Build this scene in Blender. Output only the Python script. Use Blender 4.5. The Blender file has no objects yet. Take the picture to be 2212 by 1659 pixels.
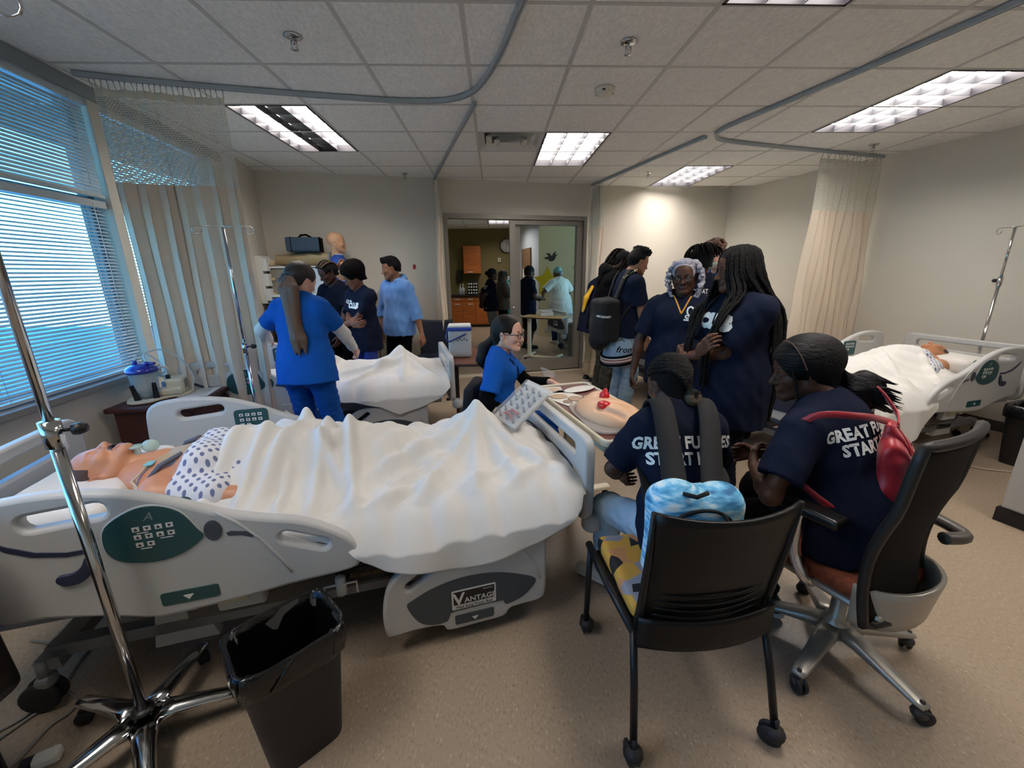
import bpy, bmesh, math, random
import numpy as np
from mathutils import Vector, Matrix, Euler
from mathutils.bvhtree import BVHTree
random.seed(7); RNG = np.random.RandomState(7)
S = bpy.context.scene
COL = S.collection
pi = math.pi
# ------------------------------------------------------------------ camera
CAMZ = 1.54
CEIL = 2.743
cd = bpy.data.cameras.new('camera'); cam = bpy.data.objects.new('camera', cd); COL.objects.link(cam)
cd.sensor_width = 36.0; cd.lens = 888.84 / 2212 * 36.0; cd.clip_start = 0.02; cd.clip_end = 200
cam.matrix_world = Matrix.Translation((0, 0, CAMZ)) @ Matrix.Rotation(-0.039, 4, 'Z') @ Matrix.Rotation(pi / 2 - 0.26625, 4, 'X') @ Matrix.Rotation(-0.01176, 4, 'Z')
S.camera = cam
# ------------------------------------------------------------------ world, exposure
S.view_settings.view_transform = 'Standard'; S.view_settings.look = 'None'
S.view_settings.gamma = 1.0; S.view_settings.use_curve_mapping = False
S.view_settings.exposure = 1.42
W = bpy.data.worlds.new('world'); S.world = W; W.use_nodes = True
nt = W.node_tree; nt.nodes.clear()
wo = nt.nodes.new('ShaderNodeOutputWorld'); bg = nt.nodes.new('ShaderNodeBackground')
tc = nt.nodes.new('ShaderNodeTexCoord'); sp = nt.nodes.new('ShaderNodeSeparateXYZ'); cr = nt.nodes.new('ShaderNodeValToRGB')
nt.links.new(tc.outputs['Generated'], sp.inputs[0]); nt.links.new(sp.outputs['Z'], cr.inputs[0])
cr.color_ramp.elements[0].position = 0.0; cr.color_ramp.elements[0].color = (0.42, 0.78, 0.92, 1)
cr.color_ramp.elements[1].position = 0.45; cr.color_ramp.elements[1].color = (0.05, 0.22, 0.62, 1)
e = cr.color_ramp.elements.new(0.10); e.color = (0.24, 0.60, 0.92, 1)
nt.links.new(cr.outputs[0], bg.inputs[0]); bg.inputs[1].default_value = 3.3
nt.links.new(bg.outputs[0], wo.inputs[0])
try:
    cy = S.cycles
    cy.max_bounces = 8; cy.diffuse_bounces = 5; cy.glossy_bounces = 2; cy.transmission_bounces = 3; cy.transparent_max_bounces = 10
    cy.caustics_reflective = False; cy.caustics_refractive = False; cy.sample_clamp_indirect = 3.0
    cy.use_adaptive_sampling = True; cy.adaptive_threshold = 0.03
except Exception:
    pass
# sky daylight portal in the window opening, and the tubes of the ceiling fixtures
def area(name, loc, sx, sy, power, col, rot=(0, 0, 0), portal=False, spread=pi):
    l = bpy.data.lights.new(name, 'AREA'); l.shape = 'RECTANGLE'; l.size = sx; l.size_y = sy
    l.energy = power; l.color = col; l.spread = spread
    o = bpy.data.objects.new(name, l); COL.objects.link(o); o.location = loc; o.rotation_euler = rot
    if portal: l.cycles.is_portal = True
    return o
GX0, GY0, GT = -0.127, 2.301, 0.61
LIGHTS = {  # fixture: min x, min y (0.61 x 1.22), lit tubes
    'A': (GX0 - 3 * GT, GY0 + 2 * GT), 'B': (GX0 + GT, GY0 + 3 * GT), 'C': (GX0 + 4 * GT, GY0 + 5 * GT),
    'D': (GX0 + 5 * GT, GY0 + GT), 'E': (GX0 + 2 * GT, GY0 - 2 * GT), 'F': (GX0 - 3 * GT, GY0 - 4 * GT), 'G': (GX0 + 5 * GT, GY0 - 4 * GT)}  # F and G are unseen fixtures, added for fill light
area('window_sky_portal', (-2.72, 2.0, 1.82), 3.6, 1.75, 1.0, (1, 1, 1), (0, -pi / 2, math.radians(5.9)), portal=True)
# ------------------------------------------------------------------ materials
def lin(c):
    if isinstance(c, str):
        c = tuple(int(c[i:i + 2], 16) / 255 for i in (0, 2, 4))
    return tuple((v / 12.92 if v <= 0.04045 else ((v + 0.055) / 1.055) ** 2.4) for v in c)
MATS = {}
def mat(name, col, rough=0.5, metal=0.0, bump=0.0, bscale=40.0, var=0.0, vscale=8.0, spec=0.5, col2=None, sheen=0.0, emit=None, estr=0.0, alpha=1.0, coords='Object', stretch=None, coat=0.0):
    if name in MATS: return MATS[name]
    m = bpy.data.materials.new(name); m.use_nodes = True; MATS[name] = m
    t = m.node_tree; b = t.nodes['Principled BSDF']
    c = lin(col); b.inputs['Base Color'].default_value = (*c, 1); b.inputs['Roughness'].default_value = rough
    b.inputs['Metallic'].default_value = metal; b.inputs['Specular IOR Level'].default_value = spec
    if sheen: b.inputs['Sheen Weight'].default_value = sheen
    if coat: b.inputs['Coat Weight'].default_value = coat
    if alpha < 1: b.inputs['Alpha'].default_value = alpha
    if emit is not None:
        b.inputs['Emission Color'].default_value = (*lin(emit), 1); b.inputs['Emission Strength'].default_value = estr
    if bump or var or col2:
        tcn = t.nodes.new('ShaderNodeTexCoord'); src = tcn.outputs[coords]
        if stretch:
            mp = t.nodes.new('ShaderNodeMapping'); mp.inputs['Scale'].default_value = stretch; t.links.new(src, mp.inputs[0]); src = mp.outputs[0]
        if var or col2:
            n = t.nodes.new('ShaderNodeTexNoise'); n.inputs['Scale'].default_value = vscale; n.inputs['Detail'].default_value = 5
            t.links.new(src, n.inputs['Vector'])
            r = t.nodes.new('ShaderNodeValToRGB'); t.links.new(n.outputs['Fac'], r.inputs[0])
            if col2: c2 = lin(col2)
            else: c2 = tuple(v * (1 - var) for v in c)
            r.color_ramp.elements[0].position = 0.35; r.color_ramp.elements[0].color = (*c2, 1)
            r.color_ramp.elements[1].position = 0.65; r.color_ramp.elements[1].color = (*c, 1)
            t.links.new(r.outputs[0], b.inputs['Base Color'])
        if bump:
            n = t.nodes.new('ShaderNodeTexNoise'); n.inputs['Scale'].default_value = bscale; n.inputs['Detail'].default_value = 4
            t.links.new(src, n.inputs['Vector'])
            bn = t.nodes.new('ShaderNodeBump'); bn.inputs['Strength'].default_value = bump; bn.inputs['Distance'].default_value = 0.01
            t.links.new(n.outputs['Fac'], bn.inputs['Height']); t.links.new(bn.outputs[0], b.inputs['Normal'])
    return m
def clear_mat(name, col, fac=0.8, rough=0.05):
    if name in MATS: return MATS[name]
    m = bpy.data.materials.new(name); m.use_nodes = True; MATS[name] = m
    t = m.node_tree; b = t.nodes['Principled BSDF']; out = t.nodes['Material Output']
    b.inputs['Base Color'].default_value = (*lin(col), 1); b.inputs['Roughness'].default_value = rough
    tr = t.nodes.new('ShaderNodeBsdfTransparent'); tr.inputs[0].default_value = (*[0.5 + 0.5 * v for v in lin(col)], 1)
    mx = t.nodes.new('ShaderNodeMixShader'); mx.inputs[0].default_value = fac
    t.links.new(b.outputs[0], mx.inputs[1]); t.links.new(tr.outputs[0], mx.inputs[2]); t.links.new(mx.outputs[0], out.inputs[0])
    return m
# ------------------------------------------------------------------ objects
def pane_mat(name, col, fac, rough=0.02):
    if name in MATS: return MATS[name]
    m = bpy.data.materials.new(name); m.use_nodes = True; MATS[name] = m
    t = m.node_tree; out = t.nodes['Material Output']; t.nodes.remove(t.nodes['Principled BSDF'])
    g = t.nodes.new('ShaderNodeBsdfGlossy'); g.inputs['Roughness'].default_value = rough
    tr = t.nodes.new('ShaderNodeBsdfTransparent'); tr.inputs[0].default_value = (*lin(col), 1); fr = t.nodes.new('ShaderNodeLayerWeight'); fr.inputs[0].default_value = 0.12
    ml = t.nodes.new('ShaderNodeMath'); ml.operation = 'MULTIPLY'; ml.inputs[1].default_value = fac; t.links.new(fr.outputs['Fresnel'], ml.inputs[0])
    mx = t.nodes.new('ShaderNodeMixShader'); t.links.new(ml.outputs[0], mx.inputs[0]); t.links.new(tr.outputs[0], mx.inputs[1]); t.links.new(g.outputs[0], mx.inputs[2]); t.links.new(mx.outputs[0], out.inputs[0])
    return m
def link(o, parent=None):
    COL.objects.link(o)
    if parent is not None: o.parent = parent
    return o
def tag(o, label=None, cat=None, group=None, kind=None):
    if label: o['label'] = label
    if cat: o['category'] = cat
    if group: o['group'] = group
    if kind: o['kind'] = kind
    return o
def thing(name, label, cat, loc=(0, 0, 0), rz=0.0, group=None, M=None):
    o = bpy.data.objects.new(name, None); COL.objects.link(o); o.empty_display_size = 0.05
    if M is not None: o.matrix_world = M
    else: o.location = loc; o.rotation_euler = (0, 0, rz)
    return tag(o, label, cat, group)
def mesh_obj(name, me, mats, parent=None, smooth=None):
    if not isinstance(mats, (list, tuple)): mats = [mats]
    for m in mats: me.materials.append(m)
    if smooth: me.shade_smooth()
    o = bpy.data.objects.new(name, me)
    return link(o, parent)
def np_mesh(name, V, F, mi=None, smooth=True):
    me = bpy.data.meshes.new(name); V = np.asarray(V, np.float32); F = np.asarray(F, np.int32)
    n, k = F.shape
    me.vertices.add(len(V)); me.vertices.foreach_set('co', V.ravel())
    me.loops.add(n * k); me.loops.foreach_set('vertex_index', F.ravel())
    me.polygons.add(n); me.polygons.foreach_set('loop_start', np.arange(0, n * k, k, dtype=np.int32))
    me.polygons.foreach_set('loop_total', np.full(n, k, np.int32))
    if mi is not None: me.polygons.foreach_set('material_index', np.asarray(mi, np.int32))
    me.polygons.foreach_set('use_smooth', np.full(n, smooth, bool))
    me.update(calc_edges=True); me.validate()
    return me
class MB:
    """Collects boxes, tubes, lathes and prisms into one mesh."""
    def __init__(s): s.v = []; s.f = []; s.sm = []
    def add(s, vs, fs, smooth=False):
        b = len(s.v); s.v += [tuple(map(float, v)) for v in vs]; s.f += [tuple(b + i for i in f) for f in fs]; s.sm += [smooth] * len(fs); return s
    def box(s, c, d, rot=None, taper=1.0):
        x, y, z = d[0] / 2, d[1] / 2, d[2] / 2
        vs = [Vector((sx * x * (taper if sz < 0 else 1), sy * y * (taper if sz < 0 else 1), sz * z)) for sz in (-1, 1) for sy in (-1, 1) for sx in (-1, 1)]
        if rot is not None: vs = [rot @ v for v in vs]
        vs = [v + Vector(c) for v in vs]
        return s.add(vs, [(0, 2, 3, 1), (4, 5, 7, 6), (0, 1, 5, 4), (2, 6, 7, 3), (0, 4, 6, 2), (1, 3, 7, 5)])
    def rbox(s, c, d, r=0.01, seg=2, rot=None):
        bm = bmesh.new(); bmesh.ops.create_cube(bm, size=1)
        bmesh.ops.scale(bm, vec=Vector(d), verts=bm.verts)
        bmesh.ops.bevel(bm, geom=bm.edges[:], offset=min(r, min(d) * 0.49), segments=seg, profile=0.5, affect='EDGES')
        if rot is not None: bmesh.ops.transform(bm, matrix=rot.to_4x4(), verts=bm.verts)
        bmesh.ops.translate(bm, vec=Vector(c), verts=bm.verts)
        bm.verts.index_update()
        s.add([v.co for v in bm.verts], [[v.index for v in f.verts] for f in bm.faces], False); bm.free(); return s
    def tube(s, pts, r, n=8, close=False, cap=True, sq=1.0):
        pts = [Vector(p) for p in pts]; m = len(pts)
        rr = r if isinstance(r, (list, tuple, np.ndarray)) else [r] * m
        rings = []; up = None
        for i, p in enumerate(pts):
            a = pts[(i - 1) % m] if (close or i > 0) else p; b = pts[(i + 1) % m] if (close or i < m - 1) else p
            t = (b - a).normalized() if (b - a).length > 1e-9 else Vector((0, 0, 1))
            if up is None: up = Vector((0, 0, 1)) if abs(t.z) < 0.9 else Vector((1, 0, 0))
            u = (up - t * up.dot(t))
            if u.length < 1e-6: u = t.orthogonal()
            u.normalize(); w = t.cross(u); up = u
            rings.append([p + (u * math.cos(2 * pi * k / n) * sq + w * math.sin(2 * pi * k / n)) * rr[i] for k in range(n)])
        vs = [v for q in rings for v in q]; fs = []
        for i in range(m if close else m - 1):
            j = (i + 1) % m
            for k in range(n):
                fs.append((i * n + k, i * n + (k + 1) % n, j * n + (k + 1) % n, j * n + k))
        if cap and not close: fs += [tuple(range(n))[::-1], tuple((m - 1) * n + k for k in range(n))]
        return s.add(vs, fs, True)
    def cyl(s, a, b, r, n=12, r2=None): return s.tube([a, b], [r, r if r2 is None else r2], n)
    def lathe(s, prof, c=(0, 0, 0), n=20, ax='Z'):
        vs = []; fs = []; m = len(prof)
        for r, h in prof:
            for k in range(n):
                x, y = r * math.cos(2 * pi * k / n), r * math.sin(2 * pi * k / n)
                v = (x, y, h) if ax == 'Z' else ((h, x, y) if ax == 'X' else (x, h, y))
                vs.append((v[0] + c[0], v[1] + c[1], v[2] + c[2]))
        for i in range(m - 1):
            for k in range(n):
                f = (i * n + k, i * n + (k + 1) % n, (i + 1) * n + (k + 1) % n, (i + 1) * n + k)
                fs.append(f if ax != 'Y' else f[::-1])
        if prof[0][0] > 1e-6: fs.append(tuple(range(n))[::-1])
        if prof[-1][0] > 1e-6: fs.append(tuple((m - 1) * n + k for k in range(n)))
        return s.add(vs, fs, True)
    def sphere(s, c, r, n=12, m=8):
        r = r if isinstance(r, (tuple, list)) else (r, r, r)
        vs = []; fs = []
        for i in range(m + 1):
            th = pi * i / m
            for k in range(n):
                ph = 2 * pi * k / n
                vs.append((c[0] + r[0] * math.sin(th) * math.cos(ph), c[1] + r[1] * math.sin(th) * math.sin(ph), c[2] - r[2] * math.cos(th)))
        for i in range(m):
            for k in range(n): fs.append((i * n + k, i * n + (k + 1) % n, (i + 1) * n + (k + 1) % n, (i + 1) * n + k))
        return s.add(vs, fs, True)
    def poly(s, pts, h0, h1, ax='Z', smooth=False):
        """prism: 2D outline extruded along ax ('Z': xy, 'Y': xz, 'X': yz)"""
        f3 = {'Z': lambda p, h: (p[0], p[1], h), 'Y': lambda p, h: (p[0], h, p[1]), 'X': lambda p, h: (h, p[0], p[1])}[ax]
        n = len(pts); vs = [f3(p, h0) for p in pts] + [f3(p, h1) for p in pts]
        return s.add(vs, [tuple(range(n))[::-1], tuple(range(n, 2 * n))] + [(i, (i + 1) % n, n + (i + 1) % n, n + i) for i in range(n)])
    def grid(s, P, smooth=True):
        a = len(P); b = len(P[0])
        return s.add([p for q in P for p in q], [(i * b + j, (i + 1) * b + j, (i + 1) * b + j + 1, i * b + j + 1) for i in range(a - 1) for j in range(b - 1)], smooth)
    def mesh(s, name='m', fix=True):
        me = bpy.data.meshes.new(name); me.from_pydata(s.v, [], s.f)
        me.polygons.foreach_set('use_smooth', s.sm)
        if fix:
            bm = bmesh.new(); bm.from_mesh(me); bmesh.ops.recalc_face_normals(bm, faces=bm.faces); bm.to_mesh(me); bm.free()
        return me
    def build(s, name, m, parent=None, **k):
        return mesh_obj(name, s.mesh(name, k.get('fix', True)), m, parent)
DG = None
def curve_mesh(name, loops, depth, bevel=0.004, res=2, cyclic=True, bres=2):
    """2D panel in XY with holes, extruded +-depth/2 in Z with rounded edges"""
    cu = bpy.data.curves.new(name, 'CURVE'); cu.dimensions = '2D'; cu.fill_mode = 'BOTH'
    cu.extrude = max(depth / 2 - bevel, 0.0005); cu.bevel_depth = bevel; cu.bevel_resolution = bres; cu.offset = -bevel
    for L in loops:
        sp = cu.splines.new('POLY'); sp.points.add(len(L) - 1)
        for i, p in enumerate(L): sp.points[i].co = (p[0], p[1], 0, 1)
        sp.use_cyclic_u = True
    o = bpy.data.objects.new(name, cu); COL.objects.link(o)
    dg = bpy.context.evaluated_depsgraph_get()
    me = bpy.data.meshes.new_from_object(o.evaluated_get(dg))
    COL.objects.unlink(o); bpy.data.objects.remove(o); bpy.data.curves.remove(cu)
    return me
def text_mesh(txt, size, depth=0.0, align='CENTER', spacing=1.0, bold=0.0, shear=0.0, line=1.0):
    cu = bpy.data.curves.new('text', 'FONT'); cu.body = txt; cu.size = size; cu.extrude = depth; cu.align_x = align; cu.align_y = 'CENTER'
    cu.space_character = spacing; cu.offset = bold; cu.resolution_u = 2; cu.shear = shear; cu.space_line = line
    o = bpy.data.objects.new('text', cu); COL.objects.link(o)
    dg = bpy.context.evaluated_depsgraph_get()
    me = bpy.data.meshes.new_from_object(o.evaluated_get(dg))
    COL.objects.unlink(o); bpy.data.objects.remove(o); bpy.data.curves.remove(cu)
    return me
def smooth_loop(pts, n=4):
    """Catmull-Rom closed smoothing of an outline"""
    out = []; m = len(pts)
    for i in range(m):
        p0, p1, p2, p3 = (np.array(pts[(i + k - 1) % m], float) for k in range(4))
        for t in np.linspace(0, 1, n, endpoint=False):
            out.append(tuple(0.5 * ((2 * p1) + (-p0 + p2) * t + (2 * p0 - 5 * p1 + 4 * p2 - p3) * t * t + (-p0 + 3 * p1 - 3 * p2 + p3) * t ** 3)))
    return out
def smooth_path(pts, n=6):
    out = []; m = len(pts)
    for i in range(m - 1):
        p0, p1, p2, p3 = (np.array(pts[min(max(i + k - 1, 0), m - 1)], float) for k in range(4))
        for t in np.linspace(0, 1, n, endpoint=False):
            out.append(tuple(0.5 * ((2 * p1) + (-p0 + p2) * t + (2 * p0 - 5 * p1 + 4 * p2 - p3) * t * t + (-p0 + 3 * p1 - 3 * p2 + p3) * t ** 3)))
    out.append(tuple(pts[-1])); return out
def rrect(x0, y0, x1, y1, r, n=4):
    out = []
    for cx, cy, a in ((x1 - r, y1 - r, 0), (x0 + r, y1 - r, 90), (x0 + r, y0 + r, 180), (x1 - r, y0 + r, 270)):
        for k in range(n + 1):
            t = math.radians(a + 90 * k / n); out.append((cx + r * math.cos(t), cy + r * math.sin(t)))
    return out
def slot(a, b, r, n=6):
    a = np.array(a, float); b = np.array(b, float); d = b - a; ang = math.atan2(d[1], d[0]); out = []
    for c, s in ((b, -90), (a, 90)):
        for k in range(n + 1):
            t = ang + math.radians(s + 180 * k / n); out.append((c[0] + r * math.cos(t), c[1] + r * math.sin(t)))
    return out
def copy_tree(o, parent=None):
    c = o.copy(); COL.objects.link(c); c.parent = parent
    for ch in o.children: copy_tree(ch, c)
    return c
def project_on(me, target, P, D, U, off=0.003, maxedge=0.012):
    """wrap a flat XY mesh (text, emblem) on a target mesh: P origin, D ray direction, U up (target local space)"""
    D = Vector(D).normalized(); U = (Vector(U) - D * Vector(U).dot(D)).normalized(); R = D.cross(U)
    bm = bmesh.new(); bm.from_mesh(me)
    for _ in range(3):
        es = [e for e in bm.edges if e.calc_length() > maxedge]
        if not es: break
        bmesh.ops.triangulate(bm, faces=bm.faces)
        bmesh.ops.subdivide_edges(bm, edges=[e for e in bm.edges if e.calc_length() > maxedge], cuts=1)
    bmesh.ops.triangulate(bm, faces=bm.faces)
    tm = target.data; tv = [v.co for v in tm.vertices]
    bvh = BVHTree.FromPolygons(tv, [tuple(p.vertices) for p in tm.polygons])
    bad = []
    for v in bm.verts:
        o = Vector(P) + R * v.co.x + U * v.co.y - D * 0.35
        hit, nrm, idx, dist = bvh.ray_cast(o, D)
        if hit is None: bad.append(v); v.co = Vector(P)
        else: v.co = hit - D * (off + max(v.co.z, 0))
    if bad: bmesh.ops.delete(bm, geom=bad, context='VERTS')
    out = bpy.data.meshes.new('print'); bm.to_mesh(out); bm.free(); return out
# ------------------------------------------------------------------ implicit surfaces (bodies, clothes, soft goods)
A3 = lambda *v: np.array(v, np.float64)
def unit(v):
    v = np.asarray(v, float); return v / max(np.linalg.norm(v), 1e-9)
def rotx(a): c, s = math.cos(a), math.sin(a); return np.array([[1, 0, 0], [0, c, -s], [0, s, c]])
def roty(a): c, s = math.cos(a), math.sin(a); return np.array([[c, 0, s], [0, 1, 0], [-s, 0, c]])
def rotz(a): c, s = math.cos(a), math.sin(a); return np.array([[c, -s, 0], [s, c, 0], [0, 0, 1]])
class SDF:
    def __init__(s): s.p = []
    def cone(s, a, b, ra, rb, k=0.02, m=0, sq=None, cut=None, sub=False):
        a = np.asarray(a, float); b = np.asarray(b, float); r = max(ra, rb)
        q = 1.0 if sq is None else max(1.0, sq[1])
        s.p.append(dict(t='c', a=a, b=b, ra=ra, rb=rb, k=k, m=m, sq=sq, cut=cut, sub=sub, lo=np.minimum(a, b) - r * q, hi=np.maximum(a, b) + r * q)); return s
    def ell(s, c, r, k=0.02, m=0, R=None, sub=False, cut=None):
        c = np.asarray(c, float); r = np.asarray(r, float) * np.ones(3); e = r if R is None else np.full(3, r.max())
        s.p.append(dict(t='e', c=c, r=r, k=k, m=m, R=R, sub=sub, cut=cut, lo=c - e, hi=c + e)); return s
    def box(s, c, h, rad=0.01, k=0.01, m=0, R=None, sub=False, cut=None):
        c = np.asarray(c, float); h = np.asarray(h, float); e = h + rad if R is None else np.full(3, np.linalg.norm(h) + rad)
        s.p.append(dict(t='b', c=c, h=h, rad=rad, k=k, m=m, R=R, sub=sub, cut=cut, lo=c - e, hi=c + e)); return s
    def chain(s, pts, rr, k=0.02, m=0, sq=None):
        for i in range(len(pts) - 1): s.cone(pts[i], pts[i + 1], rr[i], rr[i + 1], k, m, sq)
        return s
    def plane(s, o, n):
        s.p.append(dict(t='p', o=np.asarray(o, float), n=unit(n), sub=True, k=0)); return s
    def ev(s, p, X, Y, Z):
        if p['t'] == 'c':
            a, b = p['a'], p['b']; d = b - a; L = max(d @ d, 1e-12)
            px, py, pz = X - a[0], Y - a[1], Z - a[2]
            t = np.clip((px * d[0] + py * d[1] + pz * d[2]) / L, 0, 1)
            px = px - t * d[0]; py = py - t * d[1]; pz = pz - t * d[2]
            f = 1.0
            if p['sq'] is not None:
                ax, q = p['sq']; ax = unit(ax); w = px * ax[0] + py * ax[1] + pz * ax[2]; g = 1 / q - 1
                px = px + ax[0] * w * g; py = py + ax[1] * w * g; pz = pz + ax[2] * w * g; f = min(1.0, q)
            D = (np.sqrt(px * px + py * py + pz * pz) - (p['ra'] + (p['rb'] - p['ra']) * t)) * f
        elif p['t'] == 'e':
            px, py, pz = X - p['c'][0], Y - p['c'][1], Z - p['c'][2]
            if p['R'] is not None:
                R = p['R'].T
                px, py, pz = R[0, 0] * px + R[0, 1] * py + R[0, 2] * pz, R[1, 0] * px + R[1, 1] * py + R[1, 2] * pz, R[2, 0] * px + R[2, 1] * py + R[2, 2] * pz
            r = p['r']; k0 = np.sqrt((px / r[0]) ** 2 + (py / r[1]) ** 2 + (pz / r[2]) ** 2)
            k1 = np.sqrt((px / r[0] ** 2) ** 2 + (py / r[1] ** 2) ** 2 + (pz / r[2] ** 2) ** 2) + 1e-6
            D = k0 * (k0 - 1) / k1
        elif p['t'] == 'b':
            px, py, pz = X - p['c'][0], Y - p['c'][1], Z - p['c'][2]
            if p['R'] is not None:
                R = p['R'].T
                px, py, pz = R[0, 0] * px + R[0, 1] * py + R[0, 2] * pz, R[1, 0] * px + R[1, 1] * py + R[1, 2] * pz, R[2, 0] * px + R[2, 1] * py + R[2, 2] * pz
            qx, qy, qz = np.abs(px) - p['h'][0], np.abs(py) - p['h'][1], np.abs(pz) - p['h'][2]
            D = np.sqrt(np.maximum(qx, 0) ** 2 + np.maximum(qy, 0) ** 2 + np.maximum(qz, 0) ** 2) + np.minimum(np.maximum(qx, np.maximum(qy, qz)), 0) - p['rad']
        if p.get('cut'):
            for o, n in p['cut']:
                n = unit(n); D = np.maximum(D, (X - o[0]) * n[0] + (Y - o[1]) * n[1] + (Z - o[2]) * n[2])
        return D
    def mesh(s, vox, clip=None):
        pos = [p for p in s.p if not p['sub']]
        lo = np.min([p['lo'] for p in pos], 0) - 3 * vox; hi = np.max([p['hi'] for p in pos], 0) + 3 * vox
        if clip is not None: lo = np.maximum(lo, clip[0]); hi = np.minimum(hi, clip[1])
        n = np.ceil((hi - lo) / vox).astype(int) + 1
        ax = [(lo[i] + vox * np.arange(n[i])).astype(np.float32) for i in range(3)]
        D = np.full(n, 0.2, np.float32); Mt = np.zeros(n, np.int8); B = np.full(n, 9.0, np.float32)
        for p in s.p:
            if p['t'] == 'p':
                X, Y, Z = ax[0][:, None, None], ax[1][None, :, None], ax[2][None, None, :]
                o, nn = p['o'], p['n']; D = np.maximum(D, (X - o[0]) * nn[0] + (Y - o[1]) * nn[1] + (Z - o[2]) * nn[2]); continue
            mg = max(p['k'], 0.0) + 3 * vox
            i0 = np.clip(np.floor((p['lo'] - mg - lo) / vox).astype(int), 0, n); i1 = np.clip(np.ceil((p['hi'] + mg - lo) / vox).astype(int) + 1, 0, n)
            if (i1 <= i0).any(): continue
            sl = tuple(slice(a, b) for a, b in zip(i0, i1))
            d = s.ev(p, ax[0][sl[0]][:, None, None], ax[1][sl[1]][None, :, None], ax[2][sl[2]][None, None, :]).astype(np.float32)
            k = p['k']; cur = D[sl]
            if p['sub']:
                if k > 0: h = np.maximum(k - np.abs(-d - cur), 0) / k; D[sl] = np.maximum(cur, -d) + h * h * k * 0.25
                else: D[sl] = np.maximum(cur, -d)
                if p['m']:
                    w = np.abs(d) < 1.5 * vox; Mt[sl][w] = p['m']
            else:
                if k > 0: h = np.maximum(k - np.abs(d - cur), 0) / k; D[sl] = np.minimum(cur, d) - h * h * k * 0.25
                else: D[sl] = np.minimum(cur, d)
                w = d < B[sl]; B[sl] = np.where(w, d, B[sl]); Mt[sl][w] = p['m']
        ins = D < 0
        c = np.zeros(np.array(n) - 1, np.int8)
        for i in (0, 1):
            for j in (0, 1):
                for k in (0, 1): c += ins[i:n[0] - 1 + i, j:n[1] - 1 + j, k:n[2] - 1 + k]
        act = np.argwhere((c > 0) & (c < 8)); idx = np.full(c.shape, -1, np.int64); idx[tuple(act.T)] = np.arange(len(act))
        acc = np.zeros((len(act), 3)); cnt = np.zeros(len(act)); co = [(i, j, k) for i in (0, 1) for j in (0, 1) for k in (0, 1)]
        val = {q: D[act[:, 0] + q[0], act[:, 1] + q[1], act[:, 2] + q[2]].astype(np.float64) for q in co}
        for q in co:
            for a in range(3):
                if q[a] == 0:
                    r = list(q); r[a] = 1; r = tuple(r); va, vb = val[q], val[r]; cross = (va < 0) != (vb < 0)
                    t = np.where(cross, va / np.where(cross, va - vb, 1), 0)
                    pt = np.tile(np.array(q, float), (len(act), 1)); pt[:, a] += t
                    acc += pt * cross[:, None]; cnt += cross
        V = lo + (act + acc / np.maximum(cnt, 1)[:, None]) * vox
        F = []
        for a in range(3):
            b1, b2 = (a + 1) % 3, (a + 2) % 3
            s0 = [slice(None)] * 3; s1 = [slice(None)] * 3; s0[a] = slice(0, -1); s1[a] = slice(1, None)
            x0 = ins[tuple(s0)]; x1 = ins[tuple(s1)]; e = np.argwhere(x0 != x1)
            e = e[(e[:, b1] > 0) & (e[:, b2] > 0) & (e[:, b1] < n[b1] - 1) & (e[:, b2] < n[b2] - 1)]
            if not len(e): continue
            flip = x0[tuple(e.T)]
            q = []
            for d1, d2 in ((1, 1), (0, 1), (0, 0), (1, 0)):
                g = e.copy(); g[:, b1] -= d1; g[:, b2] -= d2; q.append(idx[tuple(g.T)])
            q = np.stack(q, 1); q[~flip] = q[~flip][:, ::-1]; F.append(q)
        F = np.concatenate(F); F = F[(F >= 0).all(1)]
        nv = act[F[:, 0]]; mi = Mt[nv[:, 0], nv[:, 1], nv[:, 2]]
        return V, F, mi
def wrinkle(V, F, amp, freq, seed=0, stretch=(1, 1, 1)):
    """displace along normals with a few directional waves: folds in cloth"""
    r = np.random.RandomState(seed); V = V.copy()
    fn = np.cross(V[F[:, 1]] - V[F[:, 0]], V[F[:, 2]] - V[F[:, 0]]); N = np.zeros_like(V)
    for k in range(4): np.add.at(N, F[:, k], fn)
    N /= np.maximum(np.linalg.norm(N, axis=1), 1e-9)[:, None]
    h = np.zeros(len(V)); Q = V * np.array(stretch)
    for i in range(7):
        d = unit(r.randn(3)) * freq * r.uniform(0.5, 1.8); w = unit(r.randn(3)) * freq * 0.6
        h += (1.0 - 1.9 * np.abs(np.sin(0.5 * (Q @ d + 1.8 * np.sin(Q @ w + r.uniform(0, 6)) + r.uniform(0, 6)))) if i % 2 else 0.8 * np.sin(Q @ d + r.uniform(0, 6))) / 5
    h = np.sign(h) * np.abs(h) ** 0.8
    return V + N * (h * amp)[:, None]
def sdf_obj(name, sd, vox, mats, parent=None, T=None, wr=None, clip=None):
    V, F, mi = sd.mesh(vox, clip)
    if wr: V = wrinkle(V, F, *wr)
    if T is not None: V = V @ T[:3, :3].T + T[:3, 3]
    me = np_mesh(name, V, F, mi if isinstance(mats, (list, tuple)) else None)
    return mesh_obj(name, me, mats, parent)
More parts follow.
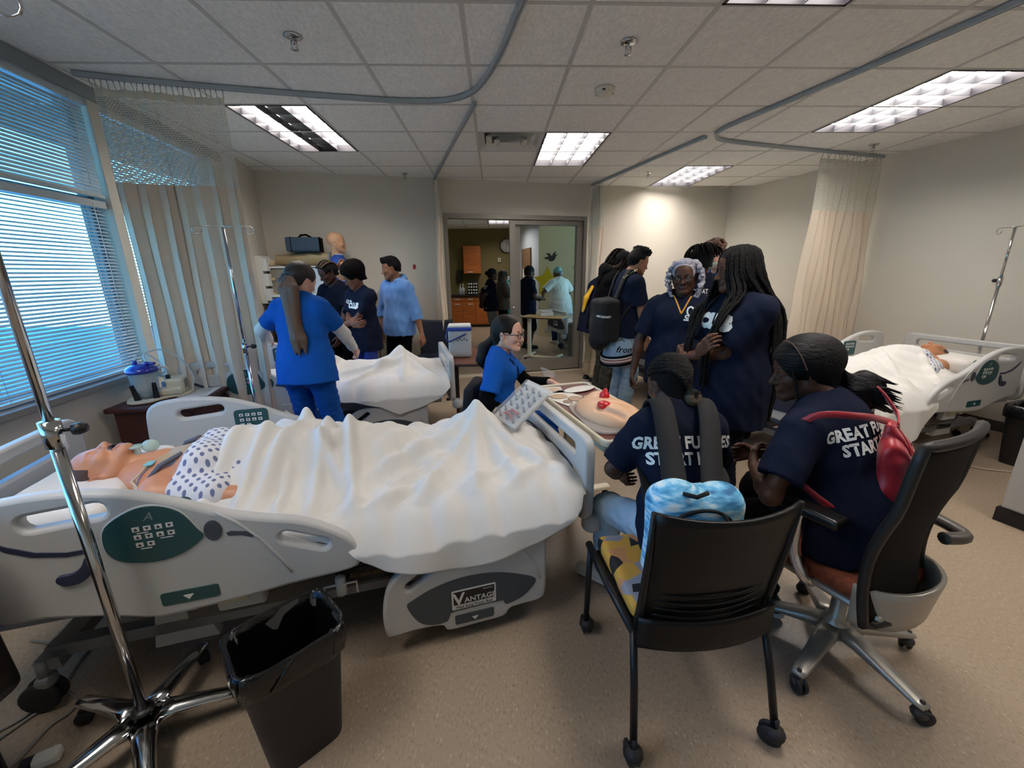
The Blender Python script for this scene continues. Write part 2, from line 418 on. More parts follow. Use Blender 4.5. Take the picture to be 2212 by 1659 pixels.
# ------------------------------------------------------------------ the room
LW0 = np.array([-2.633, 3.188]); LWD = unit([-0.1025, 0.9947]); LWN = np.array([LWD[1], -LWD[0]])
BW0 = np.array([-0.768, 5.993]); BWD = unit([2.229, 0.492]); BWN = np.array([BWD[1], -BWD[0]])
RW0 = np.array([3.80, 7.0]); RWD = unit([0.9, -3.05]); RWN = np.array([RWD[1], -RWD[0]])
def lw(s, n=0, z=0): p = LW0 + LWD * s + LWN * n; return (p[0], p[1], z)
def bw(s, n=0, z=0): p = BW0 + BWD * s + BWN * n; return (p[0], p[1], z)
def rw(s, n=0, z=0): p = RW0 + RWD * s - RWN * 0 + RWN * n; return (p[0], p[1], z)
M_WALL = mat('wall_paint', 'd6d0c2', 0.75, bump=0.05, bscale=120)
M_GREEN = mat('olive_paint', '75693f', 0.75)
M_BEIGE = mat('beige_paint', 'e3cfa6', 0.75)
M_ALU = mat('brushed_aluminium', '9a968e', 0.4, 0.6)
M_WHITE = mat('white_plastic', 'dcdcd6', 0.45)
M_TILE = mat('ceiling_tile_fissured', 'f4f4f0', 0.9, bump=0.3, bscale=55, col2='e4e4e0', vscale=70, stretch=(1.0, 0.45, 1))
M_GRID = mat('ceiling_grid_white', 'c4c4c0', 0.5)
M_PLEN = mat('plenum_dark', '6d6d6a', 0.9)
M_CHROME = mat('chrome', 'c9c9c9', 0.12, 1.0)
M_BLACK = mat('black_plastic', '141415', 0.45)
M_DKRUB = mat('dark_rubber', '1d1d1f', 0.6)
M_GREYP = mat('bed_grey_plastic', 'b9bab8', 0.42, spec=0.4)
def wallbox(a, b, z0, z1, thick, outn):
    """thin wall slab between plan points a, b (room face), thickness away from the room along outn"""
    a = np.array(a[:2]); b = np.array(b[:2]); o = np.array(outn) * thick
    q = [a, b, b + o, a + o]
    return MB().poly([tuple(p) for p in q], z0, z1)
def struct(name, mb, m, parent=None, kind='structure'):
    o = mb.build(name, m, parent) if isinstance(mb, MB) else mesh_obj(name, mb, m, parent)
    if parent is None: o['kind'] = kind
    return o
# floor: speckled sheet vinyl
fm = bpy.data.materials.new('floor_vinyl'); fm.use_nodes = True; t = fm.node_tree; b = t.nodes['Principled BSDF']
tcn = t.nodes.new('ShaderNodeTexCoord')
mp = t.nodes.new('ShaderNodeMapping'); mp.inputs['Scale'].default_value = (1.6, 0.8, 1); mp.inputs['Rotation'].default_value = (0, 0, 0.25); t.links.new(tcn.outputs['Object'], mp.inputs[0])
n1 = t.nodes.new('ShaderNodeTexNoise'); n1.inputs['Scale'].default_value = 75; n1.inputs['Detail'].default_value = 3; t.links.new(mp.outputs[0], n1.inputs['Vector'])
n2 = t.nodes.new('ShaderNodeTexNoise'); n2.inputs['Scale'].default_value = 1.2; t.links.new(tcn.outputs['Object'], n2.inputs['Vector'])
r1 = t.nodes.new('ShaderNodeValToRGB'); el = r1.color_ramp.elements
el[0].position = 0.28; el[0].color = (*lin('83735f'), 1); el[1].position = 0.74; el[1].color = (*lin('bfaf9a'), 1)
e = el.new(0.42); e.color = (*lin('9c8b77'), 1); e = el.new(0.62); e.color = (*lin('a08f7b'), 1)
t.links.new(n1.outputs[0], r1.inputs[0]); t.links.new(r1.outputs[0], b.inputs['Base Color'])
r2 = t.nodes.new('ShaderNodeValToRGB'); r2.color_ramp.elements[0].color = (0.28,) * 3 + (1,); r2.color_ramp.elements[1].color = (0.42,) * 3 + (1,)
t.links.new(n2.outputs[0], r2.inputs[0]); t.links.new(r2.outputs[0], b.inputs['Roughness']); b.inputs['Specular IOR Level'].default_value = 0.35
struct('floor', MB().box((1.5, 5.5, -0.05), (12, 15.5, 0.1)), fm)
# walls
cor_BL = (-2.842, 5.545); cor_BR = tuple(RW0)
struct('wall_left', MB(), M_WALL) if False else None
w = MB()
for (s0, s1, z0, z1) in ((-5.0, 1.62, 0, 0.865), (-5.0, 1.62, 2.69, 2.9), (0.0, 0.09, 0.865, 2.69), (1.46, 1.62, 0.865, 2.69)):
    k = wallbox(lw(s0), lw(s1), z0, z1, 0.16, -LWN); w.add(k.v, k.f)
struct('wall_left', w, M_WALL)
struct('wall_pillar', MB().poly([(-2.95, 4.80), (-2.69, 4.83), cor_BL, (-3.05, 5.55)], 0, 2.9), M_WALL)
D0, D1, DZ = 0.10, 2.215, 2.31
w = MB()
sL = (np.array(cor_BL) - BW0) @ BWD; sR = (np.array(cor_BR) - BW0) @ BWD
for (s0, s1, z0, z1) in ((sL - 0.2, D0, 0, 2.9), (D1, sR + 0.15, 0, 2.9), (D0, D1, DZ, 2.9)):
    k = wallbox(bw(s0), bw(s1), z0, z1, 0.14, -BWN); w.add(k.v, k.f)
struct('wall_back', w, M_WALL)
struct('wall_right', wallbox(rw(-0.1), rw(9.3), 0, 2.9, 0.12, -RWN if (RWN @ np.array([-1, 0])) > 0 else RWN), M_WALL)
struct('wall_front', wallbox((-3, -1.85), (6.6, -1.85), 0, 2.9, 0.12, (0, -1)), M_WALL)
struct('wall_far', wallbox((-3.2, 12.6), (0.66, 12.6), 0, 2.9, 0.1, (0, 1)), M_GREEN)
struct('wall_far_left', wallbox((-3.1, 5.6), (-3.1, 12.6), 0, 2.9, 0.1, (-1, 0)), M_BEIGE)
struct('wall_far_right', wallbox((1.06, 10.1), (3.6, 9.0), 0, 2.9, 0.1, unit((0.4, 0.92))), M_BEIGE)
M_DOORFR = mat('door_frame_pale_blue', 'b4bdc4', 0.5)
struct('wall_far_side', wallbox((0.66, 12.6), (1.06, 10.1), 0, 2.9, 0.1, unit((1, 0.16))), M_DOORFR)
M_BASE = mat('baseboard_vinyl', '4a443d', 0.6)
def base(name, a, b, nrm):
    a = np.array(a[:2]) ; b = np.array(b[:2]); n = np.array(nrm)
    struct(name, MB().poly([tuple(a), tuple(b), tuple(b + n * 0.008), tuple(a + n * 0.008)], 0.0, 0.1), M_BASE)
base('baseboard_back_left', bw(sL), bw(D0 - 0.03), BWN); base('baseboard_back_right', bw(D1 + 0.03), bw(sR), BWN)
rin = RWN if RWN @ np.array([-1, 0]) > 0 else -RWN
base('baseboard_right', rw(0), rw(9.2), rin); base('baseboard_left', lw(-5), lw(1.62), LWN)
# window 1 and 2: sill, frame, glass
M_SILL = mat('window_sill_grey', '8e8d86', 0.4)
M_FRAME = mat('window_frame_grey', '6f757a', 0.5)
M_GLASS = pane_mat('window_glass_tinted', 'd8f2fa', 0.6)
def wbox(s0, s1, z0, z1, n0, n1):
    return MB().poly([lw(s0, n0)[:2], lw(s1, n0)[:2], lw(s1, n1)[:2], lw(s0, n1)[:2]], z0, z1)
for nm, s0, s1 in (('window_1', -4.6, 0.0), ('window_2', 0.09, 1.46)):
    fr = MB()
    for (a, b2, z0, z1) in ((s0, s1, 0.865, 0.91), (s0, s1, 2.64, 2.69), (s0, s1, 2.00, 2.06), (s0, s0 + 0.05, 0.91, 2.64), (s1 - 0.05, s1, 0.91, 2.64)):
        k = wbox(a, b2, z0, z1, -0.16, -0.10); fr.add(k.v, k.f)
    wd = struct(nm, fr, M_FRAME)
    for z0, z1 in ((0.91, 2.0), (2.06, 2.64)):
        wbox(s0 + 0.05, s1 - 0.05, z0, z1, -0.135, -0.129).build('glass_pane', M_GLASS, wd)
struct('trim_1', wbox(-4.9, 1.5, 0.838, 0.872, -0.10, 0.035), M_SILL)
struct('trim_2', wbox(-4.9, 1.62, 2.66, CEIL, 0.0, 0.018), mat('curtain_head_grey', '8b9495', 0.5))
# outside: car park and far trees
struct('ground', MB().box((-32, 5, -4.05), (56, 90, 0.1)), mat('car_park_asphalt', 'b9bcb8', 0.9, var=0.3, vscale=0.3), None)
# blinds: every slat a part
M_SLAT = mat('blind_slat', 'c6cfd0', 0.4)
def blind(name, label, s0, s1, ztop, zbot, pitch, tilt, n0, seam=None):
    bl = thing(name, label, 'blind', lw((s0 + s1) / 2, n0, ztop), math.atan2(LWD[1], LWD[0]), 'venetian blinds')
    L = (s1 - s0) - 0.02
    MB().box((0, 0, -0.02), (L, 0.045, 0.045)).build('head_rail', M_SLAT, bl)
    n = int((ztop - 0.06 - zbot) / pitch)
    me = MB()
    w = 0.0125; prof = [(-w, -0.0015), (0, 0.0018), (w, -0.0015)]
    P = [[(x, y, z) for y, z in prof] for x in (-L / 2, L / 2)]
    sm = me.grid(P, False).mesh('slat', False); sm.materials.append(M_SLAT)
    for i in range(n):
        o = bpy.data.objects.new('slat', sm); link(o, bl); o.location = (0, 0, -0.06 - i * pitch); o.rotation_euler = (tilt + random.uniform(-.03, .03), random.uniform(-.0006, .0006), 0)
    MB().box((0, 0, -0.06 - n * pitch), (L, 0.026, 0.018)).build('bottom_rail', M_SLAT, bl)
    k = max(2, int(L / 0.9)); Lc = L - 0.3
    for i in range(k + 1):
        x = -Lc / 2 + Lc * i / k
        MB().cyl((x, 0.014, -0.03), (x, 0.014, -0.06 - n * pitch), 0.0012, 4).build('ladder_cord', M_SLAT, bl)
        MB().cyl((x, -0.014, -0.03), (x, -0.014, -0.06 - n * pitch), 0.0012, 4).build('ladder_cord', M_SLAT, bl)
    MB().tube([(L / 2 - 0.12, -0.03, -0.02), (L / 2 - 0.12, -0.034, -0.4), (L / 2 - 0.12, -0.032, -min(0.9, n * pitch))], 0.003, 6).build('tilt_wand', M_WHITE, bl)
    return bl
blind('venetian_blind', 'long lower venetian blind with open slats over the blue window', -4.55, -0.01, 2.03, 0.885, 0.0225, math.radians(30), -0.045)
blind('venetian_blind', 'long upper venetian blind with closed slats below the ceiling', -4.55, -0.01, 2.66, 2.045, 0.0215, math.radians(62), -0.03)
blind('venetian_blind', 'short lower venetian blind behind the mesh topped curtain', 0.10, 1.45, 2.03, 0.885, 0.0225, math.radians(20), -0.045)
blind('venetian_blind', 'short upper venetian blind seen through the curtain mesh', 0.10, 1.45, 2.66, 2.045, 0.0215, math.radians(62), -0.03)
# ceiling: plenum, grid bars, tiles
ceil_o = struct('ceiling', MB().box((1.5, 5.5, CEIL + 0.15), (12, 15.5, 0.04)), M_PLEN)
VENT = (GX0, GY0 + 3 * GT)
def inlight(x, y):
    for k, (a, b2) in LIGHTS.items():
        if a - 0.01 < x < a + GT and b2 - 0.01 < y < b2 + 2 * GT: return True
    if abs(x - VENT[0] - GT / 2) < 0.2 and abs(y - VENT[1] - GT / 2) < 0.2: return True
    if NLX - 0.01 < x < NLX + GT and NLY - 0.01 < y < NLY + 2 * GT: return True
    return False
NLX, NLY = GX0, GY0 + 13 * GT
tm = MB().box((0, 0, 0), (GT - 0.012, GT - 0.012, 0.015)).mesh('ceiling_tile'); tm.materials.append(M_TILE)
def inplan(x, y):
    if y > 6.6: return -3.3 < x < 2.6 and y < 12.9 and not (x > 1.5 and y > 10)
    l = LW0[0] + (y - LW0[1]) * LWD[0] / LWD[1] - 0.45; r = RW0[0] + (y - RW0[1]) * RWD[0] / RWD[1] + 0.45
    return l < x < r
tiles = []
for i in range(-6, 10):
    for j in range(-6, 18):
        x = GX0 + (i + 0.5) * GT; y = GY0 + (j + 0.5) * GT
        if inplan(x, y) and not inlight(x, y): tiles.append((x, y, i, j))
tiles.sort(key=lambda q: (q[0]) ** 2 + (q[1] - 3.5) ** 2)
for x, y, i, j in tiles[:296]:
    o = bpy.data.objects.new('ceiling_tile', tm); link(o, ceil_o); o.location = (x, y, CEIL + 0.0095 + random.uniform(-.0008, .0008)); o.rotation_euler = (random.uniform(-.001, .001), random.uniform(-.001, .001), pi * random.randint(0, 1))
rest = MB()
for x, y, i, j in tiles[296:]: rest.box((x, y, CEIL + 0.0095), (GT - 0.012, GT - 0.012, 0.015))
if rest.v: tag(rest.build('ceiling_tile_field', M_TILE, ceil_o), kind='stuff')
for i in range(-6, 11):
    MB().box((GX0 + i * GT, 5.4, CEIL + 0.001), (0.024, 15, 0.003)).build('grid_bar', M_GRID, ceil_o)
for j in range(-6, 19):
    MB().box((1.4, GY0 + j * GT, CEIL + 0.0012), (9.4, 0.024, 0.0024)).build('grid_bar', M_GRID, ceil_o)
# fluorescent troffers
M_TUBE = mat('lit_diffuser', 'ffffff', 0.5, emit='fff6ef', estr=7.8)
M_UNLIT = mat('unlit_diffuser', 'aebcc0', 0.35)
M_LOUV = mat('louver_blade', '55565a', 0.4)
M_EDGE = mat('troffer_edge_dark', '26242a', 0.5)
def troffer(label, x, y, dark_mid=False, ny=6, nx=3):
    o = thing('ceiling_light', label, 'light', (x + GT / 2, y + GT, CEIL), 0, 'recessed fluorescent ceiling lights')
    hw, hl = GT / 2 - 0.006, GT - 0.006
    fr = MB()
    for c, d in (((-hw + .008, 0, 0.03), (0.016, 2 * hl, 0.066)), ((hw - .008, 0, 0.03), (0.016, 2 * hl, 0.066)), ((0, -hl + .008, 0.03), (2 * hw, 0.016, 0.066)), ((0, hl - .008, 0.03), (2 * hw, 0.016, 0.066))): fr.box(c, d)
    fr.build('housing', M_EDGE, o)
    for i in range(nx):
        x0 = -hw + 0.016 + i * (2 * hw - 0.032) / nx; x1 = x0 + (2 * hw - 0.032) / nx
        MB().box(((x0 + x1) / 2, 0, 0.062), (x1 - x0, 2 * hl - 0.032, 0.006)).build('diffuser', M_UNLIT if (dark_mid and i == 1) else M_TUBE, o)
    for i in range(1, nx):
        MB().box((-hw + 0.016 + i * (2 * hw - 0.032) / nx, 0, 0.03), (0.006, 2 * hl - 0.03, 0.05)).build('louver_blade', M_LOUV, o)
    for j in range(1, ny):
        MB().box((0, -hl + 0.016 + j * (2 * hl - 0.032) / ny, 0.03), (2 * hw - 0.03, 0.005, 0.045)).build('louver_blade', M_LOUV, o)
    return o
troffer('ceiling light with a dark unlit middle strip, beside the window curtain', *LIGHTS['A'], dark_mid=True)
troffer('lit ceiling light beside the ceiling vent in front of the sliding door', *LIGHTS['B'])
troffer('small looking lit ceiling light close to the back right wall', *LIGHTS['C'])
troffer('large lit ceiling light near the right wall, inside the curtain track bend', *LIGHTS['D'])
troffer('lit ceiling light cut off by the top edge of the photo', *LIGHTS['E'])
troffer('lit ceiling light behind the camera over the near left of the room', *LIGHTS['F'])  # added fixture, out of view, lights the near left of the room
troffer('lit ceiling light behind the camera over the near right of the room', *LIGHTS['G'])  # extra unseen fixture put in to light the near right
troffer('lit ceiling light seen through the door in the next room', NLX, NLY)
troffer('lit ceiling light out of sight just beyond the sliding door', GX0 + GT, GY0 + 8 * GT)  # hidden fixture added to brighten the next room
o = troffer('lit ceiling light out of sight over the bed in the next room', GX0 + 3 * GT, GY0 + 9 * GT)
# ceiling vent
v = thing('ceiling_vent', 'square white stepped air diffuser in the ceiling beside a lit light', 'vent', (VENT[0] + GT / 2, VENT[1] + GT / 2, CEIL))
MB().box((0, 0, 0.10), (0.58, 0.58, 0.01)).build('duct_back', mat('vent_dark', '3a3a3c', 0.7), v)
for k, (r, z) in enumerate(((0.295, 0.0), (0.225, -0.012), (0.15, -0.022))):
    q = MB()
    for a in range(4):
        R = Matrix.Rotation(a * pi / 2, 3, 'Z')
        pts = [(-r, -r, z), (r, -r, z), (r - 0.055, -r + 0.055, z + 0.05), (-r + 0.055, -r + 0.055, z + 0.05)]
        q.add([R @ Vector(p) for p in pts], [(0, 1, 2, 3)])
    q.build('vent_ring', M_WHITE, v, fix=False)
MB().box((0, 0, -0.028), (0.19, 0.19, 0.006)).build('vent_plate', M_WHITE, v)
# sprinklers, smoke detector
def sprinkler(x, y, label):
    s = thing('sprinkler', label, 'sprinkler', (x, y, CEIL + 0.002), 0, 'ceiling sprinklers')
    MB().lathe([(0.0, -0.001), (0.046, -0.001), (0.046, -0.006), (0.034, -0.010), (0.0, -0.010)], n=20).build('escutcheon', M_CHROME, s)
    MB().cyl((0, 0, -0.008), (0, 0, -0.04), 0.007, 8).build('stem', M_CHROME, s)
    MB().tube([(0.012, 0, -0.02), (0.016, 0, -0.045), (0, 0, -0.062), (-0.016, 0, -0.045), (-0.012, 0, -0.02)], 0.003, 6).build('yoke', M_CHROME, s)
    MB().lathe([(0.0, -0.060), (0.02, -0.060), (0.02, -0.063), (0.0, -0.063)], n=14).build('deflector', M_CHROME, s)
sprinkler(-1.024, 2.602, 'chrome sprinkler in the near ceiling left of the curved curtain track')
sprinkler(0.761, 2.626, 'chrome sprinkler in the near ceiling right of the curved curtain track')
sprinkler(3.875, 4.502, 'sprinkler by the right wall above the right hand curtain')
sprinkler(-1.093, 5.724, 'small sprinkler by the back wall left of the sliding door')
sprinkler(1.997, 5.71, 'small sprinkler in front of the farthest ceiling light')
sd_ = thing('smoke_detector', 'round off-white smoke detector on the ceiling', 'detector', (0.785, 3.225, CEIL + 0.002))
MB().lathe([(0.0, 0), (0.07, 0), (0.07, -0.012), (0.058, -0.03), (0.045, -0.04), (0, -0.043)], n=24).build('body', mat('detector_cream', 'd8d5c4', 0.5), sd_)
for a in (0.2, 2.3, 4.4): MB().box((0.058 * math.cos(a), 0.058 * math.sin(a), -0.024), (0.012, 0.02, 0.01), Matrix.Rotation(a, 3, 'Z')).build('slot', M_BLACK, sd_)
# curtain tracks on the ceiling
M_TRACK = mat('curtain_track_aluminium', 'a9b3b8', 0.4, 0.25)
def track(label, pts, n=5):
    P = [(x, y, 2.726) for x, y in smooth_path(pts, n)]
    m = MB(); hw = 0.014; hh = 0.013; rings = []
    for i, p in enumerate(P):
        a = Vector(P[max(i - 1, 0)]); b2 = Vector(P[min(i + 1, len(P) - 1)]); d = (b2 - a).normalized(); s = Vector((-d.y, d.x, 0))
        rings.append([Vector(p) + s * hw * q[0] + Vector((0, 0, hh * q[1])) for q in ((-1, 1), (-1, -1), (-.3, -1), (-.3, -.5), (.3, -.5), (.3, -1), (1, -1), (1, 1))])
    k = 8
    m.add([v for r in rings for v in r], [(i * k + j, i * k + (j + 1) % k, (i + 1) * k + (j + 1) % k, (i + 1) * k + j) for i in range(len(P) - 1) for j in range(k)] + [tuple(range(k)), tuple((len(P) - 1) * k + j for j in range(k))])
    o = m.build('curtain_track', M_TRACK); tag(o, label, 'curtain track', 'ceiling curtain tracks'); return o
track('curved ceiling curtain track around the front left bed', [(-2.52, 3.0), (-2.14, 3.11), (-1.44, 3.26), (-0.75, 3.385), (-0.43, 3.40), (-0.24, 3.35), (-0.09, 3.19), (0.05, 2.78), (0.16, 2.24), (0.36, 1.3), (0.5, 0.6)])
track('straight ceiling curtain track running to the left of the sliding door', [(-0.11, 3.43), (-0.43, 4.66), (-0.755, 5.95)])
track('curved ceiling curtain track around the right hand bed', [(2.75, 1.0), (2.50, 2.1), (2.30, 2.95), (2.12, 3.62), (2.03, 3.98), (2.07, 4.17), (2.26, 4.33), (3.0, 4.55), (4.36, 4.90)])
track('short straight ceiling curtain track running to the right of the sliding door', [(1.99, 4.2), (1.73, 5.27), (1.44, 6.42)])
# privacy curtains
M_FAB = mat('curtain_fabric_cream', 'dccdb8', 0.85, bump=0.15, bscale=260, sheen=0.2)
nm_ = bpy.data.materials.new('curtain_net'); nm_.use_nodes = True; t = nm_.node_tree; b = t.nodes['Principled BSDF']; b.inputs['Base Color'].default_value = (*lin('dcd8c8'), 1); b.inputs['Roughness'].default_value = 0.8
uvn = t.nodes.new('ShaderNodeUVMap'); bt = t.nodes.new('ShaderNodeTexBrick'); bt.inputs['Scale'].default_value = 1.0
bt.inputs['Brick Width'].default_value = 0.020; bt.inputs['Row Height'].default_value = 0.0125; bt.inputs['Mortar Size'].default_value = 0.0032; bt.inputs['Mortar Smooth'].default_value = 0.1
t.links.new(uvn.outputs[0], bt.inputs['Vector']); inv = t.nodes.new('ShaderNodeMath'); inv.operation = 'MULTIPLY'; inv.inputs[1].default_value = 1.0
t.links.new(bt.outputs['Fac'], inv.inputs[0]); t.links.new(inv.outputs[0], b.inputs['Alpha'])
M_BAND = mat('curtain_heading_tape', 'd2ccb9', 0.8)
def curtain(label, path, folds, amp, znet, zbot, hooks=12, ztop=2.655, flare=1.0, seed=1):
    r = np.random.RandomState(seed)
    path = np.array(path, float); seg = np.linalg.norm(np.diff(path, axis=0), axis=1); cum = np.r_[0, np.cumsum(seg)]; L = cum[-1]
    o = thing('privacy_curtain', label, 'curtain', (path[0][0], path[0][1], 0), 0, 'privacy curtains')
    ns = folds * 10 + 1; ss = np.linspace(0, L, ns); ph = np.cumsum(r.uniform(0.6, 1.4, ns)); ph = ph / ph[-1] * folds * 2 * pi
    am = amp * (0.7 + 0.5 * np.interp(ss, np.linspace(0, L, 9), r.uniform(0, 1, 9)))
    cx = np.interp(ss, cum, path[:, 0]); cy_ = np.interp(ss, cum, path[:, 1])
    dx = np.gradient(cx); dy = np.gradient(cy_); q = np.hypot(dx, dy); nx, ny = -dy / q, dx / q; tx, ty = dx / q, dy / q
    def row(z):
        f = (ztop - z) / (ztop - zbot); g = 0.55 + 0.6 * f; lat = am * np.sin(ph + 0.5 * f * np.sin(ss * 9)) * g; lon = am * 0.55 * np.sin(2 * ph) * g
        wob = 0.012 * np.sin(z * 5 + ss * 13)
        cxm, cym = cx.mean(), cy_.mean(); fl = 1 + (flare - 1) * f
        return np.stack([(cx - cxm) * fl + cxm + nx * (lat + wob) + tx * lon - path[0][0], (cy_ - cym) * fl + cym + ny * (lat + wob) + ty * lon - path[0][1], np.full(ns, z)], 1)
    X0 = row(1.5); arc = np.r_[0, np.cumsum(np.linalg.norm(np.diff(X0, axis=0), axis=1))]
    def sheet(name, zs, m):
        P = [row(z) for z in zs]; V = np.concatenate(P); nz = len(zs)
        F = [(i * ns + j, (i + 1) * ns + j, (i + 1) * ns + j + 1, i * ns + j + 1) for i in range(nz - 1) for j in range(ns - 1)]
        me = np_mesh(name, V, F); uv = me.uv_layers.new(name='UVMap'); F = np.array(F)
        U = np.stack([np.tile(arc, nz), np.repeat(zs, ns)], 1); uv.data.foreach_set('uv', U[F.ravel()].astype(np.float32).ravel())
        return mesh_obj(name, me, m, o)
    sheet('net_panel', np.linspace(ztop, znet, 8), nm_)
    sheet('heading_tape', np.linspace(ztop + 0.012, ztop - 0.03, 3), M_BAND)
    sheet('fabric_panel', np.linspace(znet, zbot, 22), M_FAB)
    R = row(ztop + 0.01)
    for k in np.linspace(0, ns - 1, hooks).astype(int):
        p = R[k]; hx = np.interp(ss[k], cum, path[:, 0]) - path[0][0]; hy = np.interp(ss[k], cum, path[:, 1]) - path[0][1]
        MB().tube([tuple(p), (p[0] * .5 + hx * .5, p[1] * .5 + hy * .5, ztop + 0.035), (hx, hy, ztop + 0.062)], 0.003, 5).build('hook', M_CHROME, o)
    return o
curtain('cream curtain with mesh top gathered by the window blinds', [(-2.46, 3.03), (-2.12, 3.12), (-1.76, 3.20)], 7, 0.028, 2.13, 0.12, 24, seed=3)
curtain('narrow gathered curtain on the left of the sliding door', [(-0.70, 5.72), (-0.735, 5.84), (-0.755, 5.93)], 6, 0.05, 2.20, 0.15, 8, flare=1.6, seed=4)
curtain('gathered curtain on the right of the sliding door', [(1.52, 6.10), (1.48, 6.25), (1.45, 6.38)], 7, 0.075, 2.14, 0.15, 8, flare=1.2, seed=5)
curtain('wide gathered curtain against the right wall', [(3.50, 4.68), (3.9, 4.80), (4.33, 4.90)], 9, 0.05, 2.15, 0.15, 16, flare=1.25, seed=6)
# sliding glass door
M_DGLASS = pane_mat('door_glass', 'ffffff', 0.5)
dr = MB()
def dbox(s0, s1, z0, z1, n0, n1):
    return MB().poly([bw(s0, n0)[:2], bw(s1, n0)[:2], bw(s1, n1)[:2], bw(s0, n1)[:2]], z0, z1)
for a in ((D0, D1, 2.255, 2.315, -0.15, 0.012), (D0, D0 + 0.05, 0, 2.255, -0.15, 0.012), (D1 - 0.05, D1, 0, 2.255, -0.15, 0.012)):
    k = dbox(*a); dr.add(k.v, k.f)
door = struct('door_1', dr, M_ALU)
def leaf(name, s0, s1, n0, n1, st=0.085, bot=0.17):
    lf = MB()
    for a in ((s0, s0 + st, 0.03, 2.25), (s1 - st, s1, 0.03, 2.25), (s0 + st, s1 - st, 0.03, 0.03 + bot), (s0 + st, s1 - st, 2.19, 2.25)):
        k = dbox(*a, n0, n1); lf.add(k.v, k.f)
    l = lf.build(name, M_ALU, door)
    dbox(s0 + st, s1 - st, 0.03 + bot, 2.19, (n0 + n1) / 2 - 0.004, (n0 + n1) / 2 + 0.004).build('glass_pane', M_DGLASS, l)
    return l
leaf('fixed_leaf', 1.12, D1 - 0.05, -0.12, -0.075); l2 = leaf('sliding_leaf', 1.03, D1 - 0.06, -0.06, -0.015)
p = bw(1.072, 0.0, 1.02); MB().lathe([(0.0, 0), (0.02, 0), (0.018, 0.012), (0, 0.014)], n=14, ax='Y').build('lock_knob', M_CHROME, l2).location = (p[0], p[1] - 0.03, p[2])
struct('trim_3', dbox(D0, D1, 0, 0.012, -0.15, 0.02), mat('threshold_pale', 'c9bda6', 0.4))
# ------------------------------------------------------------------ people
def skin_mat(name, col, rough=0.5): return mat('skin_' + name, col, rough, bump=0.04, bscale=220, spec=0.3)
M_EYEW = mat('eye_white', 'e6e2dc', 0.25); M_IRIS = mat('iris_dark', '1c120d', 0.2)
M_BROW = mat('brow_dark', '17110e', 0.8); M_HAIRB = mat('hair_black', '141112', 0.68, bump=0.8, bscale=110, stretch=(1, 1, 0.18), spec=0.15)
def solve_ik(a, c, l1, l2, hint):
    a = np.asarray(a, float); c = np.asarray(c, float); d = c - a; D = np.linalg.norm(d)
    if D > (l1 + l2) * 0.998: c = a + d / D * (l1 + l2) * 0.998; d = c - a; D = np.linalg.norm(d)
    u = d / D; x = (l1 * l1 - l2 * l2 + D * D) / (2 * D); h = math.sqrt(max(l1 * l1 - x * x, 0))
    w = np.asarray(hint, float); w = w - u * (w @ u); w = unit(w)
    return a + u * x + w * h, c
def head_sdf(g, tag_face=True, mouth='closed', lids=True, jaw=1.0, thin=1.0):
    """head in its own frame: centre between the ears, +Y face, +Z crown; about 0.23 high"""
    g.ell((0, -0.014, 0.034), (0.074, 0.094, 0.084), 0.0)
    g.ell((0, 0.022, -0.030), (0.058 * jaw, 0.066, 0.080), 0.04)
    g.ell((0, 0.046, 0.040), (0.056, 0.042, 0.050), 0.03)
    for sx in (-1, 1):
        g.cone((sx * 0.052 * jaw, 0.0, -0.055), (sx * 0.016, 0.070, -0.100), 0.022, 0.017, 0.03)
        g.ell((sx * 0.036, 0.062, -0.028), (0.026, 0.024, 0.022), 0.03)
        g.cone((sx * 0.014, 0.084, 0.014), (sx * 0.046, 0.072, 0.014), 0.010, 0.009, 0.018)
    g.ell((0, 0.076, -0.100), (0.018, 0.016, 0.015), 0.02)
    for sx in (-1, 1): g.ell((sx * 0.031, 0.098, -0.003), (0.020, 0.018, 0.013), 0.016, sub=True)
    g.cone((0, 0.086, 0.004), (0, 0.110, -0.036), 0.008, 0.0115, 0.012)
    for sx in (-1, 1): g.ell((sx * 0.012, 0.098, -0.040), (0.0085, 0.010, 0.0075), 0.008)
    if lids:
        for sx in (-1, 1): g.ell((sx * 0.031, 0.0775, -0.003), (0.0165, 0.0125, 0.0115), 0.006)
    if mouth == 'open':
        g.ell((0, 0.088, -0.066), (0.024, 0.014, 0.018), 0.012)
        g.ell((0, 0.100, -0.068), (0.017, 0.030, 0.0105), 0.006, sub=True, m=2)
        g.cone((-0.016, 0.092, -0.083), (0.016, 0.092, -0.083), 0.006, 0.006, 0.006, 1)
        g.cone((-0.014, 0.095, -0.054), (0.014, 0.095, -0.054), 0.0045, 0.0045, 0.006, 1)
    else:
        g.ell((0, 0.084, -0.064), (0.026, 0.012, 0.015), 0.014)
        g.cone((-0.018, 0.088, -0.061), (0.018, 0.088, -0.061), 0.0055, 0.0055, 0.006, 1)
        g.cone((-0.014, 0.089, -0.071), (0.014, 0.089, -0.071), 0.0068, 0.0068, 0.006, 1)
        g.cone((-0.024, 0.101, -0.0655), (0.024, 0.101, -0.0655), 0.0022, 0.0022, 0.003, 1, sub=True)
    for sx in (-1, 1):
        R = roty(sx * 0.25) @ rotz(-sx * 0.35)
        g.ell((sx * 0.078, -0.010, -0.012), (0.008, 0.020, 0.031), 0.008, R=R)
        g.ell((sx * 0.086, -0.004, -0.010), (0.005, 0.010, 0.017), 0.005, R=R, sub=True)
        g.ell((sx * 0.074, -0.004, -0.036), (0.007, 0.009, 0.010), 0.008)
    return g
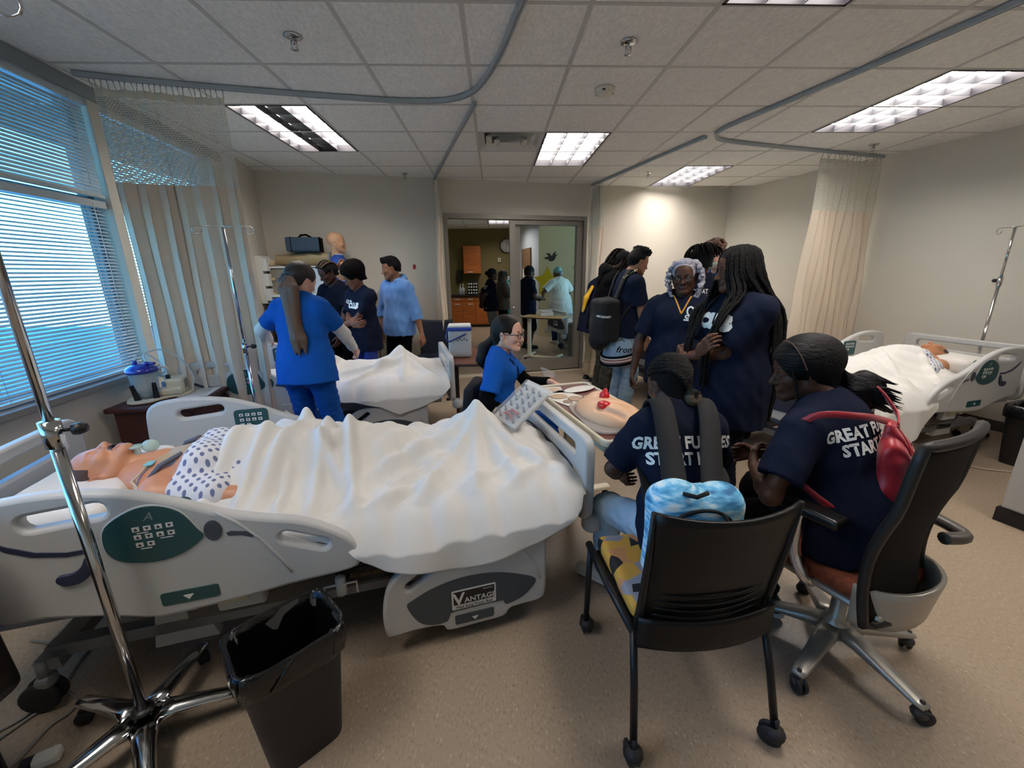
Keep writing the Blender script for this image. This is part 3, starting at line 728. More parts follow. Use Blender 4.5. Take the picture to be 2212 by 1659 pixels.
def hand_sdf(g, w, d, nrm, side, u=1.0, curl=0.5, spread=0.12, point=False, thumb=0.5):
    """hand at wrist w: d fingers' direction, nrm palm normal, side +1 when the thumb lies along cross(nrm, d)"""
    d = unit(d); nrm = unit(np.asarray(nrm, float) - d * (np.asarray(nrm, float) @ d)); s = np.cross(nrm, d) * side
    L = 0.095 * u
    for k, (o, ln) in enumerate(((0.030, 0.074), (0.010, 0.082), (-0.010, 0.076), (-0.029, 0.060))):
        a = w + s * o * 0.55 * u + d * 0.008 * u; b = w + s * o * u + d * (L - abs(o) * 0.25) * u
        g.cone(a, b, 0.0145 * u, 0.0105 * u, 0.012)
        c = 0.12 if (point and k == 0) else curl * (1 + 0.12 * k); p = b; ang = c * 0.7; f = d + s * o * spread * 6
        r = 0.0092 * u
        for q, fr in enumerate((0.46, 0.30, 0.24)):
            dd = unit(unit(f) * math.cos(ang) + nrm * math.sin(ang)); e = p + dd * ln * fr * u
            g.cone(p, e, r, r * 0.9, 0.004); r *= 0.9; p = e; ang += c
    a = w + s * 0.018 * u + d * 0.018 * u; b = w + s * 0.044 * u + d * 0.05 * u + nrm * 0.012 * u
    g.cone(a, b, 0.0155 * u, 0.0115 * u, 0.014)
    e = b + unit(d * 0.9 + s * 0.25 + nrm * thumb) * 0.032 * u; g.cone(b, e, 0.0108 * u, 0.0095 * u, 0.005)
    f = e + unit(d * 0.9 - s * 0.1 + nrm * (thumb + 0.3)) * 0.024 * u; g.cone(e, f, 0.0092 * u, 0.008 * u, 0.004)
    return g
class Person:
    """A posed figure: body (one mesh) plus clothes, hair, shoes. Local frame: +Y the way it faces, +Z up, origin on the floor."""
    def __init__(s, label, loc, rz, h=1.65, skin=None, lean=0.0, side=0.0, twist=0.0, bw=1.0, bd=1.0, head=(0, 0, 0), neckf=0.25, sit=None, feet=None, hands=None, elbows=None,
                 knees=None, fine=0.0045, vox=0.009, mouth='closed', open_eyes=False, lips=None, bust=0.0, belly=0.0, hair_m=None, name='person', headz=1.0, hips=1.0):
        s.u = u = h / 1.70; s.bw = bw; s.bd = bd; s.fine = fine; s.vox = vox; s.skin = skin; s.bust = bust; s.belly = belly; s.hips = hips
        s.root = thing(name, label, 'person', loc, rz); s.hm = hair_m or M_HAIRB
        s.pel = A3(0, 0, 0.925 * u) if sit is None else A3(0, 0, sit + 0.115 * u)
        s.sit = sit
        sd = rotx(-lean) @ roty(side) @ A3(0, 0, 1); lx = A3(math.cos(twist), math.sin(twist), 0); lx = unit(lx - sd * (lx @ sd)); fx = np.cross(sd, lx)
        s.sd, s.lx, s.fx = sd, lx, fx
        if sit is None: s.pel = s.pel - A3(0, 0.10 * math.sin(lean) * u, 0)
        s.chest = s.pel + sd * 0.33 * u; s.nb = s.pel + sd * 0.515 * u
        s.sh = {k: s.nb - sd * 0.075 * u + lx * k * 0.168 * u * bw for k in (-1, 1)}
        s.nd = unit(sd + fx * neckf); s.hc = s.nb + s.nd * 0.150 * u + fx * 0.018 * u
        s.HR = rotz(head[0]) @ rotx(-head[1]) @ roty(head[2]); s.hs = u ** 0.5 * headz
        s.hip = {k: s.pel + lx * k * 0.092 * u * hips - A3(0, 0, 0.02 * u) for k in (-1, 1)}
        ft = feet or {}; s.ank = {}; s.knee = {}
        for k in (-1, 1):
            if sit is None: dflt = A3(k * 0.10 * u, 0.0, 0.085 * u)
            else: dflt = A3(k * 0.11 * u, 0.42 * u, 0.085 * u)
            a = A3(*ft[k]) if k in ft else dflt
            hint = A3(0, 1, 0.3) if sit is None else A3(k * 0.1, 0.5, 1)
            if knees and k in knees: hint = A3(*knees[k])
            s.knee[k], s.ank[k] = solve_ik(s.hip[k], a, 0.425 * u, 0.405 * u, hint)
        hd = hands or {}; eb = elbows or {}; s.wr = {}; s.el = {}
        for k in (-1, 1):
            t = A3(*hd[k]) if k in hd else s.sh[k] + A3(k * 0.07, 0.05, -0.53) * u
            e = A3(*eb[k]) if k in eb else A3(k * 0.5, -0.8, -0.2)
            s.el[k], s.wr[k] = solve_ik(s.sh[k], t, 0.285 * u, 0.255 * u, e)
        s.mouth = mouth; s.open = open_eyes; s.lips = lips or skin; s.hand_kw = {}
        s.T = np.eye(4); s.T[:3, :3] = s.HR * s.hs; s.T[:3, 3] = s.hc
    def H(s, p): return s.hc + s.HR @ (np.asarray(p, float) * s.hs)
    def torso(s, g, off=0.0, top=True, waist=1.0, k=0.05):
        u, bw, bd = s.u, s.bw, s.bd; q = (s.fx, 0.70 * bd)
        g.cone(s.pel + s.sd * 0.0, s.pel + s.sd * 0.10 * u, 0.158 * u * bw * s.hips + off, 0.146 * u * bw + off, k, sq=(s.fx, 0.72 * bd))
        g.cone(s.pel + s.sd * 0.10 * u, s.chest - s.sd * 0.04 * u, 0.140 * u * bw * waist + off, 0.148 * u * bw + off, k, sq=q)
        g.cone(s.chest - s.sd * 0.04 * u, s.nb - s.sd * 0.13 * u, 0.150 * u * bw + off, 0.142 * u * bw + off, k, sq=q)
        g.cone(s.sh[-1] + s.lx * 0.03, s.sh[1] - s.lx * 0.03, 0.058 * u + off, 0.058 * u + off, 0.05)
        for kk in (-1, 1): g.cone(s.nb + s.lx * kk * 0.03 * u, s.sh[kk] - s.lx * kk * 0.03 + s.sd * 0.01, 0.05 * u + off * .6, 0.045 * u + off * .6, 0.05)
        if s.bust:
            for kk in (-1, 1): g.ell(s.chest + s.sd * 0.035 * u + s.fx * 0.075 * u * bd + s.lx * kk * 0.075 * u * bw, np.array((0.075, 0.06, 0.07)) * u * s.bust + off, 0.05)
        if s.belly: g.ell(s.pel + s.sd * 0.14 * u + s.fx * 0.05 * u, np.array((0.14, 0.10 * s.belly, 0.15)) * u + off, 0.06)
        return g
    def body(s, legs=False, hands=True, arms=(-1, 1), feet=False):
        u = s.u; parts = []
        g = SDF(); s.torso(g, -0.022)
        g.cone(s.nb - s.sd * 0.05 * u, s.H((0, -0.012, -0.055)), 0.060 * u, 0.050 * u, 0.04)
        for k in arms:
            g.ell(s.sh[k], 0.050 * u, 0.03)
            g.cone(s.sh[k], s.el[k], 0.047 * u, 0.037 * u, 0.03)
            m = s.el[k] * 0.72 + s.wr[k] * 0.28
            g.cone(s.el[k], m, 0.037 * u, 0.038 * u, 0.02); g.cone(m, s.wr[k], 0.038 * u, 0.0245 * u, 0.02, sq=None)
        for k in (-1, 1):
            if legs:
                g.cone(s.hip[k], s.knee[k], 0.078 * u, 0.052 * u, 0.03)
                m = s.knee[k] * 0.68 + s.ank[k] * 0.32
                g.cone(s.knee[k], m, 0.050 * u, 0.052 * u, 0.02); g.cone(m, s.ank[k], 0.052 * u, 0.034 * u, 0.02)
        V, F, mi = g.mesh(s.vox); parts.append((V, F, mi * 0))
        g = SDF(); head_sdf(g, mouth=s.mouth, lids=not s.open)
        Ri = s.HR.T / s.hs; nbh = Ri @ (s.nb + s.sd * 0.005 - s.hc)
        g.cone((0, -0.018, -0.045), nbh, 0.050, 0.056 * u / s.hs, 0.03)
        V, F, mi = g.mesh(s.fine); V = V @ (s.HR * s.hs).T + s.hc; parts.append((V, F, mi))
        if hands:
            for k in arms:
                g = SDF(); kw = dict(s.hand_kw.get(k, {})); fd = unit(s.wr[k] - s.el[k])
                d = A3(*kw.pop('d')) if 'd' in kw else fd; nr = A3(*kw.pop('n')) if 'n' in kw else A3(-k, 0.1, 0)
                d = unit(d); side = kw.pop('side', None)
                if side is None: side = 1 if k < 0 else -1
                g.cone(s.wr[k] - fd * 0.05 * u, s.wr[k], 0.0275 * u, 0.0245 * u, 0.015, sq=None)
                hand_sdf(g, s.wr[k], d, nr, side, u, **kw)
                V, F, mi = g.mesh(max(s.fine * 0.9, 0.0035)); parts.append((V, F, mi * 0))
        VV = []; FF = []; MM = []; n = 0
        for V, F, mi in parts: VV.append(V); FF.append(F + n); MM.append(mi); n += len(V)
        me = np_mesh('body', np.concatenate(VV), np.concatenate(FF), np.concatenate(MM))
        s.bo = mesh_obj('body', me, [s.skin, s.lips, mat('mouth_dark', '2a0f10', 0.5)], s.root)
        if s.open:
            for sx in (-1, 1):
                e = MB(); e.sphere((0, 0, 0), 0.0135, 14, 10); o = e.build('eye', [M_EYEW, M_IRIS], s.root)
                for p in o.data.polygons:
                    c = p.center
                    if c.normalized().y > 0.86: p.material_index = 1
                o.matrix_basis = Matrix(np.vstack([np.hstack([s.HR * s.hs, s.H((sx * 0.031, 0.0755, -0.003))[:, None]]), [0, 0, 0, 1]]).tolist())
            g = SDF()
            for sx in (-1, 1):
                g.cone((sx * 0.031 - 0.015, 0.0765, 0.0035), (sx * 0.031 + 0.015, 0.0765, 0.0035), 0.0115, 0.0115, 0, cut=[((0, 0, 0.0025), (0, 0, -1))])
                g.cone((sx * 0.031 - 0.013, 0.0755, -0.011), (sx * 0.031 + 0.013, 0.0755, -0.011), 0.009, 0.009, 0, cut=[((0, 0, -0.0095), (0, 0, 1))])
            sdf_obj('eyelid', g, 0.002, s.skin, s.root, s.T)
        return s
    def brows(s, m=None, dz=0.0):
        b = MB()
        for sx in (-1, 1):
            b.tube([s.H((sx * x, y, z + dz)) for x, y, z in ((0.014, 0.0935, 0.019), (0.028, 0.091, 0.0235), (0.040, 0.083, 0.0235), (0.049, 0.073, 0.018))], [0.0022, 0.0034, 0.003, 0.0014], 6)
        b.build('eyebrow', m or M_BROW, s.root); return s
    def glasses(s, m, ry=0.024, rx=0.027):
        b = MB()
        for sx in (-1, 1):
            P = [s.H((sx * 0.032 + rx * math.cos(t), 0.108 - 0.006 * abs(math.cos(t)), -0.006 + ry * math.sin(t) * (1 if math.sin(t) < 0 else 0.85))) for t in np.linspace(0, 2 * pi, 22, endpoint=False)]
            b.tube(P, 0.0022, 6, close=True)
            b.tube([s.H((sx * 0.058, 0.102, 0.004)), s.H((sx * 0.078, 0.07, 0.004)), s.H((sx * 0.084, -0.005, 0.002)), s.H((sx * 0.082, -0.02, -0.012))], 0.0024, 6)
        b.tube([s.H((-0.007, 0.106, -0.004)), s.H((0, 0.113, 0.0)), s.H((0.007, 0.106, -0.004))], 0.002, 6)
        o = b.build('glasses', m, s.root)
        l = MB()
        for sx in (-1, 1):
            P = [s.H((sx * 0.032 + rx * .96 * math.cos(t), 0.106 - 0.006 * abs(math.cos(t)), -0.006 + ry * .96 * math.sin(t) * (1 if math.sin(t) < 0 else 0.85))) for t in np.linspace(0, 2 * pi, 18, endpoint=False)]
            l.add(P, [tuple(range(18))])
        l.build('lens', pane_mat('spectacle_lens', 'f4f4f4', 0.35), o, fix=False); return s
    def shirt(s, m, hem=0.06, sleeve=0.55, loose=0.012, waist=1.0, neck='crew', name='shirt', arms=(-1, 1), cuff=None, wr=(0.0065, 62), flare=0.0, sl_r=None, longm=None, hood=False):
        u = s.u; g = SDF(); s.torso(g, loose, waist=waist)
        hb = s.pel - s.sd * hem * u
        if s.sit is not None: hb = s.pel - s.sd * min(hem, 0.10) * u
        g.cone(s.pel + s.sd * 0.04 * u, hb - s.sd * 0.05, 0.176 * u * s.bw * s.hips + loose + 0.004, 0.176 * u * s.bw * s.hips + loose + 0.006 + flare, 0.05, sq=(s.fx, 0.80 * s.bd))
        g.plane(hb, -s.sd)
        sl = sleeve if isinstance(sleeve, dict) else {-1: sleeve, 1: sleeve}
        for k in arms:
            f = sl[k]; r0 = (sl_r or 0.060) * u + loose * 0.4
            if f <= 1.0:
                e = s.sh[k] + (s.el[k] - s.sh[k]) * f; d = unit(s.el[k] - s.sh[k])
                g.cone(s.sh[k], e + d * 0.05, r0, r0 * 0.98 + 0.004, 0.035, cut=[(e, d)])
            else:
                g.cone(s.sh[k], s.el[k], r0, r0 * 0.84, 0.035)
                e = s.el[k] + (s.wr[k] - s.el[k]) * (f - 1); d = unit(s.wr[k] - s.el[k])
                g.cone(s.el[k], e + d * 0.05, r0 * 0.84, r0 * 0.84 + (0.0 if f < 1.6 else -0.018 * u) , 0.02, cut=[(e, d)])
        up = s.nd
        if neck in ('crew', 'v', 'polo'):
            a = s.nb + up * 0.0 * u; g.cone(s.nb - s.sd * 0.012 * u + s.fx * 0.012, s.nb + up * 0.14 * u + s.fx * 0.02, 0.066 * u, 0.085 * u, 0.012, sub=True)
        if neck in ('v', 'polo'):
            dep = 0.14 if neck == 'v' else 0.11
            top = s.nb + s.fx * 0.10 * u * s.bd + up * 0.03 * u; bot = s.nb - s.sd * dep * u + s.fx * 0.135 * u * s.bd
            for kk in (-1, 0, 1): g.cone(top + s.lx * kk * 0.035 * u, bot, 0.030 * u, 0.006 * u, 0.008, sub=True)
        V, F, mi = g.mesh(s.vox)
        V = wrinkle(V, F, wr[0], wr[1], hash(len(s.root.name)) % 99 + int(abs(s.root.location.x) * 100), (1, 1, 0.75))
        s.so = mesh_obj(name, np_mesh(name, V, F), m, s.root)
        if hood:
            hg = SDF(); R = 0.10 * u
            P = [s.nb + s.lx * math.sin(t) * R * 1.05 - s.fx * math.cos(t) * R * 0.95 + up * (0.012 + 0.012 * math.cos(t)) * u + s.fx * 0.01 for t in np.linspace(-2.3, 2.3, 10)]
            hg.chain(P, [0.018, .022, .028, .034, .038, .038, .034, .028, .022, .018], 0.02)
            hg.cone(P[4], s.nb - s.fx * 0.13 * u - s.sd * 0.12 * u, 0.05 * u, 0.03 * u, 0.05, sq=(s.fx, 0.6))
            sdf_obj('hood', hg, s.vox, m, s.root, wr=(0.004, 30))
        return s
    def sleeves(s, m, f0=0.3, f1=1.93, r=0.046, name='undersleeve', arms=(-1, 1)):
        u = s.u
        for k in arms:
            g = SDF(); a = s.sh[k] + (s.el[k] - s.sh[k]) * f0; d = unit(s.wr[k] - s.el[k]); e = s.el[k] + (s.wr[k] - s.el[k]) * (f1 - 1)
            g.cone(a, s.el[k], r * u + .004, r * u, 0.02); g.cone(s.el[k], e + d * 0.04, r * u, r * u * 0.74, 0.02, cut=[(e, d)])
            sdf_obj(name, g, s.vox, m, s.root, wr=(0.004, 45, 3 + k))
        return s
    def pants(s, m, length=1.0, r=(0.088, 0.066, 0.058), name='trousers', top=0.10, wr=(0.006, 55), k=0.045):
        u = s.u; g = SDF(); b = s.hips * s.bw
        g.ell(s.pel + A3(0, 0, 0.005 * u) - s.fx * 0.012 * u, np.array((0.165 * b, 0.138 * s.bd, 0.125)) * u, 0.05)
        for kk in (-1, 1): g.ell(s.pel + s.lx * kk * 0.075 * u * b - s.fx * 0.055 * u - A3(0, 0, 0.035 * u), np.array((0.085, 0.085, 0.095)) * u, 0.05)
        for kk in (-1, 1):
            if length <= 0.55:
                f = length / 0.5; e = s.hip[kk] + (s.knee[kk] - s.hip[kk]) * f; d = unit(s.knee[kk] - s.hip[kk])
                g.cone(s.hip[kk], e + d * 0.05, r[0] * u, r[1] * u, k, cut=[(e, d)])
            else:
                g.cone(s.hip[kk], s.knee[kk], r[0] * u, r[1] * u, k)
                f = (length - 0.5) / 0.5; e = s.knee[kk] + (s.ank[kk] - s.knee[kk]) * f; d = unit(s.ank[kk] - s.knee[kk])
                g.cone(s.knee[kk], e + d * 0.05, r[1] * u, r[2] * u, 0.03, cut=[(e, d)])
        g.plane(s.pel + s.sd * top * u, s.sd)
        V, F, mi = g.mesh(s.vox); V = wrinkle(V, F, wr[0], wr[1], 5, (1, 1, 1.3))
        s.po = mesh_obj(name, np_mesh(name, V, F), m, s.root); return s
    def shoes(s, m, sole=None, dirs=None, tall=0.0, name='shoe'):
        u = s.u
        for k in (-1, 1):
            a = s.ank[k]; d = unit(A3(*dirs[k])) if dirs and k in dirs else unit(A3(k * 0.2, 1, 0)); w = np.cross(d, A3(0, 0, 1)); up = np.cross(w, d)
            o = a - up * 0.085 * u; g = SDF()
            g.cone(o - d * 0.05 * u + up * .04 * u, o + d * 0.15 * u + up * 0.034 * u, 0.036 * u, 0.036 * u, 0.02, sq=None, cut=[(o + up * 0.020, -up)])
            g.cone(o - d * 0.02 * u + up * .05 * u, a + up * (0.01 + tall) * u - d * 0.005, 0.036 * u, 0.042 * u, 0.03)
            g.cone(o + up * 0.07 * u, o + d * 0.11 * u + up * 0.045 * u, 0.034 * u, 0.028 * u, 0.02)
            sh = sdf_obj(name, g, 0.007, m, s.root)
            g = SDF(); g.cone(o - d * 0.055 * u + up * .012, o + d * 0.155 * u + up * 0.012, 0.038 * u, 0.040 * u, 0.0, cut=[(o + up * 0.022, up), (o + up * 0.001, -up)])
            sdf_obj('sole', g, 0.006, sole or m, sh)
        return s
    # ---- hair
    def cap(s, thick=0.010, m=None, name='hair', low=-0.05, back=0.0, front=0.0, vox=None, extra=None, wr=None, mats=None):
        g = SDF(); t = thick
        g.ell((0, -0.016, 0.034), (0.074 + t, 0.094 + t, 0.084 + t), 0)
        g.cone((0, -0.045, 0.0), (0, -0.055, low), 0.060 + t, 0.045 + t, 0.03)
        g.ell((0, 0.110, -0.036 + front), (0.080, 0.090, 0.104), 0.012, sub=True)
        for sx in (-1, 1):
            g.ell((sx * 0.088, 0.022, -0.030), (0.036, 0.036, 0.052), 0.01, sub=True)
        g.plane((0, 0, low), (0, 0.25, -1))
        if extra: extra(g)
        return sdf_obj(name, g, vox or s.fine * 1.1, mats or m or s.hm, s.root, s.T, wr=wr)
    def strand(s, pts, r, m=None, name='braid', n=6, bumpy=True, parent=None, rings=None):
        P = smooth_path([tuple(p) for p in pts], rings or 6); rr = r if isinstance(r, list) else [r * (1.0 + (0.22 * (i % 2) if bumpy else 0)) * (1.0 if i < len(P) * 0.8 else 0.75) for i in range(len(P))]
        if isinstance(r, list): rr = list(np.interp(np.linspace(0, 1, len(P)), np.linspace(0, 1, len(r)), r))
        return MB().tube(P, rr, n).build(name, m or s.hm, parent or s.root, fix=False)
    def put(s, me, name, m, P, D, U, target, off=0.004):
        """print a flat mesh on a garment"""
        return mesh_obj(name, project_on(me, target, P, D, U, off), m, target)
# ------------------------------------------------------------------ the people in the room
SK_DARK = skin_mat('dark', '4a2e22'); SK_DEEP = skin_mat('deep', '3a241b'); SK_BROWN = skin_mat('brown', '7a4f3b'); SK_TAN = skin_mat('tan', '9a6b50')
SK_FAIR = skin_mat('fair', 'd9a892'); SK_MED = skin_mat('medium', '5d3a2b')
LIP_D = mat('lips_dark', '4e2724', 0.4); LIP_F = mat('lips_rose', 'b56a62', 0.4); LIP_B = mat('lips_brown', '7d4a40', 0.4)
NAVY = mat('navy_cotton', '181d2e', 0.9, bump=0.35, bscale=13, spec=0.08)
NAVY2 = mat('navy_dark_cotton', '11141f', 0.9, bump=0.3, bscale=13, spec=0.08)
ROYAL = mat('royal_blue_scrub', '0f55ac', 0.85, spec=0.2, bump=0.35, bscale=13)
ROYAL2 = mat('royal_blue_trousers', '0c4a98', 0.85, spec=0.2, bump=0.35, bscale=12)
WHITEC = mat('white_cotton', 'd9dad6', 0.85, bump=0.1, bscale=250)
BLACKC = mat('black_cotton', '08080a', 0.92, bump=0.35, bscale=14, spec=0.08)
PRINT = mat('white_print', 'e6e6e2', 0.7)
SHOE_B = mat('black_shoe', '111111', 0.5); SHOE_W = mat('white_shoe', 'd6d4cc', 0.6)
def back_print(p, txt, size, up=0.0, bold=0.002, sx=0.80):
    me = text_mesh(txt, size, 0.0, spacing=1.04, bold=bold, line=0.95); me.transform(Matrix.Diagonal((sx, 1, 1, 1)))
    P = p.chest + p.sd * (0.05 + up) * p.u
    return p.put(me, 'back_print', PRINT, P, p.fx, p.sd, p.so)
# 1 nurse seen from behind at the far bed
p = Person('person in royal blue scrubs with a long ponytail, back turned to us', (-1.36, 2.96, 0), -0.16, 1.62, SK_FAIR, lean=0.12, side=-0.05, head=(-0.45, 0.40, 0.05),
           hands={-1: (-0.50, 0.30, 1.03), 1: (0.16, 0.40, 0.95)}, elbows={-1: (-0.9, -0.1, -0.5), 1: (0.9, -0.3, -0.5)}, feet={-1: (-0.11, -0.02, 0.085), 1: (0.12, 0.02, 0.085)}, lips=LIP_F, hips=1.05)
p.hand_kw = {-1: dict(d=(-0.75, 0.55, -0.1), n=(0, -0.2, -1), point=True, curl=0.8)}
p.body().brows(); p.shirt(ROYAL, hem=0.10, sleeve=0.62, loose=0.022, neck='v', name='scrub_top', flare=0.02)
p.sleeves(WHITEC, 0.4, 1.9, 0.050); p.pants(ROYAL2, 1.02, (0.098, 0.078, 0.072), 'scrub_trousers'); p.shoes(SHOE_W)
HB = mat('hair_dark_brown', '231814', 0.5, bump=0.5, bscale=120, stretch=(1, 1, 0.2)); HL = mat('hair_ombre_blond', '5f4633', 0.55, bump=0.6, bscale=120, stretch=(1, 1, 0.15))
p.hm = HB; p.cap(0.014, low=-0.075)
sc_ = SDF()
for a in np.linspace(0, 2 * pi, 9, endpoint=False): sc_.ell((0.02 + 0.030 * math.cos(a), -0.135 + 0.01 * math.sin(3 * a), -0.045 + 0.026 * math.sin(a)), 0.015, 0.008)
sdf_obj('scrunchie', sc_, 0.005, mat('grey_scrunchie', '56565c', 0.7), p.root, p.T)
tl = SDF(); B = p.H((0.01, -0.125, -0.045)); B = B + A3(0.03, 0, 0); tp = [B, B + A3(0.03, -0.05, -0.06), B + A3(0.05, -0.075, -0.17), B + A3(0.075, -0.11, -0.28), B + A3(0.10, -0.14, -0.39), B + A3(0.115, -0.155, -0.50)]
for dx in (-0.02, 0.0, 0.022):
    tl.chain([q + A3(dx * (1 + .6 * math.sin(i * 1.7)), 0.004 * i * (dx > 0), 0.02 * abs(dx) * 30 * (i == 5)) for i, q in enumerate(tp)], [0.026, 0.034, 0.036, 0.034, 0.026, 0.008], 0.012, m=1)
sdf_obj('ponytail', tl, 0.007, [HB, HL], p.root, wr=(0.005, 60, 4, (1, 1, 0.25)))
e_ = MB(); e_.sphere(p.H((0.083, -0.004, -0.042)), 0.006, 8, 6); e_.build('earring', mat('pearl', 'e8e2d8', 0.2), p.root)
# 2 girl with tied braids behind the far bed
p = Person('person with dark and blond tied braids in a black tee, half hidden by others', (-1.82, 4.98, 0), 2.75, 1.68, SK_DARK, lean=0.12, head=(-0.35, 0.45, 0), hands={-1: (-0.24, 0.34, 0.80), 1: (0.2, 0.3, 0.9)}, elbows={-1: (-0.6, -0.6, 0)}, lips=LIP_D)
p.body().brows(); p.shirt(NAVY2, hem=0.12, sleeve=0.72, loose=0.018); p.pants(BLACKC); p.shoes(SHOE_B); p.cap(0.012)
HG = mat('hair_golden_braid', '5c4128', 0.6)
for i in range(11):
    x = -0.06 + 0.012 * i; p.strand([p.H((x, 0.07, 0.085)), p.H((x * 1.25, 0.02, 0.128 - abs(x) * .4)), p.H((x * 1.2, -0.06, 0.115 - abs(x) * .3)), p.H((x * .5, -0.12, 0.04)), p.H((x * .4, -0.125, -0.03))], 0.0085, HG if i % 3 == 0 else M_HAIRB)
# 3 boy with afro, arms crossed
p = Person('person with a round afro and folded arms in a navy tee with white club print', (-1.44, 4.62, 0), 2.50, 1.62, SK_BROWN, lean=0.04, head=(-0.45, 0.45, 0), hands={1: (-0.13, 0.225, 1.02), -1: (0.12, 0.25, 0.98)}, elbows={1: (0.55, 0.15, -1), -1: (-0.55, 0.15, -1)}, lips=LIP_B, vox=0.008)
p.hand_kw = {1: dict(n=(0, -1, 0.2), curl=0.5, d=(-1, -0.1, 0.15)), -1: dict(n=(0, -1, 0.1), curl=0.5, d=(1, -0.15, 0.1))}
p.body().brows(); p.shirt(NAVY, hem=0.17, sleeve=0.74, loose=0.02, sl_r=0.066); p.pants(mat('blue_shorts', '16307e', 0.8), 1.0); p.shoes(SHOE_B)
def afro(g): g.ell((0, -0.030, 0.070), (0.126, 0.134, 0.112), 0.02); g.ell((0, 0.135, -0.036), (0.088, 0.098, 0.118), 0.015, sub=True)
p.cap(0.02, mat('hair_afro', '100c0b', 0.95, bump=1.0, bscale=160, spec=0.1), low=-0.055, extra=afro, wr=(0.004, 130, 2))
me = text_mesh('CLUB', 0.072, bold=0.006); p.put(me, 'shirt_print', PRINT, p.chest + p.sd * 0.02 - p.lx * 0.03, -p.fx, p.sd, p.so)
me = text_mesh('the', 0.030, bold=0.002); p.put(me, 'shirt_print', PRINT, p.chest + p.sd * 0.068 + p.lx * 0.02, -p.fx, p.sd, p.so)
kn = MB()
for k in range(4): kn.v and None; kn.tube([(math.cos(t) * 0.012 + k * 0.013 - 0.02, math.sin(t) * 0.018 - 0.004 * k, 0) for t in np.linspace(0.3, 5.2, 9)], 0.0035, 4)
p.put(kn.mesh(), 'shirt_print', PRINT, p.chest + p.sd * 0.062 + p.lx * 0.075, -p.fx, p.sd, p.so)
# 4 boy in light blue hoodie
SKYB = mat('light_blue_fleece', '5f8fce', 0.9, bump=0.15, bscale=200, sheen=0.3)
p = Person('person with short black hair in a light blue hoodie and black trousers', (-1.14, 4.98, 0), 2.52, 1.71, SK_TAN, head=(-0.75, 0.15, 0), hands={-1: (-0.30, -0.06, 0.84), 1: (0.26, 0.05, 0.86)}, elbows={-1: (-1, -0.4, 0), 1: (1, -0.4, 0)}, lips=LIP_B, vox=0.008)
p.body().brows(); p.shirt(SKYB, hem=0.10, sleeve=1.35, loose=0.026, name='hoodie', wr=(0.008, 50), sl_r=0.066, hood=True); p.pants(BLACKC, 1.0, (0.094, 0.074, 0.066)); p.shoes(SHOE_B)
def fade(g): g.ell((0, 0.0, 0.085), (0.072, 0.088, 0.050), 0.02); g.box((0, 0.03, 0.098), (0.045, 0.05, 0.012), 0.02, 0.02)
p.cap(0.004, low=-0.03, extra=fade)
# 5 seated nurse with glasses
p = Person('seated person in royal blue scrubs over black sleeves with glasses and a low ponytail', (0.0, 2.82, 0), -1.72, 1.53, SK_FAIR, lean=0.06, head=(-0.28, 0.05, 0), sit=0.44, headz=1.04, open_eyes=True,
           hands={-1: (0.02, 0.38, 0.80), 1: (0.20, 0.16, 0.60)}, elbows={-1: (-0.6, -0.2, -0.8), 1: (0.5, -0.8, -0.3)}, feet={-1: (-0.12, 0.40, 0.085), 1: (0.12, 0.40, 0.085)}, lips=LIP_F, vox=0.008, fine=0.004, bust=0.9)
p.hand_kw = {-1: dict(d=(0.1, 1, -0.25), n=(0.3, 0, -1), curl=0.7)}
p.body().brows(mat('brow_brown', '2a1c16', 0.8)).glasses(mat('spectacle_frame_dark', '2b2f3c', 0.3)); p.shirt(ROYAL, hem=0.10, sleeve=0.72, loose=0.014, neck='v', name='scrub_top', sl_r=0.066)
p.sleeves(BLACKC, 0.4, 1.95, 0.049); p.pants(ROYAL2, 1.0, (0.098, 0.075, 0.07), 'scrub_trousers'); p.shoes(SHOE_B)
p.hm = mat('hair_near_black', '110c0b', 0.5, spec=0.25, bump=0.5, bscale=120, stretch=(1, 0.2, 1)); p.cap(0.012, low=-0.065)
tl = SDF(); B = p.H((0, -0.115, -0.055)); tl.chain([p.H((0, -0.09, -0.03)), B, B + A3(0.0, -0.06, -0.06), B + A3(0.02, -0.075, -0.14), B + A3(0.03, -0.06, -0.20)], [0.03, 0.026, 0.04, 0.042, 0.012], 0.02)
sdf_obj('ponytail', tl, 0.007, p.hm, p.root, wr=(0.004, 60, 4, (1, 1, .3)))
lan = MB(); lan.tube([p.nb + p.lx * q * p.u + p.fx * f + p.sd * z for q, f, z in ((-0.085, 0.03, 0.005), (-0.07, 0.10, -0.05), (-0.03, 0.145, -0.17), (0.0, 0.17, -0.24), (0.03, 0.145, -0.17), (0.07, 0.10, -0.05), (0.085, 0.03, 0.005))], 0.004, 6)
lan.build('lanyard', BLACKC, p.root)
P5 = p
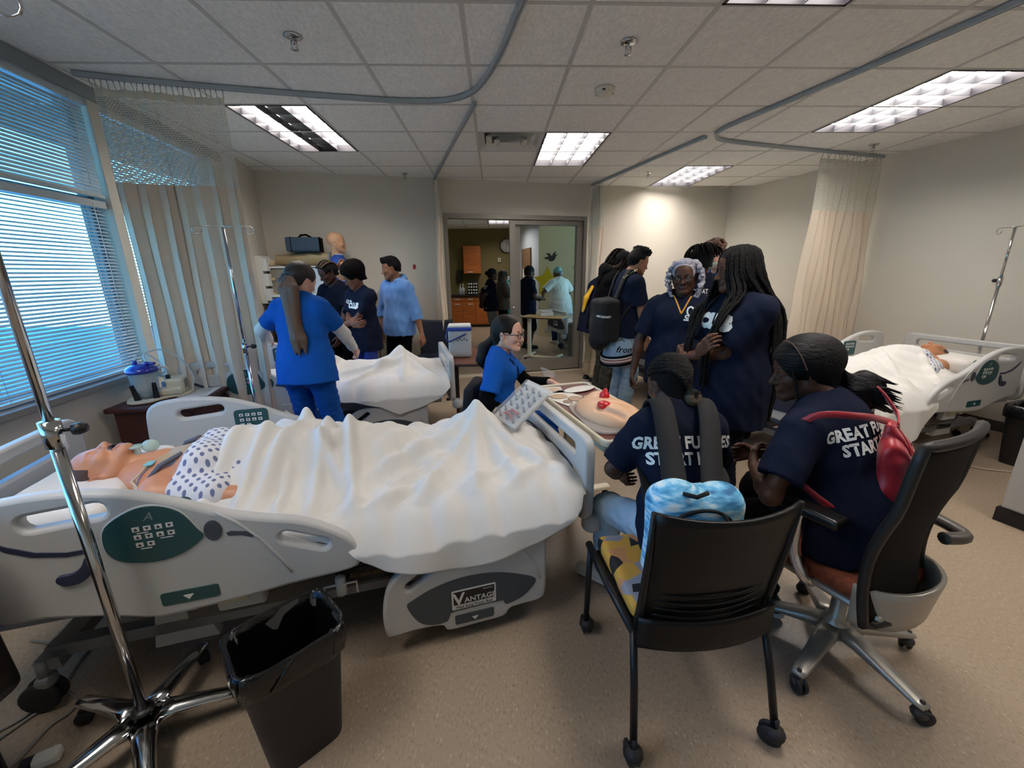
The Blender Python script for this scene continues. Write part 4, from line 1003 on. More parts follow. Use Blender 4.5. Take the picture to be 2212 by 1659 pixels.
# 6 black hoodie with dreads and camo trousers
CAMO = mat('camo_fabric', '4a4636', 0.9, col2='1f1d18', vscale=14)
p = Person('person with dreadlocks in a black hoodie and camouflage trousers', (1.31, 4.93, 0), -1.45, 1.79, SK_DEEP, lean=0.14, head=(-0.15, 0.5, 0), neckf=0.5, hands={-1: (-0.2, 0.3, 1.0), 1: (0.24, 0.25, 0.95)}, lips=LIP_D)
p.body(); p.shirt(BLACKC, hem=0.12, sleeve=1.9, loose=0.032, name='hoodie', wr=(0.009, 46), sl_r=0.072, hood=True); p.pants(CAMO, 1.0, (0.102, 0.088, 0.082)); p.shoes(SHOE_B)
p.cap(0.014); r = np.random.RandomState(3)
HD = mat('hair_dread', '130d0c', 0.8, spec=0.12, bump=0.6, bscale=150)
for i in range(26):
    a = r.uniform(-pi, pi); x = 0.07 * math.sin(a); y = -0.02 + 0.085 * math.cos(a)
    p.strand([p.H((x * .4, y * .4, 0.125)), p.H((x * 1.15, y * 1.15, 0.085)), p.H((x * 1.45, y * 1.4, -0.01)), p.H((x * 1.5, y * 1.35 - .01, -0.06 - r.uniform(0, .05)))], 0.011, HD, 'dreadlock')
me = text_mesh('HO', 0.085, bold=0.004); q = p.put(me, 'hoodie_lettering', [mat('red_print', 'a02030', 0.7)], p.chest + p.sd * 0.12 + p.lx * 0.02, -p.fx, p.sd, p.so)
# 7 boy with denim jacket round the waist
DENIM = mat('light_wash_denim', '8fa3b0', 0.85, col2='6f8796', vscale=9, bump=0.15, bscale=300)
p = Person('person with short curly hair and a pale denim jacket tied round the waist', (1.34, 4.28, 0), -1.38, 1.76, SK_TAN, lean=0.08, head=(0.0, 0.28, 0), neckf=0.45, hands={1: (0.20, 0.17, 0.84), -1: (-0.22, 0.2, 0.85)}, elbows={1: (0.8, -0.6, 0)}, lips=LIP_B, vox=0.008)
p.body().brows(); p.shirt(NAVY, hem=0.08, sleeve=0.72, loose=0.022, sl_r=0.068); p.pants(DENIM, 1.0, (0.098, 0.078, 0.072)); p.shoes(SHOE_B)
def curly(g):
    rr = np.random.RandomState(2)
    g.ell((0, 0.012, 0.098), (0.078, 0.094, 0.044), 0.02)
    for i in range(70):
        a = rr.uniform(0, 2 * pi); q = rr.uniform(0, 1) ** .5; g.ell((0.078 * q * math.cos(a), 0.012 + 0.095 * q * math.sin(a), 0.142 - 0.03 * q * q + rr.uniform(-.006, .012)), 0.0115, 0.003)
p.cap(0.004, low=-0.035, extra=curly, vox=0.0045)
dj = SDF(); u = p.u
dj.cone(p.pel + A3(0, 0, 0.08), p.pel + A3(0, -0.01, -0.36), 0.165 * u, 0.205 * u, 0, sq=(p.fx, 0.82), cut=[(p.pel + A3(0, 0, -0.36), A3(0, 0.25, -1)), (p.pel + A3(0, 0.07, 0), A3(0, 1, -0.1))])
dj.chain([p.pel + A3(-0.15, 0.02, 0.05), p.pel + A3(-0.10, 0.12, 0.03), p.pel + A3(0.02, 0.16, 0.02), p.pel + A3(0.12, 0.11, 0.04), p.pel + A3(0.165, 0.01, 0.05)], [0.035] * 5, 0.03)
dj.chain([p.pel + A3(0.03, 0.165, 0.0), p.pel + A3(0.05, 0.17, -0.14), p.pel + A3(0.05, 0.15, -0.28)], [0.035, 0.03, 0.034], 0.02)
jk = sdf_obj('tied_denim_jacket', dj, 0.008, mat('jacket_denim', '88a2b5', 0.85, col2='9db3c2', vscale=6), p.root, wr=(0.009, 50, 3))
for dz, m in ((-0.335, BLACKC), (-0.31, mat('stripe_rust', '9a5a4a', 0.8)), (-0.297, WHITEC), (-0.284, mat('stripe_rust', '9a5a4a', 0.8)), (-0.27, WHITEC), (-0.25, BLACKC)):
    pts = [p.pel + A3(0.212 * u * math.sin(t), -0.01 - 0.182 * u * math.cos(t), dz - 0.045 * math.cos(t) + 0.0) for t in np.linspace(-1.9, 1.9, 20)]
    MB().tube(pts, 0.0075 if m is not BLACKC else 0.012, 5).build('hem_stripe', m, jk)
me = text_mesh('from', 0.09, bold=0.001, shear=0.3); p.put(me, 'jacket_lettering', BLACKC, p.pel + A3(0.10, -0.03, -0.20), A3(-1, 0.25, 0), A3(0, 0, 1), jk, 0.003)
sc2 = MB(); sc2.tube([(-0.05, 0.02, 0), (-0.03, -0.03, 0), (-0.01, 0.03, 0), (0.0, -0.02, 0)], 0.003, 4); sc2.tube([(0.03 + 0.022 * math.cos(t_), 0.02 * math.sin(t_), 0) for t_ in np.linspace(0, 5.4, 10)], 0.003, 4); sc2.tube([(-0.03, -0.06, 0), (0.0, -0.045, 0), (0.03, -0.065, 0)], 0.003, 4)
p.put(sc2.mesh(), 'jacket_scribble', BLACKC, p.pel + A3(0.10, -0.06, -0.05), A3(-1, 0.35, 0), A3(0, 0, 1), jk, 0.003)
P7 = p
# 8 khaki trousers, mostly hidden
p = Person('person in khaki trousers and navy and yellow jacket, mostly hidden beside the door frame', (1.36, 5.68, 0), -1.3, 1.66, SK_DARK, lean=0.22, head=(0, 0.3, 0), hands={-1: (-0.2, 0.2, 0.9), 1: (0.16, 0.25, 1.0)}, vox=0.011, fine=0.007)
p.body(); p.shirt(NAVY, hem=0.2, sleeve=1.9, loose=0.03, name='jacket', wr=(0.009, 46)); p.pants(mat('khaki_twill', '9c8a6b', 0.85), 1.0, (0.105, 0.09, 0.085), wr=(0.009, 46)); p.shoes(SHOE_B, SHOE_W); p.cap(0.01)
yl = SDF(); yl.chain([p.nb - p.fx * 0.14 + p.lx * 0.06 - p.sd * 0.10, p.nb - p.fx * 0.185 + p.lx * 0.05 - p.sd * 0.25, p.nb - p.fx * 0.18 + p.lx * 0.03 - p.sd * 0.42], [0.03, 0.045, 0.03], 0.02, sq=(p.fx, 0.6))
sdf_obj('yellow_panel', yl, 0.01, mat('golden_yellow', 'd9a51e', 0.8), p.root)
# 9 grey haired woman
GREYH = mat('hair_silver', '9d9aa6', 0.55, bump=0.5, bscale=110)
p = Person('person with silver curled hair and glasses in a navy polo with gold collar edge', (1.34, 2.94, 0), 2.72, 1.60, SK_DARK, head=(-0.12, 0.06, 0.06), bw=1.12, bd=1.22, open_eyes=True, hands={1: (0.30, 0.06, 0.80), -1: (-0.28, 0.10, 0.82)}, elbows={1: (1, -0.5, 0), -1: (-1, -0.5, 0)}, lips=LIP_D, bust=1.25, belly=1.1, vox=0.0085, fine=0.004, hips=1.1)
p.body().brows(mat('brow_grey', '3a2f2b', 0.8)).glasses(mat('spectacle_frame_black', '16161a', 0.3), 0.025, 0.029)
p.shirt(NAVY, hem=0.16, sleeve=0.80, loose=0.014, neck='polo', name='polo_shirt', sl_r=0.07); p.pants(NAVY2, 1.0, (0.11, 0.085, 0.075)); p.shoes(SHOE_B)
gd = MB(); gold = mat('gold_trim', 'c98f2c', 0.6)
for kk in (-1, 1):
    me = MB(); me.tube([(kk * 0.058, 0.075, 0), (kk * 0.03, 0.02, 0), (0, -0.045, 0)], 0.0055, 6)
    p.put(me.mesh(), 'collar_edge', gold, p.nb - p.sd * 0.065 * p.u, -p.fx, p.sd, p.so, 0.002)
    cl = SDF(); cl.box(p.nb + p.lx * kk * 0.085 * p.u + p.fx * 0.055 - p.sd * 0.02, (0.030, 0.045, 0.004), 0.005, 0.0, R=rotz(-kk * 0.35) @ rotx(-0.75) @ roty(kk * 0.45)); sdf_obj('collar', cl, 0.006, NAVY, p.root)
rg = MB(); rg.tube([(0.020 * math.cos(t), 0.028 * math.sin(t) + 0.02, 0) for t in np.linspace(-1.2, 4.34, 20)], 0.006, 5); rg.box((0, -0.038, 0), (0.078, 0.012, 0.002)); rg.tube([(-0.014, -0.008, 0), (0, -0.018, 0), (0.014, -0.008, 0)], 0.005, 5)
p.put(rg.mesh(), 'chest_emblem', PRINT, p.chest + p.sd * 0.07 * p.u - p.lx * 0.06 * p.u, -p.fx, p.sd, p.so, 0.003)
me = text_mesh('CTA', 0.032, bold=0.003); p.put(me, 'chest_emblem', PRINT, p.chest + p.sd * 0.052 * p.u - p.lx * 0.06 * p.u, -p.fx, p.sd, p.so, 0.003)
p.hm = GREYH; p.cap(0.012, low=-0.07, front=-0.012)
cu = SDF(); r = np.random.RandomState(5)
for sx in (-1, 1):
    for i in range(95):
        t = r.uniform(0, 1); z = 0.09 - 0.24 * t; x = sx * (0.082 + 0.030 * math.sin(pi * min(t * 1.1, 1)) + r.uniform(-.012, .012)); y = r.uniform(-0.075, 0.055 - 0.02 * t)
        cu.ell((x, y, z), 0.0095 + 0.006 * r.rand(), 0.004)
for i in range(70):
    a = r.uniform(-pi, pi); cu.ell((0.075 * math.sin(a), -0.02 + 0.085 * math.cos(a) * (1 if math.cos(a) < 0 else .9), 0.085 + 0.02 * r.rand()), 0.013, 0.005)
cu.ell((0, 0.125, -0.05), (0.070, 0.07, 0.112), 0.015, sub=True)
sdf_obj('hair_curls', cu, 0.0045, GREYH, p.root, p.T, wr=(0.002, 190, 1))
for sx in (-1, 1): MB().tube([p.H((sx * 0.086, -0.006, -0.05)), p.H((sx * 0.09, -0.006, -0.085))], 0.003, 6).build('earring', M_CHROME, p.root)
# 10 dreads, seen from behind
p = Person('person with short dreadlocks in a navy tee, back turned, behind the silver haired person', (1.86, 3.72, 0), 0.25, 1.73, SK_DEEP, head=(0.1, 0.2, 0), vox=0.01, fine=0.006, hands={-1: (-0.2, 0.3, 1.0), 1: (0.2, 0.3, 1.0)})
p.body(); p.shirt(NAVY, hem=0.14, sleeve=0.75, loose=0.02); p.pants(NAVY2); p.shoes(SHOE_B); p.cap(0.012); r = np.random.RandomState(8)
back_print(p, 'GREAT FUTURES\nSTART HERE', 0.055)
for i in range(30):
    a = r.uniform(-pi, pi); x = 0.075 * math.sin(a); y = -0.02 + 0.09 * math.cos(a); k = r.uniform(1.2, 1.7)
    p.strand([p.H((x * .3, y * .3, 0.122)), p.H((x * .9, y * .9, 0.128)), p.H((x * k, y * k, 0.075)), p.H((x * k * 1.08, y * k * 1.08, 0.02))], 0.0095, HD, 'dreadlock')
# 11 nurse with mask
p = Person('person with short brown curls, face mask and blue scrubs, bending by the back right bed', (2.42, 4.34, 0), 1.85, 1.84, SK_FAIR, lean=0.22, head=(0.1, 0.5, 0), hands={-1: (-0.2, 0.4, 0.95), 1: (0.2, 0.4, 0.95)}, lips=LIP_F, vox=0.01, fine=0.005)
p.body().brows(mat('brow_auburn', '4a2c1c', 0.8)); p.shirt(ROYAL, hem=0.14, sleeve=0.65, loose=0.016, neck='v', name='scrub_top'); p.pants(ROYAL2, 1.0, (0.096, 0.076, 0.07)); p.shoes(SHOE_W)
mk = SDF(); mk.ell((0, 0.058, -0.055), (0.060, 0.058, 0.052), 0); mk.ell((0, 0.092, -0.048), (0.026, 0.022, 0.035), 0.03); mk.plane((0, 0.02, 0), (0, -1, 0)); mk.plane((0, 0, -0.022), (0, 0.15, 1))
sdf_obj('face_mask', mk, 0.005, mat('mask_pale_green', 'c2cfbd', 0.8), p.root, p.T, wr=(0.0015, 120, 1, (0.2, 0.2, 2)))
for sx in (-1, 1): MB().tube([p.H((sx * 0.055, 0.045, -0.04)), p.H((sx * 0.078, 0.0, -0.005)), p.H((sx * 0.086, -0.02, 0.0))], 0.002, 5).build('mask_loop', WHITEC, p.root)
p.hm = mat('hair_chestnut', '55311d', 0.55, bump=0.5, bscale=110); p.cap(0.010, low=-0.06)
cu = SDF(); r = np.random.RandomState(9)
for i in range(70):
    a = r.uniform(-pi, pi); b2 = r.uniform(0.05, 1.2); cu.ell((0.092 * math.sin(a) * math.cos(b2), -0.016 + 0.112 * math.cos(a) * math.cos(b2), 0.038 + 0.098 * math.sin(b2)), 0.020, 0.01)
sdf_obj('hair_curls', cu, 0.006, p.hm, p.root, p.T, wr=(0.004, 110, 1))
# 12 tall girl with long braids
p = Person('person with waist length black braids and folded arms in a long navy tee', (1.39, 2.30, 0), 1.62, 1.65, SK_MED, head=(-0.2, 0.12, 0), bw=1.08, bd=1.12, hands={1: (-0.08, 0.25, 1.10), -1: (0.10, 0.26, 1.04)}, elbows={1: (0.6, 0.0, -1), -1: (-0.5, 0.05, -1)}, lips=LIP_D, bust=1.0, belly=0.8, vox=0.008, fine=0.0042, hips=1.08)
p.hand_kw = {1: dict(n=(0, -1, 0.2), d=(-0.75, 0.1, 0.6), curl=0.55), -1: dict(n=(0, -1, 0), d=(1, -0.1, 0.1), curl=0.5)}
p.body().brows(); p.shirt(NAVY, hem=0.24, sleeve=0.86, loose=0.02, sl_r=0.076, wr=(0.007, 58)); p.pants(NAVY2, 1.0, (0.10, 0.076, 0.062)); p.shoes(SHOE_B, SHOE_W)
me = text_mesh('CLUB', 0.105, bold=0.010); p.put(me, 'shirt_print', PRINT, p.chest + p.sd * 0.035 - p.lx * 0.02, -p.fx, p.sd, p.so)
p.cap(0.014, low=-0.06); r = np.random.RandomState(11)
HBR = mat('hair_braid_black', '0b0908', 0.6, bump=0.8, bscale=140, spec=0.18)
for i in range(64):
    a = -pi * 0.80 + 1.6 * pi * i / 63 + r.uniform(-.05, .05)      # angle about the head, 0 = straight back
    dx, dy = math.sin(a), -math.cos(a); lay = r.uniform(0.0, 0.035); front = abs(a) > 1.75
    q0 = p.H((dx * 0.03, -0.01 + dy * 0.035, 0.122)); q1 = p.H((dx * (0.075 + lay * .3), -0.014 + dy * (0.088 + lay * .3), 0.085)); q2 = p.H((dx * (0.094 + lay * .4), -0.014 + dy * (0.108 + lay * .4), -0.02))
    n = p.nb + A3(dx * (0.105 + lay), dy * (0.10 + lay) - 0.01 + (0.05 if front else 0), 0.02)
    if front: b3 = p.nb + A3(dx * 0.15, 0.15 + 0.06 * r.rand(), -0.10); b4 = p.nb + A3(dx * 0.12, 0.22 + lay, -0.28); b5 = p.nb + A3(dx * 0.10, 0.21 + lay, -0.42 - 0.12 * r.rand())
    else: b3 = p.nb + A3(dx * 0.17, dy * 0.10 - 0.075 - lay, -0.10); b4 = p.nb + A3(dx * 0.19, dy * 0.06 - 0.10 - lay, -0.34); b5 = p.nb + A3(dx * 0.17, dy * 0.05 - 0.11 - lay, -0.55 - 0.16 * r.rand())
    p.strand([q0, q1, q2, n, b3, b4, b5], 0.0082, HBR, 'braid', 6, rings=5)
# 13 seated girl with cornrows
p = Person('seated person with cornrows and a bun in a navy tee and pale jeans, back turned', (0.73, 1.40, 0), -0.03, 1.49, SK_DARK, lean=0.40, head=(0.30, 0.38, 0.05), neckf=0.35, sit=0.46, vox=0.0075, fine=0.004, bw=0.90, bd=1.05,
           hands={-1: (-0.14, 0.38, 0.575), 1: (0.12, 0.38, 0.575)}, elbows={-1: (-0.9, -0.35, -0.5), 1: (0.9, -0.4, -0.5)}, feet={-1: (-0.21, 0.33, 0.085), 1: (0.10, 0.50, 0.085)}, knees={-1: (-0.25, 0.6, 1)}, hips=1.1)
p.body(); p.shirt(NAVY, hem=0.10, sleeve=0.80, loose=0.02, sl_r=0.07, wr=(0.007, 58))
JEAN = mat('pale_blue_jeans', '9fb9cc', 0.85, bump=0.15, bscale=300, var=0.12, vscale=12)
p.pants(JEAN, 0.98, (0.096, 0.078, 0.07)); p.shoes(SHOE_W, mat('sole_white', 'cfcdc6', 0.6), {-1: (-0.75, 0.6, 0), 1: (0.2, 1, 0)})
back_print(p, 'GREAT FUTURES\nSTART HERE', 0.064, up=-0.045, bold=0.0026)
p.cap(0.006, mat('scalp_hair', '120d0b', 0.8, spec=0.15), low=-0.075)
for i in range(15):
    ph = (i - 7) / 7.0 * 1.35; pts = []
    for t in np.linspace(0.62, 3.45, 13):
        d = np.array((math.sin(ph) * math.sin(min(t, 2.9)), math.cos(t), math.cos(ph) * math.sin(t))); q = A3(0, -0.018, 0.036) + d * A3(0.083, 0.106, 0.094)
        w = max(0, (t - 2.3) / 1.15) ** 1.3; q = q * (1 - w) + A3(0.012, -0.118, -0.072) * w; pts.append(p.H(q))
    p.strand(pts, 0.0098, HBR, 'cornrow', 6, rings=4)
bn = SDF(); B = (0.012, -0.125, -0.078)
for a in np.linspace(0, 2 * pi, 10, endpoint=False): bn.ell((B[0] + 0.022 * math.cos(a), B[1] - 0.012, B[2] + 0.024 * math.sin(a)), (0.016, 0.02, 0.014), 0.005, m=1 if math.sin(a) < 0.3 else 0)
bn.ell(B, 0.03, 0.01)
sdf_obj('hair_bun', bn, 0.005, [HBR, mat('hair_bun_brown', '4a3a26', 0.6, bump=.6, bscale=120)], p.root, p.T)
P13 = p
# 14 seated girl with ponytail
p = Person('seated person with a smooth black ponytail and red drawstring bag in a navy tee', (1.38, 1.43, 0), 0.46, 1.60, SK_DARK, lean=0.20, side=-0.10, head=(0.80, 0.20, 0.0), neckf=0.4, sit=0.45, vox=0.0075, fine=0.004, bw=1.16, bd=1.2, lips=LIP_D, headz=1.06,
           hands={-1: (-0.21, 0.24, 0.735), 1: (0.0, 0.36, 0.70)}, elbows={-1: (-0.9, -0.3, -0.9), 1: (0.9, -0.3, -0.5)}, feet={-1: (-0.10, 0.16, 0.10), 1: (0.12, 0.42, 0.085)}, hips=1.15, bust=0.9)
p.hand_kw = {-1: dict(d=(0.75, 0.5, 0.25), n=(0.3, -0.6, 0.2), curl=0.8)}
p.body().brows(); p.shirt(NAVY, hem=0.10, sleeve=0.74, loose=0.016, sl_r=0.074, wr=(0.006, 58)); p.pants(BLACKC, 1.0, (0.108, 0.082, 0.068))
p.shoes(mat('sneaker_black', '17171a', 0.6), mat('sole_offwhite', 'bdb8b0', 0.6))
back_print(p, 'GREAT FUTURES\nSTART HERE', 0.060, up=0.01, bold=0.0026)
HS = mat('hair_sleek_black', '080708', 0.55, bump=0.7, bscale=120, stretch=(1, 0.12, 1), spec=0.2); p.hm = HS
def puff(g): g.ell((0, -0.022, 0.040), (0.100, 0.122, 0.098), 0.02); g.ell((0, 0.135, -0.050), (0.085, 0.085, 0.115), 0.012, sub=True)
p.cap(0.018, low=-0.08, extra=puff)
tl = SDF(); B = np.array((0.0, -0.135, -0.055)); tl.cone((0, -0.12, -0.045), B, 0.03, 0.028, 0.01); tl.ell(B + A3(0, -0.060, -0.055), (0.060, 0.072, 0.075), 0.02)
sdf_obj('ponytail', tl, 0.006, HS, p.root, p.T, wr=(0.006, 70, 4))
r = np.random.RandomState(4)
for i in range(46):
    a = r.uniform(0, 2 * pi); q = p.H(B + A3(0.052 * math.cos(a), -0.07, -0.06 + 0.062 * math.sin(a))); e = p.H(B + A3(0.062 * math.cos(a), -0.125 - .035 * r.rand(), -0.085 - .02 * r.rand() + 0.066 * math.sin(a)))
    MB().tube([q, (q + e) / 2 + A3(0, 0, .006), e], [0.008, 0.005, 0.0008], 4).build('hair_wisp', HS, p.root)
MB().tube([p.H((0.035 * math.cos(t), -0.128, -0.05 + 0.035 * math.sin(t))) for t in np.linspace(0, 2 * pi, 12, endpoint=False)], 0.006, 6, close=True).build('hair_tie', BLACKC, p.root)
p.strand([p.H((-0.07, 0.06, 0.045)), p.H((-0.088, 0.055, -0.02)), p.H((-0.088, 0.05, -0.09)), p.H((-0.082, 0.05, -0.16))], 0.0048, HS, 'braid')
MB().tube(smooth_path([p.H(q) for q in ((-0.012, 0.062, 0.128), (-0.05, 0.045, 0.118), (-0.085, 0.03, 0.075), (-0.1005, 0.018, 0.02))], 5), 0.0028, 6).build('hair_parting', mat('scalp_brown', '4d3527', 0.7), p.root)
P14 = p
# ------------------------------------------------------------------ people in the next room
p = Person('person in a navy tee and grey shorts, hands behind the back, beyond the open door', (-0.08, 8.72, 0), -1.35, 1.60, SK_DARK, head=(0, 0.05, 0), hands={1: (0.08, -0.20, 0.90), -1: (-0.08, -0.20, 0.90)}, elbows={1: (1, -0.6, 0), -1: (-1, -.6, 0)}, vox=0.012, fine=0.007)
p.body(legs=True); p.shirt(NAVY, hem=0.12, sleeve=0.75, loose=0.02); p.pants(mat('grey_shorts', '6e6f76', 0.85), 0.5, (0.105, 0.095, 0.08), 'shorts'); p.shoes(SHOE_B); p.cap(0.012)
g = SDF(); g.ell((0, -0.12, 0.02), (0.045, 0.045, 0.045), 0.02); sdf_obj('hair_bun', g, 0.009, M_HAIRB, p.root, p.T)
back_print(p, 'GREAT FUTURES\nSTART HERE', 0.055)
p = Person('person with brown curls in a grey-brown top, mostly hidden beyond the open door', (0.16, 9.25, 0), -1.1, 1.55, SK_BROWN, head=(0, 0.2, 0), vox=0.012, fine=0.008, hands={1: (0.2, 0.25, 1.0)})
p.body(); p.shirt(mat('taupe_cotton', '5a4c44', 0.85), hem=0.12, sleeve=0.9, loose=0.03); p.pants(BLACKC); p.shoes(SHOE_B); p.hm = mat('hair_brown_curl', '3b2a1e', 0.7, bump=.8, bscale=90); p.cap(0.028, low=-0.10, wr=(0.008, 60, 1))
p = Person('person in a navy tee and dark shorts standing behind the glass door panel', (0.66, 8.42, 0), -1.1, 1.64, SK_DARK, head=(-0.1, 0.1, 0), vox=0.012, fine=0.007, hands={1: (0.16, 0.22, 1.02), -1: (-0.1, 0.24, 1.0)})
p.body(legs=True); p.shirt(NAVY, hem=0.2, sleeve=0.8, loose=0.026); p.pants(NAVY2, 0.62, (0.105, 0.09, 0.085)); p.shoes(SHOE_B, dirs={1: (0.1, 1, 0), -1: (0, 1, 0)}); p.cap(0.014)
p = Person('person in a white uniform and pale blue cap, back turned, behind the glass door', (1.40, 8.95, 0), 0.45, 1.62, SK_BROWN, lean=0.12, head=(0.2, 0.3, 0), bw=1.12, bd=1.2, hands={-1: (-0.26, 0.26, 1.0), 1: (0.28, 0.3, 0.98)}, elbows={-1: (-0.9, -0.3, -0.3), 1: (0.9, -.3, -.3)}, vox=0.012, fine=0.007, hips=1.15)
p.body(legs=False); p.shirt(mat('white_uniform', 'dedbd2', 0.8), hem=0.28, sleeve=0.85, loose=0.024, flare=0.03, sl_r=0.074, name='uniform_top'); p.pants(mat('navy_uniform_trousers', '1b2a55', 0.8), 1.0, (0.1, 0.085, 0.08)); p.shoes(SHOE_W)
e = p.sh[-1] + (p.el[-1] - p.sh[-1]) * 0.82; d = unit(p.el[-1] - p.sh[-1]); MB().cyl(e - d * .012, e + d * .004, 0.083, 14).build('sleeve_band', BLACKC, p.root)
g = SDF(); g.ell((0, -0.02, 0.045), (0.09, 0.108, 0.095), 0); g.plane((0, 0, 0.005), (0, 0.35, -1)); sdf_obj('surgical_cap', g, 0.008, mat('cap_pale_blue', '8fb3b5', 0.8), p.root, p.T)
g = SDF(); g.ell((0, -0.11, -0.03), (0.045, 0.04, 0.05), 0); sdf_obj('hair_bun', g, 0.008, GREYH, p.root, p.T)
# ------------------------------------------------------------------ hospital beds
M_TEAL = mat('teal_panel', '1f4a4d', 0.4); M_SLATE = mat('slate_panel', '3f474f', 0.45); M_BNAVY = mat('bed_navy', '2b3148', 0.5)
M_SHEET = mat('white_sheet', 'dcdad4', 0.9, bump=0.10, bscale=400, sheen=0.1); M_LABEL = mat('label_white', 'd8d8d4', 0.5); M_STEEL = mat('frame_steel_grey', '8d8f90', 0.4, 0.3)
RX90 = Matrix.Rotation(pi / 2, 4, 'X'); RZ180 = Matrix.Rotation(pi, 4, 'Z')
BW2 = 0.47; BL = 2.30
def sub(o, r):
    o.parent = r; o.matrix_basis = r.matrix_basis.inverted() @ o.matrix_basis; return o
def panel(name, loops, depth, m, parent, y, bevel=0.008):
    o = mesh_obj(name, curve_mesh(name, loops, depth, bevel), m, parent); o.matrix_basis = Matrix.Translation((0, y, 0)) @ RX90; return o
def side_text(name, txt, size, x, z, y, sgn, m, parent, **k):
    o = mesh_obj(name, text_mesh(txt, size, 0.0004, **k), m, parent)
    R = RX90 if sgn < 0 else RZ180 @ RX90
    o.matrix_basis = Matrix.Translation((x, y, z)) @ R; return o
HEADRAIL = smooth_loop([(2.03, 0.52), (2.035, 0.80), (2.0, 0.89), (1.90, 0.915), (1.77, 0.915), (1.63, 0.89), (1.50, 0.838), (1.38, 0.775), (1.27, 0.735), (1.14, 0.695), (1.03, 0.625), (0.97, 0.555), (0.966, 0.49), (1.01, 0.458), (1.2, 0.445), (1.34, 0.43), (1.5, 0.42), (1.63, 0.42), (1.74, 0.455), (1.9, 0.495)], 4)
FOOTRAIL = smooth_loop([(0.905, 0.115), (0.91, 0.22), (0.885, 0.33), (0.83, 0.40), (0.75, 0.43), (0.6, 0.44), (0.42, 0.445), (0.26, 0.452), (0.215, 0.43), (0.21, 0.31), (0.212, 0.15), (0.245, 0.11), (0.33, 0.105), (0.38, 0.098), (0.41, 0.066), (0.52, 0.062), (0.65, 0.062), (0.68, 0.095), (0.78, 0.105), (0.87, 0.10)], 4)
def make_bed(name, label, M, full=True):
    b = thing(name, label, 'bed', M=M, group='hospital beds'); R = 0.0
    # lower frame
    f = MB()
    for y in (-0.30, 0.30): f.box((1.15, y, 0.20), (1.9, 0.05, 0.05))
    for x in (0.22, 2.08): f.box((x, 0, 0.18), (0.07, 0.72, 0.05))
    f.build('base_frame', M_STEEL, b)
    f = MB()
    for y in (-0.40, 0.40): f.box((1.15, y, 0.43), (2.15, 0.04, 0.06))
    for x in (0.1, 0.7, 1.2, 1.7, 2.2): f.box((x, 0, 0.43), (0.05, 0.80, 0.05))
    f.box((1.15, 0, 0.462), (2.2, 0.86, 0.012)); f.build('deck_frame', M_STEEL, b)
    f = MB(); f.box((0.95, 0.41, 0.34), (1.3, 0.02, 0.10)); f.box((0.95, -0.41, 0.34), (1.3, 0.02, 0.10)); f.build('deck_skirt', mat('bed_dark_frame', '56524d', 0.5), b)
    for x in (0.42, 1.68):
        c = MB(); c.rbox((x, 0, 0.31), (0.16, 0.46, 0.22), 0.03); c.build('lift_column', M_GREYP, b)
        for s in (-1, 1):
            a = MB(); a.poly([(x - 0.12, 0.12), (x + 0.10, 0.12), (x + 0.05, 0.40), (x - 0.05, 0.40)], s * 0.30 - 0.025, s * 0.30 + 0.025, 'Y'); a.build('lift_arm', M_GREYP, b)
    for x in (0.20, 2.10):
        for y in (-0.36, 0.36):
            cs = MB(); cs.cyl((x, y, 0.20), (x, y, 0.13), 0.018, 10); cs.rbox((x, y, 0.115), (0.05, 0.06, 0.05), 0.015); co = cs.build('caster', M_STEEL, b)
            wl = MB()
            for dy in (-0.02, 0.02): wl.lathe([(0.0, -0.012), (0.05, -0.012), (0.06, -0.006), (0.06, 0.006), (0.05, 0.012), (0, 0.012)], (x + 0.02, y + dy, 0.0605), 18, 'Y')
            wl.build('wheel', M_DKRUB, co)
    MB().rbox((1.16, 0, 0.555), (2.18, 0.90, 0.165), 0.045, 4).build('mattress', M_SHEET, b)
    MB().rbox((2.20, 0, 0.56), (0.12, 0.88, 0.15), 0.03, 3).build('mattress_end', M_BNAVY, b)
    # end boards
    def board(nm, x, ztop, logo):
        o = rrect(-BW2, 0.40, BW2, ztop, 0.07, 5); h = rrect(-0.36, ztop - 0.125, 0.36, ztop - 0.055, 0.03, 4)
        e = mesh_obj(nm, curve_mesh(nm, [o, h], 0.05, 0.012), M_GREYP, b); e.matrix_basis = Matrix.Translation((x, 0, 0)) @ Matrix.Rotation(pi / 2, 4, 'Z') @ RX90
        for sx in (-1, 1):
            p = MB(); p.poly(smooth_loop([(-0.36, 0.49), (-0.36, 0.62), (-0.2, 0.655), (0.2, 0.655), (0.36, 0.62), (0.36, 0.49)], 3), x + sx * 0.024, x + sx * 0.029, 'X'); sub(p.build('inset_panel', M_BNAVY, e), e)
        return e
    fb = board('footboard', -0.025, 0.82, True); board('headboard', BL + 0.01, 0.885, False)
    pl = MB(); pl.box((-0.056, 0, 0.575), (0.004, 0.20, 0.085)); o = pl.build('name_plate', M_LABEL, fb); sub(o, fb)
    o2 = MB().box((-0.0586, 0, 0.585), (0.002, 0.188, 0.055)).build('name_plate_field', M_BLACK, fb); sub(o2, fb)
    t_ = mesh_obj('plate_lettering', text_mesh('VANTAGE', 0.036, 0.0005, bold=0.0006), M_LABEL, fb); t_.matrix_basis = Matrix.Translation((-0.061, 0, 0.585)) @ Matrix.Rotation(-pi / 2, 4, 'Z') @ RX90; sub(t_, fb)
